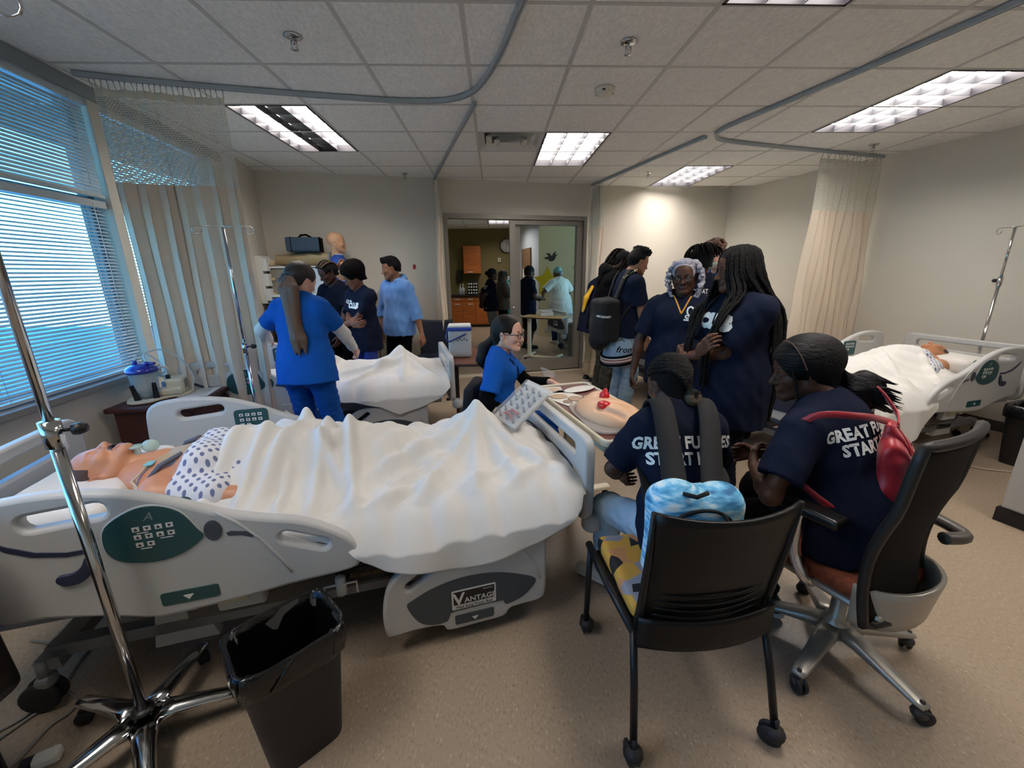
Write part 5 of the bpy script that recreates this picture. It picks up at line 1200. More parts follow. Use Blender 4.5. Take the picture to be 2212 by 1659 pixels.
    for y in (-1, 1):
        MB().lathe([(0, 0.33), (0.04, 0.335), (0.05, 0.35), (0.05, 0.40), (0.03, 0.415), (0, 0.415)], (-0.07, y * 0.42, 0), 16).build('bumper_wheel', M_GREYP, b)
        MB().tube([(0.02, y * 0.36, 0.40), (-0.04, y * 0.40, 0.41), (-0.07, y * 0.42, 0.405)], 0.014, 8).build('bumper_bracket', M_STEEL, b)
    # side rails
    for s in (-1, 1):
        yc = s * (BW2 + 0.045); yo = yc + s * 0.0235; yi = yc - s * 0.0235
        h1 = slot((1.865, 0.832), (1.70, 0.845), 0.024); h2 = slot((1.20, 0.643), (1.085, 0.59), 0.020)
        r = panel('side_rail', [HEADRAIL, h1, h2], 0.046, M_GREYP, b, yc, 0.014)
        def dec(nm, loop, m, y, th=0.008, bv=0.002):
            o = mesh_obj(nm, curve_mesh(nm, [loop], th, bv), m, r); o.matrix_basis = Matrix.Translation((0, y, 0)) @ RX90; sub(o, r); return o
        leaf_ = smooth_loop([(1.705, 0.72), (1.69, 0.785), (1.62, 0.83), (1.555, 0.838), (1.49, 0.805), (1.452, 0.735), (1.44, 0.70), (1.50, 0.655), (1.575, 0.638), (1.65, 0.65), (1.69, 0.675)], 4)
        dec('control_panel', leaf_, M_TEAL, yo)
        dec('control_rim', smooth_loop([((x - 1.575) * 1.035 + 1.575, (z - 0.735) * 1.045 + 0.735) for x, z in leaf_[::4]], 4), M_GREYP, yo - s * 0.003, 0.01, 0.004)
        dec('inner_panel', rrect(1.47, 0.685, 1.635, 0.83, 0.02), M_TEAL, yi)
        dec('tilt_dial', [(1.41 + 0.026 * math.cos(a), 0.717 + 0.038 * math.sin(a)) for a in np.linspace(0, 2 * pi, 24, endpoint=False)], M_SLATE, yo)
        dec('dash_mark', [(1.375, 0.70), (1.36, 0.705), (1.315, 0.693), (1.295, 0.676), (1.30, 0.667), (1.33, 0.682), (1.37, 0.688)], M_SLATE, yo, 0.004, 0.001)
        dec('angle_strip', [(1.97, 0.80), (1.93, 0.77), (1.87, 0.738), (1.80, 0.722), (1.735, 0.722), (1.735, 0.708), (1.80, 0.706), (1.88, 0.722), (1.935, 0.752), (1.972, 0.79)], M_BNAVY, yo, 0.004, 0.001)
        dec('release_handle', smooth_loop([(1.755, 0.70), (1.775, 0.665), (1.80, 0.648), (1.835, 0.645), (1.845, 0.625), (1.825, 0.607), (1.785, 0.61), (1.755, 0.635), (1.742, 0.67), (1.74, 0.70)], 3), M_BNAVY, yo, 0.016, 0.005)
        dec('latch_label', rrect(1.43, 0.462, 1.60, 0.512, 0.01), M_TEAL, yo, 0.005, 0.001)
        dec('latch_arrow', [(1.505, 0.492), (1.535, 0.492), (1.52, 0.474)], M_LABEL, yo + s * 0.003, 0.004, 0.0005)
        q = MB(); q.tube([(1.395, yo, 0.785), (1.34, yo, 0.735), (1.28, yo, 0.66), (1.225, yo, 0.56), (1.20, yo, 0.50)], 0.005, 6); o = q.build('seam_ridge', M_GREYP, r); sub(o, r)
        def btns(y, sg, pts):
            for i, (x, z) in enumerate(pts):
                q = MB(); q.poly([(x - .0095, z - .008), (x + .0095, z - .008), (x + .0095, z + .008), (x - .0095, z + .008)], y - 0.0015, y + 0.0015, 'Y')
                up = i % 2 == 0; k = 1 if up else -1
                q.poly([(x - .0055, z - .004 * k), (x + .0055, z - .004 * k), (x, z + .005 * k)], y + sg * 0.0012, y + sg * 0.0025, 'Y')
                o = q.build('button', [M_LABEL, M_BLACK], r, fix=True); sub(o, r)
                for p in o.data.polygons[6:]: p.material_index = 1
        xs = (1.612, 1.582, 1.552, 1.522) if s > 0 else (1.522, 1.552, 1.582, 1.612)
        xi = xs[::-1]
        btns(yo + s * 0.004, s, [(xs[0], .765), (xs[1], .765), (xs[2], .765), (xs[3], .765), (xs[0], .737), (xs[1], .737), (xs[2], .737), (xs[3], .737), (xs[0], .709), (xs[1], .709)])
        xi = [x - 0.012 for x in xi]
        btns(yi - s * 0.004, -s, [(xi[0], .80), (xi[1], .80), (xi[2], .80), (xi[3], .80), (xi[0], .772), (xi[1], .772), (xi[2], .772), (xi[3], .772), (xi[0], .744), (xi[1], .744)])
        for x, z, w in ((xs[0] * .5 + xs[1] * .5, .7505, .03), (xs[0] * .5 + xs[1] * .5, .694, .03), (xs[2] * .5 + xs[3] * .5, .722, .034)):
            o = MB().box((x, yo + s * 0.0045, z), (w, 0.001, 0.003)).build('button_caption', M_LABEL, r); sub(o, r)
        o = side_text('maker_mark', 'A', 0.040, 1.575, 0.803, yo + s * 0.0045, s, mat('mark_grey', '7d8a8c', 0.5), r, shear=0.35); sub(o, r)
        # foot rail, lowered
        yc2 = s * (BW2 + 0.050); yo = yc2 + s * 0.0215
        h = slot((0.80, 0.325), (0.715, 0.385), 0.0165)
        r = panel('side_rail', [FOOTRAIL, h], 0.042, M_GREYP, b, yc2, 0.013)
        dec('dark_inset', smooth_loop([(0.815, 0.235), (0.79, 0.262), (0.70, 0.300), (0.58, 0.32), (0.45, 0.31), (0.33, 0.27), (0.262, 0.23), (0.285, 0.185), (0.335, 0.148), (0.395, 0.133), (0.41, 0.148), (0.43, 0.158), (0.62, 0.158), (0.645, 0.142), (0.66, 0.118), (0.72, 0.118), (0.775, 0.15)], 4), M_SLATE, yo, 0.005, 0.001)
        dec('latch_label', rrect(0.455, 0.088, 0.625, 0.135, 0.008), M_SLATE, yo, 0.006, 0.001)
        dec('latch_arrow', [(0.525, 0.114), (0.553, 0.114), (0.539, 0.097)], M_LABEL, yo + s * 0.003, 0.004, 0.0005)
        dec('name_plate', rrect(0.445, 0.168, 0.635, 0.262, 0.006), M_LABEL, yo + s * 0.003, 0.004, 0.0005)
        dec('name_plate_field', rrect(0.452, 0.192, 0.628, 0.256, 0.003), M_BLACK, yo + s * 0.0045, 0.004, 0.0005)
        a = -s
        for txt, size, x, z, mm, kw in (('V', 0.080, 0.54 + a * -0.066, 0.218, M_LABEL, dict(bold=0.0018)), ('ANTAGE', 0.0345, 0.54 + a * 0.026, 0.208, M_LABEL, dict(bold=0.0006)), ('Med Surg Tutor Bed', 0.019, 0.54, 0.179, M_BLACK, {}), ('Absolutions', 0.009, 0.54 + a * 0.06, 0.247, M_LABEL, {})):
            o = side_text('plate_lettering', txt, size, x, z, yo + s * 0.0068, s, mm, r, **kw); sub(o, r)
        q = MB(); q.tube([(0.335, yo, 0.415), (0.29, yo, 0.35), (0.25, yo, 0.27), (0.24, yo, 0.225)], 0.004, 6); o = q.build('seam_ridge', M_GREYP, r); sub(o, r)
        # rail bracket and drainage hook, frame label
        q = MB(); q.rbox((1.40, s * 0.45, 0.39), (0.16, 0.05, 0.10), 0.012); q.rbox((1.56, s * 0.45, 0.40), (0.05, 0.04, 0.07), 0.012); q.build('rail_bracket', M_GREYP, b)
        MB().box((1.42, s * 0.478, 0.395), (0.09, 0.006, 0.03)).build('angle_gauge', mat('gauge_cream', 'c9c2a0', 0.4), b)
        MB().box((0.93, s * 0.424, 0.345), (0.30, 0.006, 0.075)).build('frame_label', M_BLACK, b)
        side_text('frame_label_text', 'Absolutions', 0.034, 0.95, 0.345, s * 0.4285, s, mat('label_gold', '8a6a35', 0.5), b)
        MB().box((0.93 + a * 0.115, s * 0.4285, 0.35), (0.05, 0.002, 0.04)).build('label_sticker', mat('label_orange', 'b07a35', 0.5), b)
        MB().cyl((1.06, s * 0.46, 0.30), (1.06, s * 0.46, 0.375), 0.02, 12).build('pole_socket', M_WHITE, b)
        MB().tube([(1.12, s * 0.47, 0.30), (1.12, s * 0.47, 0.35), (1.06, s * 0.475, 0.355), (1.00, s * 0.47, 0.35), (1.00, s * 0.47, 0.30)], 0.005, 6).build('drainage_hook', M_WHITE, b)
    return b
def bedM(foot, ang): return Matrix.Translation((foot[0], foot[1], 0)) @ Matrix.Rotation(math.radians(ang), 4, 'Z')
BEDS = {1: bedM((0.272, 2.115), -165.5), 2: bedM((-0.525, 4.04), -167.0), 3: bedM((2.185, 3.115), 14.0), 4: bedM((1.80, 5.15), 14.0), 5: bedM((1.22, 7.95), 14.0)}
bed1 = make_bed('hospital_bed', 'large grey hospital bed in front with a gowned patient simulator', BEDS[1])
for k, lb in ((2, 'grey hospital bed by the back left wall, beyond the person in blue scrubs'), (3, 'grey hospital bed at the right wall, headed by the slim drip pole'), (4, 'grey hospital bed half hidden behind the group by the back right wall'), (5, 'grey hospital bed seen through the glass door panel')):
    c = copy_tree(bed1); c.matrix_world = BEDS[k]; c['label'] = lb
# ------------------------------------------------------------------ pillows and sheets
def cloth(name, label, M, zf, x0, x1, yfar, ynear, hem, near=1, seed=1, nx=150, ny=95, nh=34, m=None, cat='sheet', folds=(), rnd=0.004, hang_off=0.0, foot=None):
    """sheet over a bed: zf(x,y) height on top; hem(x) lower edge on the near side (None: tucked)"""
    r = np.random.RandomState(seed)
    X = np.linspace(x0, x1, nx); rows = []
    fl = [(np.array(a, float), np.array(b2, float), w, h) for a, b2, w, h in folds]
    ph = [(r.uniform(8, 26), r.uniform(-20, 20), r.uniform(0, 6)) for _ in range(8)]
    def fold(x, y):
        z = np.zeros_like(x)
        for a, b2, w, h in fl:
            d = b2 - a; L = d @ d; t = np.clip(((x - a[0]) * d[0] + (y - a[1]) * d[1]) / L, 0, 1)
            q = np.hypot(x - a[0] - t * d[0], y - a[1] - t * d[1]); z += 1.35 * h * np.exp(-(q / w) ** 2) * np.sin(pi * np.clip(t * 0.92 + 0.08, 0, 1)) ** 0.5
        for fx, fy, p0 in ph: z += rnd * np.abs(np.sin(fx * x + fy * y + p0 + 1.2 * np.sin(4 * x - 3 * y + p0))) - rnd * 0.6
        return z
    yt = np.linspace(yfar, ynear, ny); XX, YY = np.meshgrid(X, yt, indexing='ij')
    ZZ = zf(XX, YY) + fold(XX, YY)
    P = [np.stack([XX, YY * near, ZZ], -1)]
    zb = ZZ[:, -1]; hz = np.array([hem(x) for x in X])
    t = np.linspace(0, 1, nh + 1)[1:]
    D = np.maximum(zb - hz, 0.01)[:, None]; Zh = zb[:, None] - D * t[None, :] ** 1.0
    out = 0.035 * (1 - np.exp(-t * D / 0.03)) + hang_off * np.clip(t * D / 0.12, 0, 1)
    wave = sum(np.sin(X[:, None] * f + p0 + 1.5 * t[None, :] * np.sin(X[:, None] * 3 + p0)) for f, _, p0 in ph[:4]) / 4
    out = out + (0.006 + 0.020 * t[None, :]) * wave * np.clip(D / 0.2, 0, 1)
    P.append(np.stack([np.repeat(X[:, None], nh, 1), (ynear + out) * near, Zh], -1))
    G = np.concatenate(P, 1); n2 = G.shape[1]
    V = G.reshape(-1, 3); F = [(i * n2 + j, (i + 1) * n2 + j, (i + 1) * n2 + j + 1, i * n2 + j + 1) for i in range(nx - 1) for j in range(n2 - 1)]
    F = np.array(F); F = F[:, ::-1] if near > 0 else F
    me = np_mesh(name, V, F); o = mesh_obj(name, me, m or M_SHEET); o.matrix_world = M
    md = o.modifiers.new('thickness', 'SOLIDIFY'); md.thickness = 0.0025; md.offset = -1
    return tag(o, label, cat, 'bed sheets')
G2 = lambda x, y, cx, cy, sx, sy: np.exp(-((x - cx) / sx) ** 2 - ((y - cy) / sy) ** 2)
def zf1(x, y):
    z = 0.645 + 0.205 * G2(x, y, 1.46, -0.03, 0.22, 0.25) + 0.13 * G2(x, y, 1.10, -0.03, 0.26, 0.23) + 0.105 * G2(x, y, 0.85, -0.03, 0.22, 0.22)
    d = np.hypot((x - 0.385) * 0.9, (y + 0.06) * 1.0); z += 0.215 * np.exp(-(d / 0.16) ** 1.25) + 0.03 * G2(x, y, 0.15, 0, 0.2, 0.3) + 0.02 * G2(x, y, 0.6, 0, .2, .2)
    return np.maximum(z, 0.645) - 0.03 * np.clip((y - 0.36) / 0.1, 0, 1) ** 2 - 0.03 * np.clip((0.10 - x) / 0.1, 0, 1) ** 2 - 0.05 * np.clip((-0.38 - y) / .08, 0, 1)
hemx = [0.02, 0.05, 0.11, 0.27, 0.40, 0.5, 0.58, 0.67, 0.78, 0.88, 0.96, 1.02, 1.1, 1.6]; hemz = [0.57, 0.53, 0.485, 0.425, 0.395, 0.38, 0.375, 0.392, 0.42, 0.44, 0.49, 0.55, 0.58, 0.60]
F1 = [((0.38, -.02), (0.75, 0.44), 0.028, 0.03), ((0.38, -.02), (0.5, 0.45), 0.03, 0.028), ((0.36, 0), (0.28, 0.45), 0.03, 0.022), ((0.40, -.05), (1.0, 0.30), 0.03, 0.03), ((0.35, -.02), (0.1, 0.40), 0.03, 0.02),
      ((0.55, 0.15), (1.02, 0.44), 0.022, 0.022), ((0.62, 0.30), (1.0, 0.46), 0.018, 0.018), ((1.02, -0.25), (0.98, 0.46), 0.026, 0.045), ((1.10, -0.28), (1.14, 0.45), 0.025, 0.04), ((1.20, -0.3), (1.36, 0.42), 0.03, 0.035),
      ((1.16, 0.0), (1.02, 0.30), 0.024, 0.035), ((1.30, -0.33), (1.12, -0.1), 0.035, 0.06), ((1.42, -0.30), (1.20, -0.18), 0.03, 0.06), ((1.45, -.1), (1.55, .42), 0.03, 0.03), ((1.35, -.05), (1.42, .44), 0.022, 0.03), ((1.05, -0.33), (1.35, -0.36), 0.035, 0.07), ((0.5, -0.2), (1.0, -0.22), 0.03, 0.02), ((1.24, 0.1), (1.26, .45), 0.018, 0.026), ((0.2, 0.25), (0.6, 0.42), 0.02, 0.014), ((0.1, 0.3), (0.4, 0.46), 0.02, 0.014)]
cloth('bed_sheet', 'white sheet tented over the legs of the patient simulator in front', BEDS[1], zf1, 0.0, 1.56, -0.45, 0.455, lambda x: float(np.interp(x, hemx, hemz)), 1, 3, folds=F1, rnd=0.008, hang_off=0.075, nx=190, ny=110)
def zf2(x, y):
    z = 0.645 + 0.20 * G2(x, y, 1.2, -0.05, 0.16, 0.20) + 0.10 * G2(x, y, 0.85, 0, 0.25, 0.2); d = np.hypot(x - 0.40, (y + 0.05)); z += 0.215 * np.exp(-(d / 0.17) ** 1.25)
    return np.maximum(z, 0.645) - 0.03 * np.clip((y - 0.36) / 0.1, 0, 1) ** 2 - 0.05 * np.clip((-0.38 - y) / .08, 0, 1)
F2 = [((0.40, -.02), (0.85, 0.44), 0.03, 0.03), ((0.38, 0), (0.4, 0.45), 0.03, 0.025), ((0.36, 0), (0.1, 0.44), 0.03, 0.02), ((1.05, -0.1), (1.1, 0.3), 0.04, 0.05), ((0.95, -.1), (1.2, 0.4), 0.03, 0.04), ((0.4, .1), (1.0, 0.25), 0.03, 0.03)]
cloth('bed_sheet', 'white sheet tented over legs on the back left bed', BEDS[2], zf2, 0.0, 1.35, -0.45, 0.455, lambda x: float(np.interp(x, [0, .1, .3, .45, .6, .8, 1.0, 1.4], [.56, .47, .40, .36, .44, .50, .52, .53])), 1, 5, folds=F2, nx=110, ny=70, nh=24, hang_off=0.07)
def zf3(x, y):
    z = 0.645 + 0.20 * G2(x, y, 1.5, 0, 0.22, 0.24) + 0.14 * G2(x, y, 1.05, 0, 0.35, 0.22) + 0.16 * G2(x, y, 0.35, 0, 0.22, 0.2)
    return z - 0.03 * np.clip((y - 0.36) / 0.1, 0, 1) ** 2 - 0.05 * np.clip((-0.38 - y) / .08, 0, 1)
F3 = [((0.9, 0.1), (0.7, 0.46), 0.03, 0.035), ((1.0, 0.1), (0.95, 0.46), 0.03, 0.035), ((1.1, 0.2), (1.15, 0.46), 0.03, 0.03), ((0.6, 0), (0.4, 0.45), 0.03, 0.03), ((1.3, -.1), (1.0, 0.3), 0.035, 0.04), ((1.6, 0), (1.3, 0.40), 0.025, 0.03), ((0.95, -.2), (1.5, -.1), 0.03, 0.03)]
cloth('bed_sheet', 'white sheet hanging low off the side of the right hand bed', BEDS[3], zf3, 0.02, 1.66, -0.45, 0.455, lambda x: float(np.interp(x, [0, .3, .6, .95, 1.02, 1.1, 1.7], [.40, .26, .22, .30, .40, .56, .58])), -1, 7, folds=F3, nx=120, ny=70, nh=34, hang_off=0.07, rnd=0.006)
def zf4(x, y): return 0.65 + 0.10 * G2(x, y, 1.0, 0, 0.5, 0.25) - 0.03 * np.clip((y - 0.36) / 0.1, 0, 1) ** 2 - 0.05 * np.clip((-0.38 - y) / .08, 0, 1)
cloth('bed_sheet', 'rumpled white sheet on the back right bed behind the group', BEDS[4], zf4, 0.0, 1.8, -0.45, 0.455, lambda x: 0.5, -1, 9, folds=F3, nx=60, ny=40, nh=10, rnd=0.01)
cloth('bed_sheet', 'white sheet on the bed behind the glass door panel', BEDS[5], zf4, 0.0, 1.8, -0.45, 0.455, lambda x: 0.5, 1, 11, folds=F2, nx=60, ny=40, nh=10, rnd=0.01)
def pillow(label, M, x, y=0, h=0.065, w=0.32, d=0.19):
    g = SDF(); g.box((x, y, 0.645 + h * 0.75), (d - 0.04, w - 0.05, h * 0.35), 0.045, 0); g.ell((x, y, 0.645 + h), (d * .9, w * .9, h), 0.05)
    V, F, mi = g.mesh(0.014); V = wrinkle(V, F, 0.005, 18, 3)
    o = mesh_obj('pillow', np_mesh('pillow', V, F), M_SHEET); o.matrix_world = M; tag(o, label, 'pillow', 'bed pillows'); return o
pillow('white pillow under the head of the front patient simulator', BEDS[1], 2.02, 0.0, 0.055)
pillow('white pillow under the head on the right hand bed', BEDS[3], 2.0)
# crumpled blanket on bed 2
g = SDF(); r = np.random.RandomState(2)
for i in range(9): a = np.array((1.80 + r.uniform(-.2, .2), 0.12 + r.uniform(-.22, .2), 0.70 + r.uniform(0, .09))); g.cone(a, a + unit(r.randn(3)) * np.array((.14, .14, .05)), 0.055, 0.04, 0.03)
V, F, mi = g.mesh(0.012); o = mesh_obj('blanket', np_mesh('blanket', wrinkle(V, F, 0.012, 26, 2), F), M_SHEET); o.matrix_world = BEDS[2]; tag(o, 'crumpled white blanket at the head of the back left bed', 'blanket')
# ------------------------------------------------------------------ patient simulators
SK_SIM = mat('simulator_vinyl', 'c98d6a', 0.45, bump=0.03, bscale=90); SIM_HAIR = mat('simulator_painted_hair', '4a3833', 0.6); GOWN = bpy.data.materials.new('gown_print'); GOWN.use_nodes = True
t = GOWN.node_tree; b_ = t.nodes['Principled BSDF']; b_.inputs['Roughness'].default_value = 0.85
tcn = t.nodes.new('ShaderNodeTexCoord'); mp = t.nodes.new('ShaderNodeMapping'); mp.inputs['Rotation'].default_value = (0, 0, 0.78); mp.inputs['Scale'].default_value = (36, 36, 0.001); t.links.new(tcn.outputs['Object'], mp.inputs[0])
vo = t.nodes.new('ShaderNodeTexVoronoi'); vo.inputs['Scale'].default_value = 1.0; vo.inputs['Randomness'].default_value = 0.12; t.links.new(mp.outputs[0], vo.inputs['Vector'])
rr_ = t.nodes.new('ShaderNodeValToRGB'); rr_.color_ramp.elements[0].position = 0.25; rr_.color_ramp.elements[0].color = (*lin('6a7396'), 1); rr_.color_ramp.elements[1].position = 0.31; rr_.color_ramp.elements[1].color = (*lin('d9dade'), 1)
t.links.new(vo.outputs['Distance'], rr_.inputs[0]); t.links.new(rr_.outputs[0], b_.inputs['Base Color'])
def simulator(label, M, hx, hz, gown=True, mouth='open', skin=SK_SIM, hair=SIM_HAIR, hy=0.0, turn=0.0):
    o = thing('patient_simulator', label, 'mannequin', M=M, group='patient simulators on the beds')
    # lying frame: head local +Z (crown) -> bed +x ; face +Y -> up ; X -> ...
    R = np.array([[0, 0, 1], [1, 0, 0], [0, 1, 0]], float)          # columns images of X,Y,Z: X->y, Y->z, Z->x
    R = R @ roty(0) @ rotz(turn) @ rotx(0.12); T = np.eye(4); T[:3, :3] = R * 1.0; T[:3, 3] = (hx, hy, hz)
    g = SDF(); head_sdf(g, mouth=mouth, lids=True); g.cone((0, -0.012, -0.05), (0, -0.02, -0.21), 0.052, 0.058, 0.03)
    Vh, Fh, mh = g.mesh(0.0042); Vh = Vh @ R.T + T[:3, 3]
    g = SDF(); nb = A3(hx - 0.20, hy, hz - 0.045)
    g.cone(nb, nb - A3(0.30, 0, 0.0), 0.15, 0.155, 0.05, sq=(A3(0, 0, 1), 0.62)); g.cone(nb - A3(.05, -0.19, 0.01), nb - A3(.05, 0.19, 0.01), 0.06, 0.06, 0.06)
    for s in (-1, 1): g.cone(nb + A3(-0.05, s * 0.19, -0.01), nb + A3(-0.34, s * 0.25, -0.03), 0.052, 0.042, 0.03)
    for s in (-1, 1): g.ell(nb + A3(-0.18, s * 0.085, 0.075), (0.075, 0.08, 0.06), 0.05)
    g.cone(nb + A3(0.10, 0, 0.03), nb, 0.055, 0.07, 0.04)
    V, F, mi = g.mesh(0.009)
    me = np_mesh('body', np.concatenate([Vh, V]), np.concatenate([Fh, F + len(Vh)]), np.concatenate([mh, mi * 0]))
    mesh_obj('body', me, [skin, mat('simulator_lip', 'b06a56', 0.4), mat('mouth_dark', '2a0f10', 0.5)], o)
    g = SDF(); g.ell((0, -0.018, 0.036), (0.083, 0.103, 0.094), 0); g.cone((0, -0.05, 0), (0, -0.06, -0.07), 0.064, 0.04, 0.03); g.ell((0, 0.118, -0.042), (0.082, 0.098, 0.108), 0.01, sub=True)
    for sx in (-1, 1): g.ell((sx * 0.088, 0.012, -0.03), (0.036, 0.03, 0.05), 0.01, sub=True)
    sdf_obj('painted_hair', g, 0.005, hair, o, T)
    if gown:
        g = SDF(); c = nb + A3(-0.12, 0, 0)
        g.cone(c, c - A3(0.20, 0, 0.0), 0.17, 0.18, 0.05, sq=(A3(0, 0, 1), 0.62))
        for s in (-1, 1): g.ell(nb + A3(-0.18, s * 0.085, 0.08), (0.085, 0.09, 0.07), 0.06); g.cone(nb + A3(-0.13, s * 0.19, -0.01), nb + A3(-0.26, s * 0.23, -0.02), 0.066, 0.070, 0.05)
        g.plane(nb + A3(-0.085, 0, 0), A3(1, 0, 0.45))
        sdf_obj('gown', g, 0.009, GOWN, o, wr=(0.006, 22, 3))
    return o, nb, R, T
s1, nb, R1, T1 = simulator('patient simulator with an open mouth in a blue patterned hospital gown', BEDS[1], 1.965, 0.765)
# chest skin, airway collar, straps
g = SDF(); g.cone(nb + A3(0.03, 0, 0.02), nb - A3(0.10, 0, -0.02), 0.115, 0.15, 0.03, sq=(A3(0, 0, 1), 0.60)); sdf_obj('chest_skin', g, 0.008, mat('simulator_chest_tan', 'b59a72', 0.5), s1)
gs = MB(); grn = mat('collar_green', '4f9a52', 0.5)
gs.tube([nb + A3(0.075 + 0.012 * math.cos(2 * t), 0.068 * math.sin(t), 0.012 + 0.066 * math.cos(t)) for t in np.linspace(-2.2, 2.2, 18)], 0.008, 6); gs.build('collar_strap', grn, s1)
cl = clear_mat('airway_clear', 'cfe6dc', 0.45, 0.1)
q = MB(); q.lathe([(0.012, 0), (0.032, 0.004), (0.036, 0.012), (0.02, 0.02), (0.012, 0.022), (0.012, 0.05), (0.024, 0.055), (0.026, 0.062)], (nb[0] + 0.075, nb[1], nb[2] + 0.075), 18); q.build('tracheostomy_tube', cl, s1)
q = MB(); q.sphere((nb[0] + 0.035, nb[1] - 0.02, nb[2] + 0.125), (0.032, 0.03, 0.026), 14, 10); q.build('airway_mask', cl, s1)
for s in (-1, 1):
    MB().tube([nb + A3(0.0, s * 0.17, 0.02), nb + A3(-0.05, s * 0.125, 0.085), nb + A3(-0.12, s * 0.09, 0.115)], [0.011, 0.011, 0.011], 8).build('gown_tie', mat('strap_grey', '5a5f6b', 0.7), s1)
MB().rbox(nb + A3(0.0, 0.085, 0.085), (0.03, 0.045, 0.006), 0.003).build('electrode_patch', mat('patch_blue', '7cc0c8', 0.5), s1)
for k in range(3): MB().tube([nb + A3(0.0, 0.10, 0.085), nb + A3(0.03, 0.15 + .01 * k, 0.05), nb + A3(0.02 - .015 * k, 0.19, 0.0), nb + A3(-0.02, 0.21, -0.05)], 0.004, 6).build('lead_wire', mat('wire_cream', 'c9bda2', 0.5), s1)
simulator('patient simulator lying at the head of the right hand bed', BEDS[3], 1.92, 0.755, True, 'closed', mat('simulator_vinyl_tan', 'b9825c', 0.45), SIM_HAIR, 0.0, -0.3)
# ------------------------------------------------------------------ furniture and loose things
M_WOODR = mat('mahogany_laminate', '4a2420', 0.4, col2='3b1b18', vscale=5, stretch=(1, 8, 1)); M_WALNUT = mat('walnut_laminate', '6b4232', 0.4, col2='5a3527', vscale=4, stretch=(1, 12, 1)); M_CREAM = mat('cream_plastic', 'd6cdb4', 0.45)
M_BLKMET = mat('black_metal', '19191b', 0.4, 0.3); M_TRAYTOP = mat('tray_cherry_laminate', '6e3328', 0.38, col2='5e2a21', vscale=6, stretch=(10, 1, 1))
def caster(p, parent, r=0.028, m=None, name='caster', rz=0.0):
    x, y = p; c = MB(); c.cyl((x, y, r * 2 + 0.03), (x, y, r * 1.6), 0.008, 8); c.sphere((x, y, r * 1.35), (r * .9, r * .9, r * .7), 10, 6); o = c.build(name, m or M_DKRUB, parent)
    w = MB(); R = Matrix.Rotation(rz, 3, 'Z')
    for s in (-1, 1):
        q = MB(); q.lathe([(0, -0.007), (r * .85, -0.007), (r, -0.003), (r, 0.003), (r * .85, 0.007), (0, 0.007)], (0, 0, 0), 16, 'Y')
        w.add([R @ Vector(v) + Vector((x, y, r)) + R @ Vector((0.012, s * 0.012, 0)) for v in q.v], q.f, True)
    w.build('wheel', M_DKRUB, o); return o
# drip stands
def drip_stand(label, x, y, h, hooks=True, legs=5, clamp=1.15, leg_r=0.30, rz=0.3, base=True, r=0.0135, z0=0.0):
    o = thing('drip_stand', label, 'drip stand', (x, y, z0), rz, 'drip stands')
    MB().cyl((0, 0, 0.10 if base else 0), (0, 0, clamp), r * 1.15, 14).build('lower_pole', M_CHROME, o)
    MB().cyl((0, 0, clamp - 0.02), (0, 0, h), r * 0.85, 12).build('upper_pole', M_CHROME, o)
    MB().cyl((0, 0, clamp - 0.05), (0, 0, clamp + 0.025), r * 1.7, 14).build('height_collar', M_CHROME, o)
    k = MB(); k.cyl((r, 0, clamp - 0.005), (r + 0.03, 0, clamp - 0.005), 0.005, 8); k.lathe([(0.0, r + 0.028), (0.016, r + 0.03), (0.018, r + 0.045), (0.012, r + 0.06), (0, r + 0.06)], (0, 0, clamp - 0.005), 6, 'X'); k.build('clamp_knob', M_BLACK, o)
    if hooks:
        for a in (0, pi):
            c, s = math.cos(a), math.sin(a); P = [(0, 0, h), (0.08 * c, 0.08 * s, h + 0.004), (0.15 * c, 0.15 * s, h + 0.004)] + [((0.15 + 0.026 * math.sin(t)) * c, (0.15 + 0.026 * math.sin(t)) * s, h - 0.022 + 0.026 * math.cos(t)) for t in np.linspace(0.2, 5.0, 10)]
            MB().tube(P, 0.0035, 6).build('hook', M_CHROME, o)
    if base:
        h_ = MB(); h_.lathe([(0.055, 0.085), (0.058, 0.10), (0.045, 0.125), (0.025, 0.13), (0.0, 0.13)], n=20); h_.build('hub', M_CHROME, o)
        MB().lathe([(0.016, 0.131), (0.034, 0.131), (0.030, 0.142), (0.016, 0.146)], n=18).build('hub_collar', M_BLACK, o)
        for i in range(legs):
            a = 2 * pi * i / legs; c, s = math.cos(a), math.sin(a); R = Matrix.Rotation(a, 3, 'Z')
            kk_ = 1.5 if r > 0.012 else 1.0; prof = [(0.03, 0.108, 0.034 * kk_, 0.022), (0.09, 0.108, 0.022 * kk_, 0.020), (0.18, 0.098, 0.018 * kk_, 0.018), (leg_r, 0.082, 0.016 * kk_, 0.013), (leg_r + 0.015, 0.078, 0.009 * kk_, 0.008)]
            q = MB(); rings = []
            for (d, z, wy, hz) in prof: rings.append([R @ Vector((d, wy * math.cos(t), z + hz * math.sin(t))) for t in np.linspace(0, 2 * pi, 10, endpoint=False)])
            q.add([v for g in rings for v in g], [(i2 * 10 + j, i2 * 10 + (j + 1) % 10, (i2 + 1) * 10 + (j + 1) % 10, (i2 + 1) * 10 + j) for i2 in range(4) for j in range(10)] + [tuple(range(10)), tuple(40 + j for j in range(10))], True)
            q.build('leg', M_CHROME, o); caster((leg_r * c * 0.95, leg_r * s * 0.95), o, 0.026, rz=a + 0.7)
    return o
drip_stand('chrome drip stand with five legs in the near left corner', -1.211, 1.098, 2.15, True, 5, 1.14, 0.30, 0.35)
drip_stand('chrome drip stand with double hook top by the window curtain', -1.79, 2.985, 1.85, True, 5, 1.05, 0.26, 0.3, r=0.011)
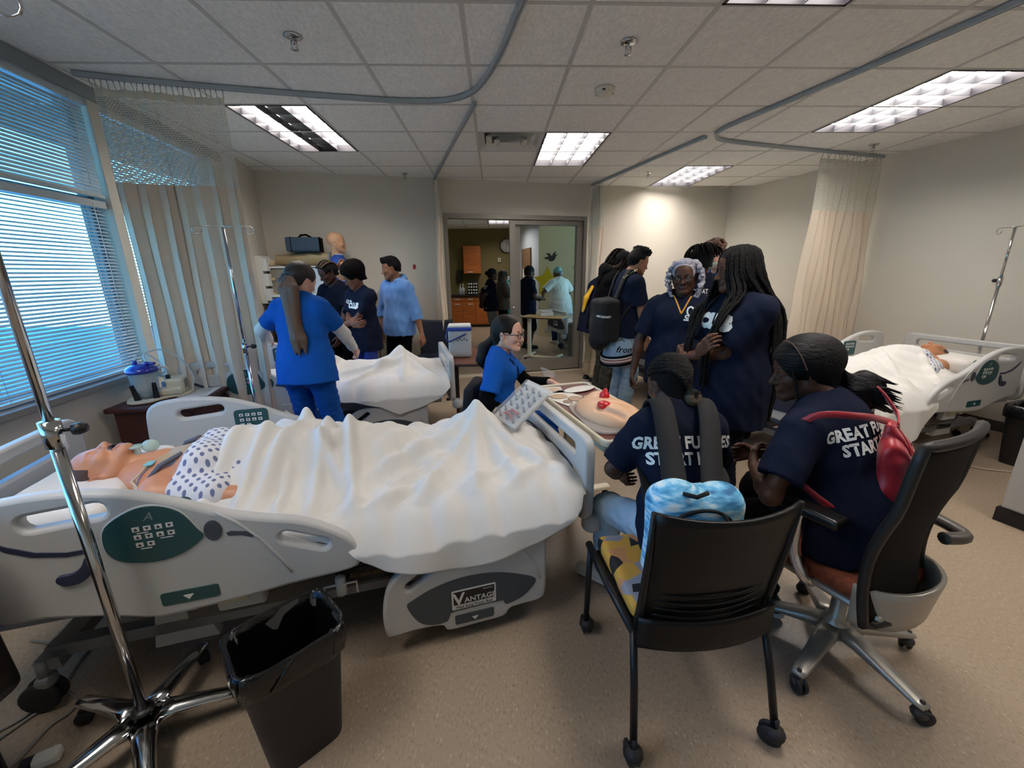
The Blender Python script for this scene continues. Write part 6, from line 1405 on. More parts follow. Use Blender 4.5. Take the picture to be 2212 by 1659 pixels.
o = drip_stand('slim drip pole clamped at the head of the right hand bed', 4.46, 3.56, 1.86, True, 5, 1.42, 0.19, 1.3, r=0.011)
# waste bins with liner
LINER = mat('black_bin_liner', '0c0c0d', 0.22, bump=0.6, bscale=26, spec=0.6)
def bin_(label, x, y, rz, w=0.30, d=0.22, h=0.44):
    o = thing('waste_bin', label, 'bin', (x, y, 0), rz, 'waste bins')
    def ring(z, k, bul=0.0, n=40, jit=0.0, seed=0):
        r = np.random.RandomState(seed); P = []
        for t in np.linspace(0, 2 * pi, n, endpoint=False):
            c, s = math.cos(t), math.sin(t); e = 0.38; P.append((np.sign(c) * abs(c) ** e * w / 2 * k + r.uniform(-jit, jit), np.sign(s) * abs(s) ** e * d / 2 * k + r.uniform(-jit, jit), z + r.uniform(-jit, jit)))
        return P
    def loft(rs, m, name, par, cap=True, smooth=True):
        n = len(rs[0]); q = MB(); q.add([v for g in rs for v in g], [(i * n + j, i * n + (j + 1) % n, (i + 1) * n + (j + 1) % n, (i + 1) * n + j) for i in range(len(rs) - 1) for j in range(n)] + ([tuple(range(n))] if cap else []), smooth)
        return q.build(name, m, par, fix=False)
    loft([ring(0.0, 0.72), ring(0.01, 0.74), ring(h * .5, 0.87), ring(h - 0.03, 0.985), ring(h - 0.025, 1.02), ring(h, 1.03), ring(h, 0.97), ring(0.02, 0.7)], mat('bin_black_plastic', '1a1a1b', 0.55), 'body', o)
    J = 0.004
    l = loft([ring(h - 0.085, 1.045, jit=J * 1.5, seed=1), ring(h - 0.05, 1.07, jit=J, seed=2), ring(h - 0.02, 1.07, jit=J, seed=3), ring(h + 0.008, 1.05, jit=J, seed=4), ring(h + 0.010, 0.97, jit=J, seed=5), ring(h - 0.03, 0.93, jit=J, seed=6), ring(h * .6, 0.82, jit=J, seed=7), ring(h * .25, 0.72, jit=J, seed=8), ring(0.03, 0.55, jit=J, seed=9)], LINER, 'bin_liner', o, False)
    V = [tuple(v.co) for v in l.data.vertices]; l.data.update()
    q = MB(); q.add(V[-40:], [tuple(range(40))]); q.build('bin_liner_base', LINER, o, fix=False)
    r = np.random.RandomState(6)
    for i in range(16):
        t = r.uniform(0, 2 * pi); a = np.array(ring(h - 0.07, 1.06)[int(t / 2 / pi * 40)]); b2 = np.array(ring(h + 0.008, 1.06)[int(t / 2 / pi * 40 + 1) % 40]); MB().tube([a, (a + b2) / 2 + np.array((0, 0, .0)), b2], [0.002, 0.006, 0.003], 5).build('liner_pleat', LINER, l)
    return o
bin_('black waste bin with a shiny black liner, in front of the large bed', -0.69, 1.08, 0.72, 0.30, 0.235, 0.45)
bin_('black waste bin with liner at the right edge beside the right hand bed', 4.22, 2.86, 0.3, 0.36, 0.27, 0.48)
# grey cabinet corner at the right edge
o = thing('metal_cabinet', 'light grey metal cabinet with a dark plinth at the right edge', 'cabinet', (3.42, 2.02, 0), 0.30)
MB().rbox((0, 0, 0.42), (0.5, 0.42, 0.66), 0.012).build('body', mat('cabinet_grey', 'b3b1ac', 0.5), o); MB().box((0, 0, 0.045), (0.52, 0.44, 0.09)).build('plinth', M_BLACK, o)
for z in (0.25, 0.45, 0.65): MB().rbox((0, -0.215, z), (0.47, 0.012, 0.18), 0.004).build('drawer', mat('cabinet_grey', 'b3b1ac', 0.5), o)
# bedside cabinet, suction unit, paper
NA = math.atan2(LWD[1], LWD[0]) - pi / 2
o = thing('bedside_cabinet', 'dark red wood bedside cabinet under the window sill', 'cabinet', (-2.295, 2.925, 0), NA - 0.02, 'bedside cabinets')
MB().rbox((0, 0, 0.37), (0.46, 0.52, 0.62), 0.006).build('body', M_WOODR, o)
tp = MB(); tp.rbox((0, 0, 0.70), (0.52, 0.60, 0.035), 0.014, 3); tp.build('top', M_WOODR, o); MB().rbox((0.20, 0, 0.675), (0.06, 0.5, 0.02), 0.004).build('shadow_gap', M_BLACK, o)
for z, h in ((0.58, 0.15), (0.30, 0.36)):
    d = MB().rbox((0.236, 0, z), (0.018, 0.49, h), 0.004).build('drawer' if h < 0.2 else 'door', M_WOODR, o); MB().tube([(0.247, -0.06, z), (0.268, -0.05, z), (0.268, 0.05, z), (0.247, 0.06, z)], 0.005, 8).build('handle', M_CHROME, d)
MB().box((0, 0, 0.03), (0.42, 0.46, 0.06)).build('plinth', M_BLACK, o)
o = thing('bedside_cabinet', 'dark red bedside cabinet at the right edge beyond the right hand bed', 'cabinet', (4.77, 2.62, 0), 0.29, 'bedside cabinets')
MB().rbox((0, 0, 0.37), (0.46, 0.5, 0.66), 0.006).build('body', M_WOODR, o); MB().rbox((0, 0, 0.715), (0.50, 0.55, 0.03), 0.012).build('top', M_WOODR, o)
o = thing('suction_unit', 'bedside suction unit with clear canister and bright blue lid on the bedside cabinet', 'suction unit', (-2.36, 2.83, 0.7185), NA + 0.35)
tr = curve_mesh('t', [smooth_loop([(-0.13, -0.10), (-0.13, 0.10), (0.0, 0.13), (0.16, 0.16), (0.20, 0.10), (0.17, 0.0), (0.06, -0.06), (-0.02, -0.13)], 5)], 0.018, 0.006)
t_ = mesh_obj('tray', tr, M_CREAM, o); t_.location = (0, 0, 0.011)
CL = clear_mat('canister_clear', 'cfdcdf', 0.62, 0.08)
MB().lathe([(0.0, 0.02), (0.066, 0.02), (0.070, 0.05), (0.079, 0.19), (0.081, 0.20)], (-0.04, 0, 0), 28).build('canister', CL, o)
MB().lathe([(0.0, 0.025), (0.058, 0.025), (0.060, 0.055), (0, 0.056)], (-0.04, 0, 0), 20).build('canister_residue', clear_mat('canister_fluid', '6b7b84', 0.4), o)
MB().lathe([(0.088, 0.195), (0.090, 0.205), (0.084, 0.225), (0.055, 0.245), (0.03, 0.25), (0, 0.25)], (-0.04, 0, 0), 28).build('canister_lid', mat('lid_cobalt', '24309c', 0.25, coat=0.5), o)
lp = MB(); lp.cyl((-0.075, 0.03, 0.24), (-0.075, 0.03, 0.27), 0.014, 10); lp.cyl((0.0, -0.03, 0.24), (0.0, -0.03, 0.265), 0.016, 10); lp.tube([(0.0, -0.03, 0.255), (0.05, -0.05, 0.255)], 0.009, 8); lp.build('lid_port', mat('lid_cobalt', '24309c', 0.25), o)
for yy, xx in ((-0.07, -0.075), (-0.055, 0.02)):
    q = MB(); q.poly([(-0.017, 0), (0.017, 0), (0.011, 0.11), (-0.011, 0.11)], -0.005, 0.005, 'Y'); b2 = q.build('canister_bracket', M_BLACK, o); b2.location = (xx, yy - 0.012, 0.02); b2.rotation_euler = (0.1, -0.12 if xx < 0 else 0.05, 0)
q = MB(); q.rbox((0.115, 0.055, 0.075), (0.11, 0.15, 0.11), 0.02, 3); q.rbox((0.09, 0.03, 0.045), (0.14, 0.14, 0.05), 0.015, 3); q.build('pump_housing', M_CREAM, o)
MB().box((0.171, 0.06, 0.08), (0.003, 0.09, 0.06)).build('pump_grille', mat('grille_grey', '8d8b84', 0.5), o)
MB().rbox((0.06, -0.012, 0.10), (0.02, 0.03, 0.035), 0.006).build('filter_blue', mat('filter_blue', '4f86c4', 0.4), o); MB().lathe([(0, 0.13), (0.014, 0.13), (0.014, 0.155), (0, 0.157)], (0.085, 0.02, 0), 12).build('control_knob', M_BLACK, o)
TB = clear_mat('clear_tube', 'dfe6e6', 0.5, 0.1)
MB().tube(smooth_path([(0.0, -0.03, 0.27), (-0.02, 0.06, 0.31), (0.06, 0.12, 0.32), (0.15, 0.13, 0.25), (0.21, 0.10, 0.12), (0.2, 0.04, 0.03)], 6), 0.006, 8).build('suction_tube', TB, o)
MB().tube(smooth_path([(-0.075, 0.03, 0.27), (-0.07, 0.09, 0.30), (-0.02, 0.13, 0.29), (0.03, 0.14, 0.23), (0.06, 0.10, 0.17), (0.03, 0.06, 0.15), (0.085, 0.03, 0.14)], 6), 0.006, 8).build('suction_tube', TB, o)
MB().tube([(0.05 + 0.03 * math.cos(t), 0.10, 0.17 + 0.035 * math.sin(t)) for t in np.linspace(0, 5.5, 14)], 0.007, 8).build('power_cord_coil', M_WHITE, o)
def paper(label, p, rz, w, h, lines=9, m=None, cat='paper'):
    o = thing('paper_sheet', label, cat, p, rz)
    MB().box((0, 0, 0.001), (w, h, 0.0012)).build('sheet', m or mat('paper_white', 'd9d9d6', 0.8), o)
    r = np.random.RandomState(int(w * 1000)); q = MB()
    for i in range(lines): L = w * r.uniform(0.5, 0.8); q.box((-w * .42 + L / 2, h * .40 - i * h * .8 / lines, 0.0018), (L, h * 0.025, 0.0004))
    q.build('printed_lines', mat('ink_grey', '85858a', 0.8), o); return o
paper('printed white sheet of paper on the dark red bedside cabinet', (-2.165, 2.99, 0.7185), NA + 0.1, 0.19, 0.27)
# over-bed table with ostomy model
def overbed_table(label, x, y, rz, top_m, w=0.40, l=0.98, z=0.79, lip=True):
    o = thing('overbed_table', label, 'table', (x, y, 0), rz, 'over-bed tables')
    if lip:
        e = mesh_obj('tray_edge', curve_mesh('e', [rrect(-w / 2, -l / 2, w / 2, l / 2, 0.035, 5), rrect(-w / 2 + .02, -l / 2 + .02, w / 2 - .02, l / 2 - .02, 0.02, 4)], 0.034, 0.008), M_CREAM, o); e.location = (0, 0, z)
        u_ = mesh_obj('tray_underside', curve_mesh('e', [rrect(-w / 2 + .005, -l / 2 + .005, w / 2 - .005, l / 2 - .005, 0.03, 5)], 0.016, 0.004), M_CREAM, o); u_.location = (0, 0, z - 0.009)
        t_ = mesh_obj('tabletop', curve_mesh('e', [rrect(-w / 2 + .018, -l / 2 + .018, w / 2 - .018, l / 2 - .018, 0.02, 4)], 0.006, 0.001), top_m, o); t_.location = (0, 0, z + 0.002)
    else:
        t_ = mesh_obj('tabletop', curve_mesh('e', [rrect(-w / 2, -l / 2, w / 2, l / 2, 0.03, 5)], 0.028, 0.006), top_m, o); t_.location = (0, 0, z)
        t_.data.materials[0] = top_m; e = mesh_obj('edge_band', curve_mesh('e', [rrect(-w / 2 - .003, -l / 2 - .003, w / 2 + .003, l / 2 + .003, 0.03, 5), rrect(-w / 2 + .002, -l / 2 + .002, w / 2 - .002, l / 2 - .002, 0.03, 5)], 0.018, 0.002), mat('edge_dark', '2e221d', 0.5), o); e.location = (0, 0, z - 0.004)
    return o
o = overbed_table('over-bed table with a cherry brown top and cream rim beside the footboard', 0.545, 2.20, math.radians(14.5), M_TRAYTOP)
MB().rbox((0, -0.32, 0.735), (0.28, 0.16, 0.085), 0.015).build('drawer_box', M_CREAM, o); MB().rbox((0.0, 0.30, 0.44), (0.07, 0.05, 0.66), 0.01).build('column', M_CREAM, o)
MB().rbox((0.0, 0.30, 0.085), (0.62, 0.06, 0.03), 0.01).build('base_bar', M_CREAM, o)
for sx in (-0.28, 0.28):
    caster((sx, 0.30), o, 0.025)
TZ = 0.7965
def at_tray(a, b):  # tray coordinates -> world
    c, s = math.cos(math.radians(14.5)), math.sin(math.radians(14.5)); return (0.545 + a * c - b * s, 2.20 + a * s + b * c, TZ)
p = at_tray(0.0, -0.16); o = thing('ostomy_model', 'peach abdomen practice model with two red stomas on a clear plastic base', 'model', p, math.radians(14.5))
bs = mesh_obj('clear_base', curve_mesh('e', [smooth_loop([(-0.165, -0.22), (-0.17, 0.0), (-0.13, 0.20), (0.0, 0.24), (0.13, 0.20), (0.17, 0.0), (0.165, -0.22), (0.0, -0.25)], 6)], 0.012, 0.004), clear_mat('clear_acrylic', 'e5ddd6', 0.6, 0.1), o); bs.location = (0, 0, 0.008)
PEACH = mat('model_peach_silicone', 'deb38f', 0.45, spec=0.35)
g = SDF(); g.ell((0, 0, 0.015), (0.155, 0.225, 0.068), 0); g.ell((0.03, 0.16, 0.05), (0.05, 0.035, 0.035), 0.05); g.ell((0, -0.10, 0.03), (0.10, 0.10, 0.055), 0.05)
g.cone((-0.02, -0.02, 0.096), (0.07, -0.17, 0.072), 0.012, 0.008, 0.03, sub=True); g.cone((-0.09, -0.07, 0.075), (-0.03, -0.19, 0.06), 0.010, 0.007, 0.03, sub=True); g.plane((0, 0, 0.012), (0, 0, -1))
sdf_obj('abdomen', g, 0.006, PEACH, o)
RED = mat('stoma_red', 'c81c22', 0.3, coat=0.3)
g = SDF(); g.cone((0.02, 0.075, 0.070), (0.02, 0.075, 0.088), 0.028, 0.026, 0); g.cone((0.02, 0.075, 0.088), (0.025, 0.075, 0.12), 0.017, 0.011, 0.015); g.cone((0.025, 0.075, 0.116), (0.026, 0.075, 0.14), 0.005, 0.004, 0, sub=True); sdf_obj('stoma', g, 0.004, RED, o)
g = SDF()
for t in np.linspace(0, 2 * pi, 12, endpoint=False): g.ell((-0.055 + 0.019 * math.cos(t), -0.055 + 0.019 * math.sin(t), 0.082), (0.013, 0.013, 0.016), 0.012)
sdf_obj('stoma', g, 0.004, RED, o)
# ostomy pouches and leaflets on the tray
def card(label, a, b, rot, w, h, pts, cat='ostomy pouch', m=None, group=None):
    o = thing('ostomy_pouch_card', label, cat, at_tray(a, b), math.radians(14.5) + rot, group)
    MB().rbox((0, 0, 0.002), (w, h, 0.003), 0.0012, 1).build('card', m or mat('card_white', 'dcd8cf', 0.7), o)
    for i, (x, y, rx, ry, c) in enumerate(pts):
        q = MB(); q.lathe([(0, 0.0), (1.0, 0.0), (0.9, 1.0), (0, 1.2)], (0, 0, 0), 16); k = q.build('pouch', mat('pouch_' + c, c, 0.5), o); k.location = (x, y, 0.0036); k.scale = (rx, ry, 0.004)
    return o
card('white card of tan ostomy pouches lying nearest the nurse on the tray', -0.08, 0.20, 0.35, 0.20, 0.26, [(-0.02, 0.04, 0.055, 0.05, 'b99c7c'), (0.03, -0.06, 0.05, 0.055, 'a98d70'), (-0.05, -0.07, 0.03, 0.03, '8d7560')])
card('second white card of pouches at the far end of the tray', -0.11, 0.385, -0.2, 0.17, 0.14, [(0.03, 0.0, 0.04, 0.04, 'c8ab8c'), (-0.04, 0.01, 0.03, 0.04, 'b09070')])
card('small beige ostomy wafer beside the white cards on the tray', 0.055, 0.155, 0.5, 0.08, 0.08, [(0, 0, 0.022, 0.022, 'c49a74')], m=mat('wafer_beige', 'cfae8b', 0.6))
o = thing('ostomy_pouch', 'oval white ostomy pouch lying at the far right of the tray', 'ostomy pouch', at_tray(0.075, 0.33), math.radians(-60)); g = SDF(); g.ell((0, 0, 0.008), (0.055, 0.12, 0.008), 0); sdf_obj('pouch', g, 0.004, mat('pouch_white', 'dedbd2', 0.5), o)
# tray of catheters in a clear wrapper leaning on the footboard
o = thing('kit_pack', 'clear wrapped medical kit with red strip leaning on the footboard of the front bed', 'pack', (0.108, 2.10, 0.735))
A_ = Vector((0.24, 2.17, 0.935)); B_ = Vector((0.02, 2.02, 0.775)); ax_ = (A_ - B_).normalized(); sd_ = Vector((-0.42, 0.75, 0.25)); sd_ = (sd_ - ax_ * sd_.dot(ax_)).normalized(); nn = ax_.cross(sd_); R_ = Matrix((ax_, sd_, nn)).transposed(); C_ = (A_ + B_) / 2
o.matrix_world = Matrix.Translation(C_) @ R_.to_4x4()
MB().rbox((0, 0, -0.012), (0.28, 0.17, 0.022), 0.008).build('tray', mat('kit_tray_white', 'd5d5d0', 0.5), o)
MB().box((0.14, 0, -0.004), (0.035, 0.19, 0.003)).build('paper_flap', mat('card_white', 'dcd8cf', 0.7), o)
for i in range(6):
    for j in range(3):
        q = MB(); q.cyl((-0.115 + i * 0.042, -0.055 + j * 0.05, 0.004), (-0.095 + i * 0.042, -0.03 + j * 0.05, 0.006), 0.006, 6); q.cyl((-0.115 + i * 0.042, -0.055 + j * 0.05, 0.006), (-0.118 + i * 0.042, -0.064 + j * 0.05, 0.012), 0.009, 6, 0.004); q.build('kit_piece', mat('kit_grey', '7d7f86', 0.4), o)
q = MB(); q.tube([(-0.11, -0.04, 0.01), (-0.09, -0.01, 0.012), (-0.10, 0.03, 0.012), (-0.06, 0.0, 0.014), (-0.07, -0.05, 0.012)], 0.007, 6); q.build('red_strip', mat('kit_red', 'b8404a', 0.4), o)
g = SDF(); g.box((0, 0, 0.0), (0.14, 0.085, 0.018), 0.006, 0); V, F, mi = g.mesh(0.008); mesh_obj('clear_wrap', np_mesh('w', wrinkle(V, F, 0.004, 70, 2), F), clear_mat('clear_wrap', 'f0f0f0', 0.82, 0.08), o)
o = thing('plastic_bag', 'clear plastic bag with a pink pouch held by the seated nurse', 'bag'); o.location = (0.355, 2.86, 0.835)
g = SDF(); g.cone((-0.03, 0.02, 0.035), (0.03, -0.03, -0.025), 0.012, 0.045, 0, sq=(A3(0, 1, 0), .5)); V, F, mi = g.mesh(0.006); mesh_obj('bag_film', np_mesh('w', wrinkle(V, F, 0.008, 80, 3), F), clear_mat('clear_wrap', 'f0f0f0', 0.82, 0.08), o)
g = SDF(); g.ell((0.03, -0.03, -0.03), (0.025, 0.012, 0.02), 0); sdf_obj('pink_pouch', g, 0.005, mat('pouch_pink', 'c98f88', 0.5), o)
# ---- chairs
def guest_chair(label, x, y, rz, seat_m, wheels=True, shell_m=None, z_back=0.89):
    o = thing('guest_chair', label, 'chair', (x, y, 0), rz); sm = shell_m or mat('chair_black_shell', '0c0c0d', 0.42, spec=0.3)
    w, d = 0.245, 0.255
    for s in (-1, 1):
        l = MB(); l.tube([(s * w, -d, 0.055), (s * (w - .01), -d + 0.05, 0.25), (s * (w - .02), -d + 0.11, 0.435)], 0.0125, 10); l.build('leg', M_BLKMET, o)
        l = MB(); l.tube([(s * (w + .005), d, 0.055), (s * (w + .005), d - 0.01, 0.25), (s * (w + .005), d - 0.02, 0.44)], 0.0125, 10); l.build('leg', M_BLKMET, o)
        MB().tube([(s * (w - .018), -d + 0.10, 0.425), (s * (w + .0), 0.05, 0.44), (s * (w + .005), d + 0.005, 0.45)], 0.015, 10).build('side_tube', M_BLKMET, o)
        for yy in (-d, d):
            if wheels: caster((s * w, yy), o, 0.037, rz=1.9 + s * .4)
        MB().tube([(s * (w - 0.030), -d + 0.115, 0.40), (s * (w - 0.030), -d + 0.09, 0.55), (s * (w - 0.026), -d + 0.065, 0.70), (s * (w - 0.022), -d + 0.045, z_back)], [0.013, 0.013, 0.011, 0.008], 10).build('back_upright', M_BLKMET, o)
    g = MB(); P = []
    for i in range(13):
        t = i / 12; z = 0.425 + (z_back - 0.425) * t; ww = w - 0.030 + 0.006 * t; P.append([(ww * q, -d + 0.112 - 0.068 * t - 0.045 * (1 - q * q) * (0.4 + 0.6 * t), z - (0.018 * (1 - q * q) if i == 12 else 0)) for q in np.linspace(-1, 1, 13)])
    b2 = g.grid(P).build('backrest', sm, o, fix=False); md = b2.modifiers.new('thickness', 'SOLIDIFY'); md.thickness = 0.012; md.offset = 0
    for k in range(4):
        z = 0.50 + k * 0.03; t = (z - 0.40) / (z_back - 0.40)
        MB().tube([((w - 0.065) * q, -d + 0.104 - 0.068 * t - 0.045 * (1 - q * q) * (0.4 + 0.6 * t), z - 0.012 * (1 - q * q)) for q in np.linspace(-1, 1, 11)], 0.0042, 5).build('back_rib', sm, b2)
    P = []
    for i in range(7): P.append([((w - .02) * q, -d + 0.085 - 0.03 * (1 - q * q), 0.395 + 0.018 * i - 0.012 * (1 - q * q)) for q in np.linspace(-1, 1, 9)])
    r2 = MB().grid(P).build('rear_rail', sm, o, fix=False); md = r2.modifiers.new('thickness', 'SOLIDIFY'); md.thickness = 0.014
    g = SDF(); g.box((0, 0.075, 0.452), (w - 0.05, d - 0.085, 0.012), 0.022, 0); g.plane((0, 0, 0.435), (0, 0, -1)); sdf_obj('seat', g, 0.009, seat_m, o)
    MB().rbox((0, 0.07, 0.422), (2 * w - 0.04, 2 * d - 0.16, 0.02), 0.008).build('seat_pan', sm, o)
    return o
PAT = bpy.data.materials.new('seat_patterned'); PAT.use_nodes = True; t = PAT.node_tree; b_ = t.nodes['Principled BSDF']; b_.inputs['Roughness'].default_value = 0.85
tcn = t.nodes.new('ShaderNodeTexCoord'); vo = t.nodes.new('ShaderNodeTexVoronoi'); vo.inputs['Scale'].default_value = 15; t.links.new(tcn.outputs['Object'], vo.inputs['Vector'])
r_ = t.nodes.new('ShaderNodeValToRGB'); r_.color_ramp.interpolation = 'CONSTANT'; el = r_.color_ramp.elements; el[0].position = 0; el[0].color = (*lin('c99a3f'), 1); el[1].position = 0.45; el[1].color = (*lin('c48a5a'), 1)
for pos, c in ((0.62, '8f8f98'), (0.74, '1b1b1e'), (0.84, 'c9a040')): e = el.new(pos); e.color = (*lin(c), 1)
sx = t.nodes.new('ShaderNodeSeparateColor'); t.links.new(vo.outputs['Color'], sx.inputs[0]); t.links.new(sx.outputs[0], r_.inputs[0]); t.links.new(r_.outputs[0], b_.inputs['Base Color'])
guest_chair('black chair on casters with a patterned yellow seat, under the cornrowed person', 0.636, 1.215, 0.075, PAT)
guest_chair('dark navy chair by the back wall left of the sliding door', -0.82, 5.45, pi - 0.1, mat('navy_vinyl', '1d2635', 0.4), False, mat('navy_shell', '1c2433', 0.45), 0.93)
# mesh office chair
MESHB = mat('chair_back_mesh', '1f1b18', 0.85, spec=0.2, bump=0.4, bscale=400); SILV = mat('chair_silver', 'a9a59c', 0.35, 0.6)
o = thing('office_chair', 'mesh backed office chair with silver base and rust seat under the ponytailed person', 'chair', (1.375, 1.325, 0), 0.42)
cshift = Vector((0.03, 0.03, 0))
for k in range(5):
    a = math.radians(-76 + 72 * k) - 0.42; R = Matrix.Rotation(a, 3, 'Z'); q = MB()
    prof = [(0.03, 0.12, 0.042, 0.026), (0.10, 0.115, 0.036, 0.022), (0.20, 0.095, 0.030, 0.015), (0.30, 0.078, 0.026, 0.010), (0.325, 0.074, 0.02, 0.007)]; rings = []
    for (d, z, wy, hz) in prof: rings.append([R @ Vector((d, wy * np.sign(math.cos(t)) * abs(math.cos(t)) ** .5, z + hz * np.sign(math.sin(t)) * abs(math.sin(t)) ** .6)) for t in np.linspace(0, 2 * pi, 12, endpoint=False)])
    q.add([v for g in rings for v in g], [(i * 12 + j, i * 12 + (j + 1) % 12, (i + 1) * 12 + (j + 1) % 12, (i + 1) * 12 + j) for i in range(4) for j in range(12)] + [tuple(range(12)), tuple(48 + j for j in range(12))], True)
    q.build('base_arm', SILV, o); caster((0.31 * math.cos(a), 0.31 * math.sin(a)), o, 0.03, mat('caster_brownish', '3a312c', 0.5), rz=a + 1.0)
MB().lathe([(0.05, 0.08), (0.055, 0.13), (0.04, 0.16), (0.028, 0.17), (0.028, 0.36), (0, 0.36)], n=20).build('gas_lift', SILV, o)
MB().rbox((0.02, 0.03, 0.365), (0.26, 0.30, 0.05), 0.02).build('tilt_mechanism', M_BLKMET, o)
g = SDF(); g.box((0.02, 0.05, 0.425), (0.20, 0.20, 0.008), 0.032, 0); g.ell((0.02, 0.24, 0.415), (0.20, 0.06, 0.03), 0.03); g.plane((0, 0, 0.415), (0, 0, -1)); sdf_obj('seat', g, 0.009, mat('seat_rust_fabric', '5c2c1a', 0.9, col2='7b3c20', vscale=60), o)
MB().rbox((0.02, 0.04, 0.398), (0.47, 0.47, 0.03), 0.014).build('seat_pan', SILV, o)
P = []
for i in range(15):
    t = i / 14; z = 0.38 + 0.66 * t; y = -0.165 + 0.03 * math.sin(pi * min(t * 1.5, 1)) - 0.035 * t * t; ww = 0.195 + 0.01 * t
    P.append([(-0.055 + ww * q, y - 0.04 * (1 - q * q) * (1 - .3 * t), z) for q in np.linspace(-1, 1, 13)])
bk = MB().grid(P).build('backrest_mesh', MESHB, o, fix=False); md = bk.modifiers.new('thickness', 'SOLIDIFY'); md.thickness = 0.008; md.offset = 0
loop_ = [p[0] for p in P] + P[-1][1:-1] + [p[-1] for p in P][::-1] + P[0][::-1][1:-1]
MB().tube(loop_, 0.017, 8, close=True).build('backrest_frame', mat('chair_frame_dark', '1b1816', 0.5), o)
Q = []
for i in range(6):
    t = i / 5; z = 0.36 + 0.16 * t; Q.append([(-0.03 + (0.185 + .02 * t) * math.sin(a), -0.09 - (0.14 + .02 * t) * math.cos(a), z - 0.02 * abs(math.sin(a))) for a in np.linspace(-1.45, 1.45, 15)])
sh = MB().grid(Q).build('back_shell', mat('shell_silver_grey', 'a69f92', 0.35, 0.3), o, fix=False); md = sh.modifiers.new('thickness', 'SOLIDIFY'); md.thickness = 0.014
for s in (-1,):
    MB().tube(smooth_path([(0.02 + s * 0.10, 0.03, 0.37), (0.02 + s * 0.235, 0.03, 0.40), (0.02 + s * 0.255, 0.08, 0.50), (0.02 + s * 0.25, 0.09, 0.665)], 5), [0.016] * 16, 10, sq=1.6).build('armrest_post', M_CHROME, o)
    q = SDF(); q.box((0.02 + s * 0.245, 0.10, 0.682), (0.028, 0.13, 0.006), 0.014, 0); q.ell((0.02 + s * 0.24, 0.22, 0.684), (0.045, 0.06, 0.02), 0.02); sdf_obj('armrest_pad', q, 0.007, mat('armrest_black', '131314', 0.3), o)
MB().tube(smooth_path([(0.15, -0.19, 0.60), (0.235, -0.22, 0.60), (0.265, -0.13, 0.61), (0.25, 0.0, 0.62), (0.21, 0.06, 0.63)], 6), [0.022] * 25, 10).build('armrest_loop', mat('arm_grey', '4b4641', 0.4), o)
# office chair of the seated nurse
o = thing('task_chair', 'black task chair under the seated nurse in royal blue scrubs', 'chair', (0.03, 2.81, 0), -1.72)
for k in range(5):
    a = 2 * pi * k / 5 + .3; MB().tube([(0.03 * math.cos(a), 0.03 * math.sin(a), 0.11), (0.28 * math.cos(a), 0.28 * math.sin(a), 0.075)], [0.022, 0.014], 8).build('base_arm', M_BLACK, o); caster((0.27 * math.cos(a), 0.27 * math.sin(a)), o, 0.026)
MB().cyl((0, 0, 0.08), (0, 0, 0.40), 0.025, 12).build('gas_lift', M_BLACK, o)
g = SDF(); g.box((0, 0.03, 0.425), (0.20, 0.20, 0.01), 0.03, 0); sdf_obj('seat', g, 0.012, mat('black_upholstery', '151517', 0.85), o)
g = SDF(); g.box((0, -0.205, 0.64), (0.15, 0.012, 0.12), 0.03, 0, R=rotx(-0.1)); sdf_obj('backrest', g, 0.012, mat('black_upholstery', '151517', 0.85), o); MB().tube([(0, -0.05, 0.40), (0, -0.22, 0.42), (0, -0.24, 0.56)], 0.018, 8).build('back_arm', M_BLACK, o)
for s in (-1, 1): MB().rbox((s * 0.27, -0.02, 0.60), (0.06, 0.24, 0.03), 0.012).build('armrest_pad', M_BLACK, o); MB().tube([(s * 0.12, 0, 0.40), (s * 0.26, 0, 0.43), (s * 0.27, 0, 0.59)], 0.014, 8).build('armrest_post', M_BLACK, o)
# ---- small table with plastic bucket
o = overbed_table('narrow walnut table holding the lidded plastic bucket', -0.245, 4.02, math.radians(2), M_WALNUT, 0.40, 0.80, 0.735, False)
MB().rbox((-0.13, -0.30, 0.37), (0.035, 0.05, 0.70), 0.006).build('column', mat('column_brown', '3a2a22', 0.45, 0.3), o)
MB().rbox((-0.13, 0.05, 0.075), (0.06, 0.74, 0.035), 0.01).build('base_bar', mat('column_brown', '3a2a22', 0.45, 0.3), o)
for yy in (-0.28, 0.38):
    MB().rbox((0.0, yy, 0.075), (0.36, 0.05, 0.03), 0.01).build('base_bar', mat('column_brown', '3a2a22', 0.45, 0.3), o)
    for xx in (-0.15, 0.15): caster((xx, yy), o, 0.026)
o = thing('lidded_bucket', 'square clear plastic bucket with blue rim, white lid and blue handle', 'bucket', (-0.345, 3.99, 0.7495), 0.05)
MB().rbox((0, 0, 0.135), (0.215, 0.20, 0.27), 0.025, 3).build('body', clear_mat('bucket_translucent', 'd5dadb', 0.35, 0.3), o)
MB().rbox((0, 0, 0.10), (0.19, 0.175, 0.16), 0.03).build('contents', mat('bucket_contents', 'c9c9c6', 0.7, col2='a9a9a8', vscale=25), o)
MB().rbox((0, 0, 0.272), (0.235, 0.22, 0.03), 0.01).build('rim', mat('bucket_rim_blue', '2743a0', 0.35), o); MB().rbox((0, 0, 0.298), (0.215, 0.20, 0.024), 0.01).build('lid', M_WHITE, o)
MB().tube([(-0.122, -0.02, 0.25), (-0.128, -0.10, 0.19), (-0.10, -0.122, 0.16), (0.0, -0.124, 0.205), (0.06, -0.122, 0.232)], 0.007, 8).build('handle', mat('bucket_handle_blue', '1f2f7c', 0.4), o)
q = MB()
for i in range(5): q.box((-0.02 + 0.022 * i, -0.104, 0.17 + 0.012 * (i % 2)), (0.014, 0.003, 0.012))
q.build('label_marks', mat('ink_dark', '4c4f56', 0.6), o)
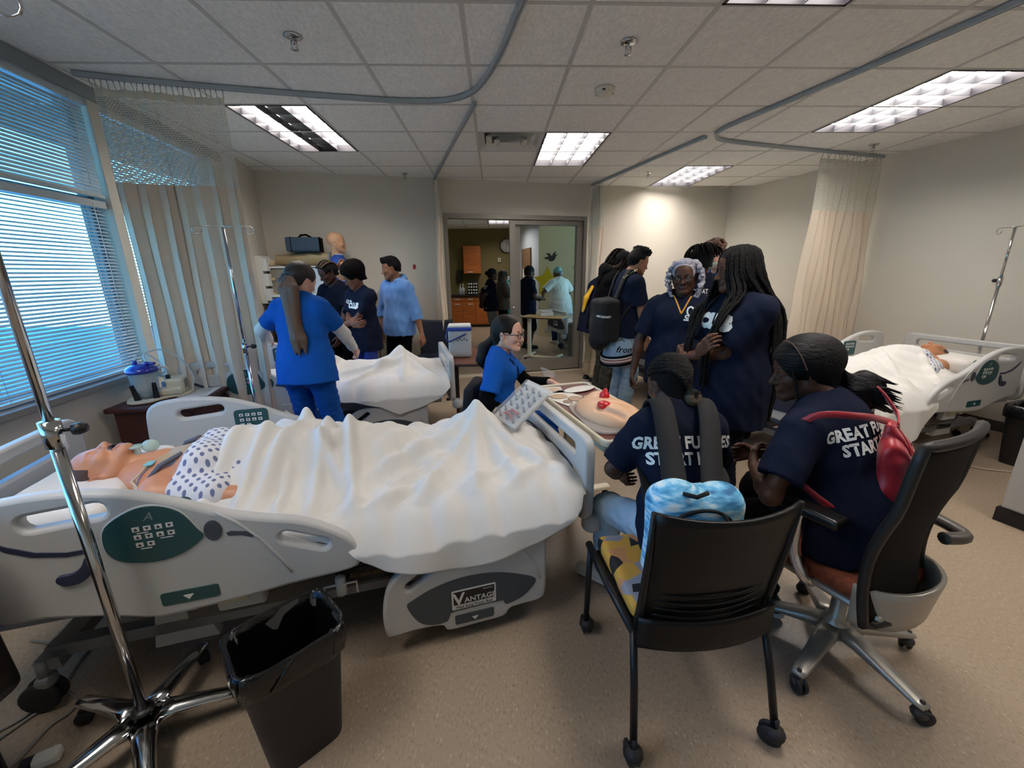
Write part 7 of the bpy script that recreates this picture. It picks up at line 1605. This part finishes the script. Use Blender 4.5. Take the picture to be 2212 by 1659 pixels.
# ---- back left storage cabinet and what stands on it
CB = mat('storage_beige', 'aaa292', 0.55)
ba = math.atan2(BWD[1], BWD[0])
o = thing('storage_cabinet', 'low beige storage cabinet with white top by the back wall', 'cabinet', (-2.12, 5.42, 0), ba); W_ = 1.16
MB().rbox((0, 0, 0.64), (W_, 0.44, 1.26), 0.006).build('body', CB, o); MB().rbox((0, -0.005, 1.295), (W_ + 0.03, 0.47, 0.03), 0.006).build('top', M_WHITE, o)
for x in (-W_ / 4, W_ / 4):
    d = MB().rbox((x, -0.226, 0.64), (W_ / 2 - 0.01, 0.014, 1.2), 0.004).build('door', CB, o); MB().cyl((x * .12 + (0.03 if x > 0 else -.03), -0.24, 0.7), (x * .12 + (0.03 if x > 0 else -.03), -0.24, 0.82), 0.006, 8).build('handle', M_CHROME, d)
def cabp(u_, n=0.0, z=1.3105): return (-2.12 + math.cos(ba) * u_ - math.sin(ba) * n, 5.42 + math.sin(ba) * u_ + math.cos(ba) * n, z)
o = thing('storage_tub', 'beige translucent storage tub on the cabinet, at its left', 'tub', cabp(-0.42), ba)
MB().rbox((0, 0, 0.15), (0.34, 0.32, 0.30), 0.02, taper if False else 2).build('body', clear_mat('tub_beige', '9c9482', 0.25, 0.4), o); MB().rbox((0, 0, 0.31), (0.37, 0.35, 0.022), 0.008).build('lid', M_WHITE, o)
o = thing('storage_tub', 'white translucent storage tub on the cabinet, below the leg model', 'tub', cabp(-0.07), ba)
MB().rbox((0, 0, 0.155), (0.30, 0.30, 0.31), 0.02).build('body', mat('tub_white', 'c6cdd2', 0.4), o); MB().rbox((0, 0, 0.318), (0.32, 0.32, 0.015), 0.006).build('lid', M_WHITE, o)
o = thing('leg_model', 'tan practice leg model lying across the storage tubs', 'model', cabp(-0.22, 0, 1.322 + 0.325 + 0.066), ba)
g = SDF(); g.cone((-0.30, 0, -0.005), (-0.05, 0, 0.0), 0.060, 0.068, 0, cut=[((-0.30, 0, 0), (-1, 0, 0))]); g.cone((-0.05, 0, 0), (0.10, 0, 0.01), 0.068, 0.078, 0.03); g.cone((0.10, 0, 0.01), (0.30, 0, 0.005), 0.078, 0.076, 0.03, cut=[((0.30, 0, 0), (1, 0, 0))]); sdf_obj('limb', g, 0.009, mat('limb_tan', 'a08a64', 0.5), o)
MB().lathe([(0.0, 0.296), (0.079, 0.296), (0.079, 0.318), (0, 0.318)], (0, 0, 0.005), 18, 'X').build('end_cap', mat('cap_grey', '8b8d8a', 0.5), o)
o = thing('carry_bag', 'slate blue padded carry bag lying on top of the leg model', 'bag', cabp(-0.18, 0.0, 1.322 + 0.325 + 0.153), ba)
BG = mat('bag_slate_blue', '33485a', 0.75, bump=0.1, bscale=150)
g = SDF(); g.box((0, 0, 0.085), (0.17, 0.10, 0.062), 0.02, 0); g.cone((-0.10, -0.02, 0.01), (0.06, -0.02, 0.01), 0.03, 0.012, 0.03); sdf_obj('body', g, 0.009, BG, o)
for x in (-0.13, 0.185): MB().rbox((x, -0.0, 0.085), (0.012, 0.243, 0.168), 0.005).build('piping', BLACKC, o)
MB().tube([(-0.06, 0, 0.165), (-0.03, 0, 0.195), (0.03, 0, 0.20), (0.09, 0, 0.165)], 0.012, 8).build('carry_handle', BLACKC, o)
o = thing('torso_manikin', 'bald half-body nursing manikin in a royal blue vest on the cabinet', 'manikin', cabp(0.185, -0.05), ba + 0.0)
MAN = mat('manikin_skin', 'd0a07c', 0.45)
Rm = rotz(-pi / 2 + 0.1); T = np.eye(4); T[:3, :3] = Rm * 1.02; T[:3, 3] = (0.0, 0, 0.60); g = SDF(); head_sdf(g); g.cone((0, -0.01, -0.05), (0, -0.02, -0.17), 0.05, 0.052, 0.03); sdf_obj('head', g, 0.006, [MAN, MAN], o, T)
MB().lathe([(0.055, 0.425), (0.062, 0.44), (0.058, 0.465)], (0.0, 0, 0), 18).build('neck_ring', M_CREAM, o)
g = SDF(); g.cone((0.01, 0, 0.02), (0.0, 0, 0.30), 0.155, 0.135, 0, sq=(A3(1, 0, 0), 0.72), cut=[((0, 0, 0.01), (0, 0, -1))]); g.cone((0.0, -0.13, 0.34), (0.0, 0.13, 0.34), 0.075, 0.075, 0.06); g.cone((0, 0, 0.36), (0, 0, 0.42), 0.09, 0.06, 0.05)
g.ell((0.06, -0.13, 0.27), (0.10, 0.09, 0.12), 0.01, sub=True, m=1)
sdf_obj('vest', g, 0.008, [mat('vest_blue', '1a4aa0', 0.8), MAN], o, wr=(0.005, 30, 2))
g = SDF(); g.ell((0.03, -0.085, 0.26), (0.085, 0.06, 0.115), 0); g.ell((0.05, -0.12, 0.34), (0.05, 0.04, 0.035), 0.03); sdf_obj('chest_opening', g, 0.008, MAN, o)
MB().sphere((0.105, -0.12, 0.355), (0.036, 0.03, 0.026), 12, 8).build('heart_model', mat('heart_red', 'a8322c', 0.4), o)
MB().tube([(0.02, -0.145, 0.37), (0.04, -0.15, 0.33), (0.02, -0.155, 0.30), (0.045, -0.15, 0.27)], 0.004, 6).build('vein_lines', mat('vein_blue', '3a4a9c', 0.5), o)
# wall rack with glove boxes
px_ = (-2.735, 5.16); o = thing('wall_rack', 'white wall rack with three small compartments on the left side wall', 'rack', (px_[0], px_[1], 1.20), -pi / 2 + math.radians(90 + 12), None)
o.rotation_euler = (0, 0, math.radians(-12 + 18)); o.location = (-2.755, 5.17, 1.22)
MB().rbox((0.035, 0, 0.26), (0.07, 0.26, 0.54), 0.006).build('back', M_WHITE, o)
for k in range(3):
    z = 0.02 + k * 0.17; MB().rbox((0.09, 0, z + 0.07), (0.06, 0.25, 0.14), 0.006).build('compartment', M_WHITE, o)
    g = SDF(); g.ell((0.135, 0.03, z + 0.09), (0.025, 0.055, 0.03), 0); g.ell((0.14, -0.04, z + 0.075), (0.02, 0.03, 0.02), 0.02); sdf_obj('bone_picture', g, 0.01, mat('bone_tan', 'c5ad85', 0.6), o)
# plastic drawer tower
o = thing('drawer_tower', 'narrow plastic drawer tower between the afro person and the hoodie person', 'drawers', (-1.36, 5.42, 0), ba)
MB().rbox((0, 0, 0.53), (0.26, 0.36, 1.06), 0.008).build('body', mat('drawer_cream', 'b8b09c', 0.5), o); MB().rbox((0, 0, 1.07), (0.28, 0.38, 0.025), 0.006).build('top', M_WHITE, o)
for k in range(9):
    d = MB().rbox((0, -0.182, 0.10 + k * 0.108), (0.235, 0.012, 0.094), 0.005).build('drawer', mat('drawer_front', 'a3977c', 0.4), o); MB().rbox((0, -0.194, 0.125 + k * 0.108), (0.12, 0.014, 0.016), 0.004).build('handle', mat('handle_brass', 'cdbf98', 0.3, 0.3), d)
MB().box(bw(-0.33, 0.003, 1.62), (0.035, 0.004, 0.06), Matrix.Rotation(ba, 3, 'Z')).build('wall_label', mat('label_red', 'b01e2a', 0.5)); tag(bpy.data.objects['wall_label'], 'small red label stuck on the back wall beside the hoodie person', 'label')
# ---- backpacks and bags
BP = mat('backpack_black', '0e0e10', 0.85, bump=0.2, bscale=120)
def W2(p, v): return p.root.matrix_basis @ Vector(v)
def backpack(p, label, dims, off, m, name='backpack', tilt=0.0):
    o = thing(name, label, 'backpack', M=p.root.matrix_basis.copy()); c = p.chest - p.fx * off + A3(0, 0, dims[3])
    g = SDF(); g.box(c, (dims[0], dims[1], dims[2]), 0.05, 0, R=rotx(-tilt)); g.ell(c - p.fx * dims[1] + A3(0, 0, -dims[2] * .35), (dims[0] * 1.0, 0.08, dims[2] * 0.75), 0.05)
    return o, g, c
def straps(p, o, c, m, w=0.028, top=0.0, low=-0.2, off=0.012):
    for k in (-1, 1):
        tp_ = p.nb + p.lx * k * 0.095 * p.u; P = [c + p.lx * k * 0.06 + A3(0, 0, top), tp_ - p.fx * 0.085 - p.sd * 0.02, tp_ + p.sd * (0.035) + p.fx * 0.0, tp_ + p.fx * 0.105 * p.bd - p.sd * 0.07, p.chest + p.lx * k * 0.135 * p.u * p.bw + p.fx * 0.115 * p.bd - p.sd * 0.02, p.chest + p.lx * k * 0.17 * p.u * p.bw - p.fx * 0.03 - p.sd * 0.10, c + p.lx * k * 0.11 + A3(0, 0, low)]
        Pm = smooth_path([tuple(q) for q in P], 6); q = MB(); L = []
        ctr = (p.chest + p.nb) / 2
        for i, v in enumerate(Pm):
            v = np.array(v); a = np.array(Pm[max(i - 1, 0)]); b2 = np.array(Pm[min(i + 1, len(Pm) - 1)]); d = unit(b2 - a); n = unit(v - (ctr + p.lx * k * 0.06)); s = unit(np.cross(d, n)); v = v + n * off; L.append([v - s * w, v, v + s * w])
        so = q.grid([[tuple(x) for x in r] for r in L]).build('shoulder_strap', m, o, fix=False); md = so.modifiers.new('t', 'SOLIDIFY'); md.thickness = 0.009; md.offset = 0
o, g, c = backpack(P7, 'large black backpack on the back of the person with the denim jacket', (0.14, 0.05, 0.17, -0.27), 0.235, BP); g.chain([c + A3(0, 0.03, 0.16), c + A3(0, -0.05, -0.2)], [0.06, 0.11], 0.05)
bo = sdf_obj('body', g, 0.01, BP, o, wr=(0.012, 16, 3)); straps(P7, o, c, BP, 0.026)
me = text_mesh('NECESSARY', 0.028, bold=0.001); mesh_obj('backpack_lettering', project_on(me, bo, c + A3(0.0, 0, 0.05), A3(-1, 0.55, 0), A3(0, 0, 1), 0.003), PRINT, bo)
q = MB()
for i, t in enumerate(np.linspace(0.3, 0.62, 5)):
    pass
stp = [ch for ch in o.children if ch.name.startswith('shoulder_strap')][-1]
a_ = P7.nb + P7.lx * 0.095 * P7.u; q = MB()
for i_, (w_, h_) in enumerate(((.004, .026), (.014, .005), (.005, .026), (.004, .026), (.016, .005), (.004, .026), (.012, .026), (.005, .026))): q.box((-0.075 + i_ * 0.021, 0, 0), (w_, h_, 0.002))
me = q.mesh()
mo = mesh_obj('strap_marks', me, mat('strap_print_lime', 'c3c79a', 0.7), o); D_ = A3(0.1, -0.55, -0.8)
mo.matrix_basis = Matrix.Translation(tuple(a_ + A3(0.028, -0.055, 0.022))) @ Matrix((Vector((0.05, 0.86, 0.5)).normalized(), Vector((-0.9, -0.1, 0.35)).normalized(), Vector((0.35, -0.5, 0.8)).normalized())).transposed().to_4x4()
BLUEP = bpy.data.materials.new('backpack_tie_dye'); BLUEP.use_nodes = True; t = BLUEP.node_tree; b_ = t.nodes['Principled BSDF']; b_.inputs['Roughness'].default_value = 0.75
tcn = t.nodes.new('ShaderNodeTexCoord'); mp = t.nodes.new('ShaderNodeMapping'); mp.inputs['Scale'].default_value = (14, 14, 60); t.links.new(tcn.outputs['Object'], mp.inputs[0]); no = t.nodes.new('ShaderNodeTexNoise'); no.inputs['Scale'].default_value = 1.0; no.inputs['Detail'].default_value = 6; t.links.new(mp.outputs[0], no.inputs['Vector'])
r_ = t.nodes.new('ShaderNodeValToRGB'); el = r_.color_ramp.elements; el[0].position = 0.34; el[0].color = (*lin('2f6f9f'), 1); el[1].position = 0.66; el[1].color = (*lin('e4e8ea'), 1); e = el.new(0.47); e.color = (*lin('5fb0dc'), 1); e = el.new(0.55); e.color = (*lin('9fd2ea'), 1)
t.links.new(no.outputs[0], r_.inputs[0]); t.links.new(r_.outputs[0], b_.inputs['Base Color'])
o = thing('backpack', 'blue and white patterned backpack with black straps on the cornrowed person', 'backpack', M=P13.root.matrix_basis.copy())
c = A3(-0.07, -0.20, 0.70); g = SDF()
g.box(c + A3(0, 0, -0.04), (0.105, 0.03, 0.13), 0.045, 0); g.ell(c + A3(-0.065, 0, 0.09), (0.095, 0.075, 0.075), 0.02); g.ell(c + A3(0.075, 0, 0.085), (0.085, 0.07, 0.070), 0.02); g.ell(c + A3(0, -0.05, -0.02), (0.135, 0.06, 0.12), 0.03)
bo = sdf_obj('body', g, 0.008, BLUEP, o, wr=(0.004, 30, 2)); straps(P13, o, c, BP, 0.040, 0.10, -0.15, 0.016)
MB().tube(smooth_path([tuple(c + A3(x, y, z)) for x, y, z in ((-0.14, -0.03, -0.05), (-0.115, -0.065, 0.04), (-0.05, -0.085, 0.10), (0.03, -0.088, 0.105), (0.10, -0.07, 0.05), (0.14, -0.04, -0.04))], 6), 0.006, 6).build('zip_piping', BP, o)
MB().tube([tuple(c + A3(x, y, z)) for x, y, z in ((-0.06, -0.045, 0.145), (-0.03, -0.075, 0.15), (0.01, -0.06, 0.155))], 0.008, 6).build('grab_loop', BP, o); MB().tube([tuple(c + A3(x, y, z)) for x, y, z in ((0.05, -0.09, 0.10), (0.075, -0.10, 0.06), (0.085, -0.10, 0.02))], 0.006, 6).build('zip_pull', BP, o)
REDB = mat('red_satin', 'a81c28', 0.38, bump=0.15, bscale=30, sheen=0.3)
o = thing('drawstring_bag', 'red satin drawstring bag on the back of the ponytailed person', 'bag', M=P14.root.matrix_basis.copy())
c = P14.pel + P14.sd * 0.215 - P14.fx * 0.178 + P14.lx * 0.035; g = SDF(); g.chain([c + A3(-.01, 0.03, 0.17), c + A3(0, 0, 0.07), c + A3(0.01, -0.01, -0.06), c + A3(0, 0, -0.14)], [0.03, 0.072, 0.090, 0.065], 0.03, sq=(P14.fx, 0.6))
V, F, mi = g.mesh(0.008); r0 = V - c; ang = np.arctan2(r0[:, 1] + .08, r0[:, 0]); V = V + (np.sin(ang * 16) * 0.006 * np.clip((r0[:, 2] + .02) / .15, 0, 1))[:, None] * np.array((1, .5, 0)); bo = mesh_obj('body', np_mesh('b', wrinkle(V, F, 0.007, 26, 3), F), REDB, o)
q = MB(); kr = c + P14.lx * 0.02 - P14.fx * 0.075 - A3(0, 0, 0.02); q.tube([tuple(kr + P14.lx * 0.014 * math.cos(t_) + A3(0, 0, 0.014 * math.sin(t_))) for t_ in np.linspace(0, 2 * pi, 12, endpoint=False)], 0.004, 6, close=True); q.tube([tuple(kr + A3(0, 0, 0.014)), tuple(kr + A3(0, 0.004, 0.045))], 0.004, 6); q.build('gold_charm', mat('gold_metal', 'c9a24a', 0.25, 0.9), o)
def strap_ribbon(p, pts, w, m, o, name='strap', off=0.006):
    Pm = smooth_path([tuple(q) for q in pts], 6); L = []; ctr = p.chest
    for i, v in enumerate(Pm):
        v = np.array(v); a = np.array(Pm[max(i - 1, 0)]); b2 = np.array(Pm[min(i + 1, len(Pm) - 1)]); d = unit(b2 - a); n = unit(v - ctr - p.sd * ((v - ctr) @ p.sd)); s = unit(np.cross(d, n)); v = v + n * off; L.append([v - s * w, v, v + s * w])
    so = MB().grid([[tuple(x) for x in r] for r in L]).build(name, m, o, fix=False); md = so.modifiers.new('t', 'SOLIDIFY'); md.thickness = 0.006; md.offset = 0
u = P14.u; tb = c + A3(0, 0.02, 0.18)
def onback(x, z, f=0.135): return P14.pel + P14.sd * z + P14.lx * x - P14.fx * f
strap_ribbon(P14, [tb, onback(0.02, 0.42, 0.17), onback(-0.10, 0.47, 0.15), onback(-0.20, 0.485, 0.05), P14.sh[-1] - P14.sd * 0.06 + P14.fx * 0.09 - P14.lx * 0.02], 0.012, REDB, o)
strap_ribbon(P14, [tb, onback(0.12, 0.43, 0.165), onback(0.125, 0.52, 0.10), P14.sh[1] - P14.lx * 0.05 + P14.sd * 0.075, P14.sh[1] - P14.lx * 0.06 + P14.fx * 0.10], 0.012, REDB, o)
strap_ribbon(P14, [c + A3(-0.06, 0.02, -0.13), onback(-0.13, 0.06, 0.14), onback(-0.20, 0.16, 0.06), onback(-0.21, 0.24, -0.03)], 0.012, REDB, o)
# ---- cables on the floor
M_CAB = mat('cable_grey', '8a877f', 0.5)
def cable(label, pts, r=0.0055, m=None, group='floor cables'):
    q = MB().tube(smooth_path([(x, y, r + 0.001 + 0.0 * i) for i, (x, y) in enumerate(pts)], 7), r, 7).build('cable', m or M_CAB); tag(q, label, 'cable', group)
cable('long grey cable snaking across the floor below the head of the front bed', [(-1.55, 1.70), (-1.66, 1.58), (-1.76, 1.494), (-1.704, 1.316), (-1.60, 1.248), (-1.585, 1.20), (-1.607, 1.158), (-1.603, 1.037), (-1.62, 0.9)])
cable('grey cable making a narrow loop on the floor by the left edge', [(-1.78, 1.00), (-1.74, 1.12), (-1.69, 1.24), (-1.675, 1.262), (-1.70, 1.255), (-1.75, 1.17), (-1.82, 1.10)])
cable('short pale cable end on the floor under the head of the front bed', [(-2.06, 1.53), (-1.95, 1.51), (-1.86, 1.49), (-1.79, 1.47)])
cable('thin dark cable curling down under the front bed', [(-1.9, 1.62), (-1.90, 1.57), (-1.86, 1.535), (-1.75, 1.55), (-1.62, 1.60)], 0.005)
cable('pale cable lying on the floor below the right hand bed', [(3.45, 2.98), (3.52, 2.86), (3.63, 2.85), (3.70, 2.95), (3.78, 2.80), (3.95, 2.72)], 0.006, mat('cable_pale', 'b5aa98', 0.5))
o = thing('plug', 'white plug lying on the floor at the bottom left corner', 'plug', (-1.50, 1.045, 0), 0.5); MB().rbox((0, 0, 0.02), (0.07, 0.045, 0.038), 0.012).build('body', M_WHITE, o); MB().rbox((-0.05, 0, 0.015), (0.04, 0.06, 0.028), 0.008).build('strain_relief', M_BLACK, o)
# dark chair edge at the far left
o = thing('armchair', 'edge of a worn black leather chair cut off by the left edge', 'chair', (-1.585, 0.76, 0), 0.0)
g = SDF(); g.box((0, -0.02, 0.62), (0.10, 0.26, 0.24), 0.035, 0, R=roty(-0.05)); sdf_obj('back', g, 0.012, mat('black_leather', '17120f', 0.45, bump=0.3, bscale=40), o); g = SDF(); g.box((-0.28, -0.02, 0.42), (0.22, 0.26, 0.03), 0.04, 0); sdf_obj('seat', g, 0.014, mat('black_leather', '17120f', 0.45), o)
for x in (0.05, -0.45):
    for y in (-0.25, 0.2): MB().cyl((x, y, 0), (x, y, 0.40), 0.018, 10).build('leg', M_BLKMET, o)
# ------------------------------------------------------------------ next room
OAK = mat('orange_wood', 'b5662c', 0.45, col2='a0561f', vscale=4, stretch=(1, 1, 8)); COUNTER = mat('black_counter', '1b1a1c', 0.3)
o = thing('wall_cupboard', 'orange wood wall cupboard on the olive wall', 'cabinet', (-0.62, 12.43, 1.50), 0); MB().rbox((0, 0, 0.38), (0.50, 0.30, 0.76), 0.005).build('body', OAK, o); d = MB().rbox((0, -0.158, 0.38), (0.48, 0.018, 0.74), 0.004).build('door', OAK, o); MB().box((-0.05, -0.175, 0.045), (0.14, 0.012, 0.02)).build('handle', M_LABEL, d)
o = thing('base_unit', 'orange wood base unit with black counter by the olive wall', 'cabinet', (-0.55, 12.3, 0), 0)
MB().rbox((0, 0, 0.47), (1.5, 0.56, 0.80), 0.005).build('body', OAK, o); MB().rbox((0, -0.02, 0.89), (1.56, 0.62, 0.045), 0.006).build('counter', COUNTER, o); MB().box((0, 0, 0.035), (1.46, 0.5, 0.07)).build('plinth', M_BLACK, o)
for k, x in enumerate((-0.56, -0.19, 0.19, 0.56)):
    d = MB().rbox((x, -0.288, 0.41), (0.36, 0.018, 0.64), 0.004).build('door', OAK, o); MB().box((x + 0.05, -0.305, 0.66), (0.14, 0.012, 0.02)).build('handle', M_LABEL, d)
    d = MB().rbox((x, -0.288, 0.80), (0.36, 0.018, 0.11), 0.004).build('drawer', OAK, o); MB().box((x + 0.05, -0.305, 0.80), (0.14, 0.012, 0.02)).build('handle', M_LABEL, d)
o = thing('bottle_rack', 'black tray rack of small white bottles on the black counter', 'rack', (-0.62, 12.2, 0.9135), 0); MB().rbox((0, 0, 0.19), (0.30, 0.2, 0.38), 0.008).build('body', M_BLACK, o)
for i in range(4):
    for j in range(4): MB().cyl((-0.105 + i * 0.07, -0.10, 0.05 + j * 0.085), (-0.105 + i * 0.07, -0.115, 0.05 + j * 0.085), 0.024, 8).build('bottle_end', M_LABEL, o)
for i, (x, lab) in enumerate(((-0.98, 'clear pump bottle on the black counter, left of the others'), (-0.90, 'clear pump bottle on the black counter next to the rack'))):
    o = thing('pump_bottle', lab, 'bottle', (x, 12.2, 0.9135), 0, 'pump bottles'); MB().lathe([(0.0, 0), (0.045, 0), (0.045, 0.17), (0.018, 0.21), (0.018, 0.24), (0, 0.24)], n=12).build('body', clear_mat('bottle_clear', 'd0d6dc', 0.4), o); MB().cyl((0, 0, 0.24), (0, 0, 0.31), 0.012, 8).build('pump', M_WHITE, o)
o = thing('tissue_box', 'flat white box on the black counter', 'box', (-0.22, 12.2, 0.9135), 0.1); MB().rbox((0, 0, 0.04), (0.26, 0.14, 0.08), 0.006).build('body', M_WHITE, o); MB().rbox((0, 0, 0.082), (0.12, 0.04, 0.012), 0.003).build('slot', mat('slot_grey', '9a9a9a', 0.6), o)
o = thing('soap_dispenser', 'black soap dispenser on the olive wall beside the curtain', 'dispenser', (-1.0, 12.57, 1.28), 0); MB().rbox((0, -0.06, 0.17), (0.13, 0.11, 0.34), 0.03).build('body', M_BLACK, o); MB().rbox((0, -0.06, -0.02), (0.07, 0.07, 0.05), 0.012).build('nozzle', M_BLACK, o)
o = thing('wall_clock', 'round white wall clock on the olive wall', 'clock', (0.385, 12.56, 2.27), 0); o.scale = (0.85, 0.85, 0.85)
MB().lathe([(0.0, 0.0), (0.235, 0.0), (0.24, -0.02), (0.225, -0.035), (0.212, -0.03), (0.212, -0.018), (0.0, -0.018)], n=32, ax='Y').build('rim', M_BLACK, o); MB().lathe([(0.0, -0.022), (0.214, -0.022), (0.214, -0.024), (0.0, -0.025)], n=32, ax='Y').build('face', M_LABEL, o)
for k in range(12):
    a = k * pi / 6; m_ = mesh_obj('numeral', text_mesh(str(12 if k == 0 else k), 0.05), M_BLACK, o); m_.matrix_basis = Matrix.Translation((0.17 * math.sin(a), -0.029, 0.17 * math.cos(a))) @ RX90
for L, a, w in ((0.12, 0.2, 0.012), (0.16, 3.3, 0.008)): MB().box((0, 0, L / 2), (w, 0.003, L)).build('hand', M_BLACK, o).matrix_basis = Matrix.Translation((0, -0.03, 0)) @ Matrix.Rotation(a, 4, 'Y')
o = thing('door_chime', 'small cream box on the olive wall below the clock', 'box', (0.16, 12.58, 1.82), 0); MB().rbox((0, -0.02, 0.06), (0.09, 0.05, 0.11), 0.01).build('body', M_CREAM, o); MB().box((0, -0.047, 0.05), (0.05, 0.004, 0.03)).build('grille', mat('grille_brown', '6d5a48', 0.6), o)
TEALC = mat('cart_teal', '2fa093', 0.4)
o = thing('supply_cart', 'teal and white supply cart beside the base unit', 'cart', (0.40, 10.6, 0), 0); MB().rbox((0, 0, 0.46), (0.46, 0.4, 0.76), 0.01).build('body', TEALC, o); MB().rbox((0, 0, 0.86), (0.48, 0.42, 0.04), 0.01).build('top', M_WHITE, o)
for k in range(3): d = MB().rbox((0, -0.206, 0.22 + k * 0.24), (0.43, 0.014, 0.21), 0.006).build('drawer', TEALC, o); MB().rbox((0, -0.22, 0.26 + k * 0.24), (0.16, 0.014, 0.03), 0.006).build('handle', M_WHITE, d)
for x in (-0.19, 0.19):
    for y in (-0.16, 0.16): caster((x, y), o, 0.03)
for k in range(3):
    b_ = thing('supply_box', ('lowest white supply box stacked on the teal cart', 'middle white supply box stacked on the teal cart', 'topmost white supply box stacked on the teal cart')[k], 'box', (0.40, 10.6, 0.8805 + k * 0.182), 0.05 * k, 'boxes on the supply cart'); MB().rbox((0, 0, 0.09), (0.34 - .03 * k, 0.3, 0.178), 0.005).build('carton', M_WHITE, b_); MB().box((0, -0.151, 0.07), (0.2, 0.003, 0.05)).build('stripe', TEALC, b_)
# door, papers, decals
side = unit((0.40, -2.5)); nrm = np.array((-abs(side[1]), -side[0] * 0 - 0.16)); nrm = unit((-0.987, -0.158))
def sp(s, n, z): p = np.array((0.66, 12.6)) + side * s + nrm * n; return (p[0], p[1], z)
o = tag(MB().poly([sp(0.9, 0.005, 0)[:2], sp(1.85, 0.005, 0)[:2], sp(1.85, 0.045, 0)[:2], sp(0.9, 0.045, 0)[:2]], 0.0, 2.12).build('door_2', mat('brown_wood_door', '6f563f', 0.5, col2='634b36', vscale=3, stretch=(6, 6, 1))), kind='structure')
MB().cyl(sp(1.75, 0.045, 1.02), sp(1.75, 0.10, 1.02), 0.012, 8).build('door_handle', M_CHROME, o)
for k, (s, z) in enumerate(((1.15, 1.45), (1.45, 1.45))):
    q = MB().poly([sp(s - .1, 0.047, 0)[:2], sp(s + .1, 0.047, 0)[:2], sp(s + .1, 0.049, 0)[:2], sp(s - .1, 0.049, 0)[:2]], z - 0.16, z + 0.16).build('notice', mat('paper_white', 'd9d9d6', 0.8)); tag(q, ('white notice on the brown door, farther from us', 'white notice on the brown door, nearer to us')[k], 'paper', 'notices on the door')
fr_d = unit((2.54, -1.1)); fr_n = unit((-0.40, -0.92))
def fp(s, n, z): p = np.array((1.06, 10.1)) + fr_d * s + fr_n * n; return (p[0], p[1], z)
def decal(name, label, outline, m, s, z, k, cat='wall decal'):
    me = curve_mesh(name, [outline], 0.006, 0.001); o = mesh_obj(name, me, m); o.matrix_world = Matrix.Translation(fp(s, 0.004, z)) @ Matrix.Rotation(math.atan2(fr_d[1], fr_d[0]), 4, 'Z') @ RX90 @ Matrix.Scale(k, 4); tag(o, label, cat); return o
decal('dove_decal', 'dark grey dove decal on the beige wall of the next room', smooth_loop([(-1.0, -0.05), (-0.55, 0.05), (-0.35, 0.15), (-0.75, 0.55), (-0.2, 0.5), (0.1, 0.15), (0.35, 0.5), (0.7, 0.8), (0.6, 0.3), (1.0, 0.45), (0.75, 0.1), (0.55, -0.35), (0.1, -0.6), (-0.3, -0.5), (-0.45, -0.25), (-0.8, -0.3)], 3), mat('decal_charcoal', '3d3b36', 0.7), 0.30, 1.86, 0.16)
decal('star_decal', 'bright yellow star decal on the beige wall behind the white uniform', [(math.sin(i * pi / 5) * (1 if i % 2 == 0 else 0.5), math.cos(i * pi / 5) * (1 if i % 2 == 0 else 0.5)) for i in range(10)], mat('decal_yellow', 'e0bd1c', 0.7), 0.22, 1.30, 0.36)
decal('dot_decal', 'small pale green dot decal on the beige wall', [(math.cos(t_), math.sin(t_)) for t_ in np.linspace(0, 2 * pi, 20, endpoint=False)], mat('decal_green', 'a9b98f', 0.7), 0.86, 1.62, 0.05)
# over-bed table in the next room
BIRCH = mat('birch_laminate', 'c9a56b', 0.45, col2='bb955a', vscale=3, stretch=(8, 1, 1))
o = overbed_table('birch topped over-bed table on a cream stand behind the glass', 0.86, 7.22, math.radians(60), BIRCH, 0.42, 0.80, 0.77, False)
MB().rbox((-0.10, 0.24, 0.42), (0.06, 0.06, 0.68), 0.01).build('column', M_CREAM, o); MB().rbox((-0.10, 0.0, 0.085), (0.05, 0.62, 0.035), 0.01).build('base_bar', M_CREAM, o)
for yy in (-0.26, 0.28):
    MB().rbox((0.0, yy, 0.085), (0.44, 0.05, 0.035), 0.01).build('base_bar', M_CREAM, o)
    for xx in (-0.19, 0.19): caster((xx, yy), o, 0.03)
o = thing('foam_box', 'white foam box on the birch over-bed table', 'box', (0.88, 7.30, 0.7845), 0.3); MB().rbox((0, 0, 0.035), (0.24, 0.2, 0.07), 0.012).build('base', M_WHITE, o); MB().rbox((0, 0, 0.085), (0.22, 0.18, 0.03), 0.012).build('lid', M_WHITE, o)
o = thing('pedal_bin', 'tall dark grey pedal bin behind the glass at the door edge', 'bin', (1.37, 6.95, 0), 0); MB().lathe([(0.0, 0.0), (0.13, 0.0), (0.135, 0.02), (0.135, 0.62), (0.13, 0.64)], n=24).build('body', mat('bin_grey', '4a4843', 0.45), o); MB().lathe([(0.138, 0.63), (0.138, 0.66), (0.10, 0.70), (0, 0.71)], n=24).build('lid', mat('bin_grey', '4a4843', 0.45), o); MB().rbox((0, -0.15, 0.03), (0.08, 0.06, 0.02), 0.005).build('pedal', M_CHROME, o)
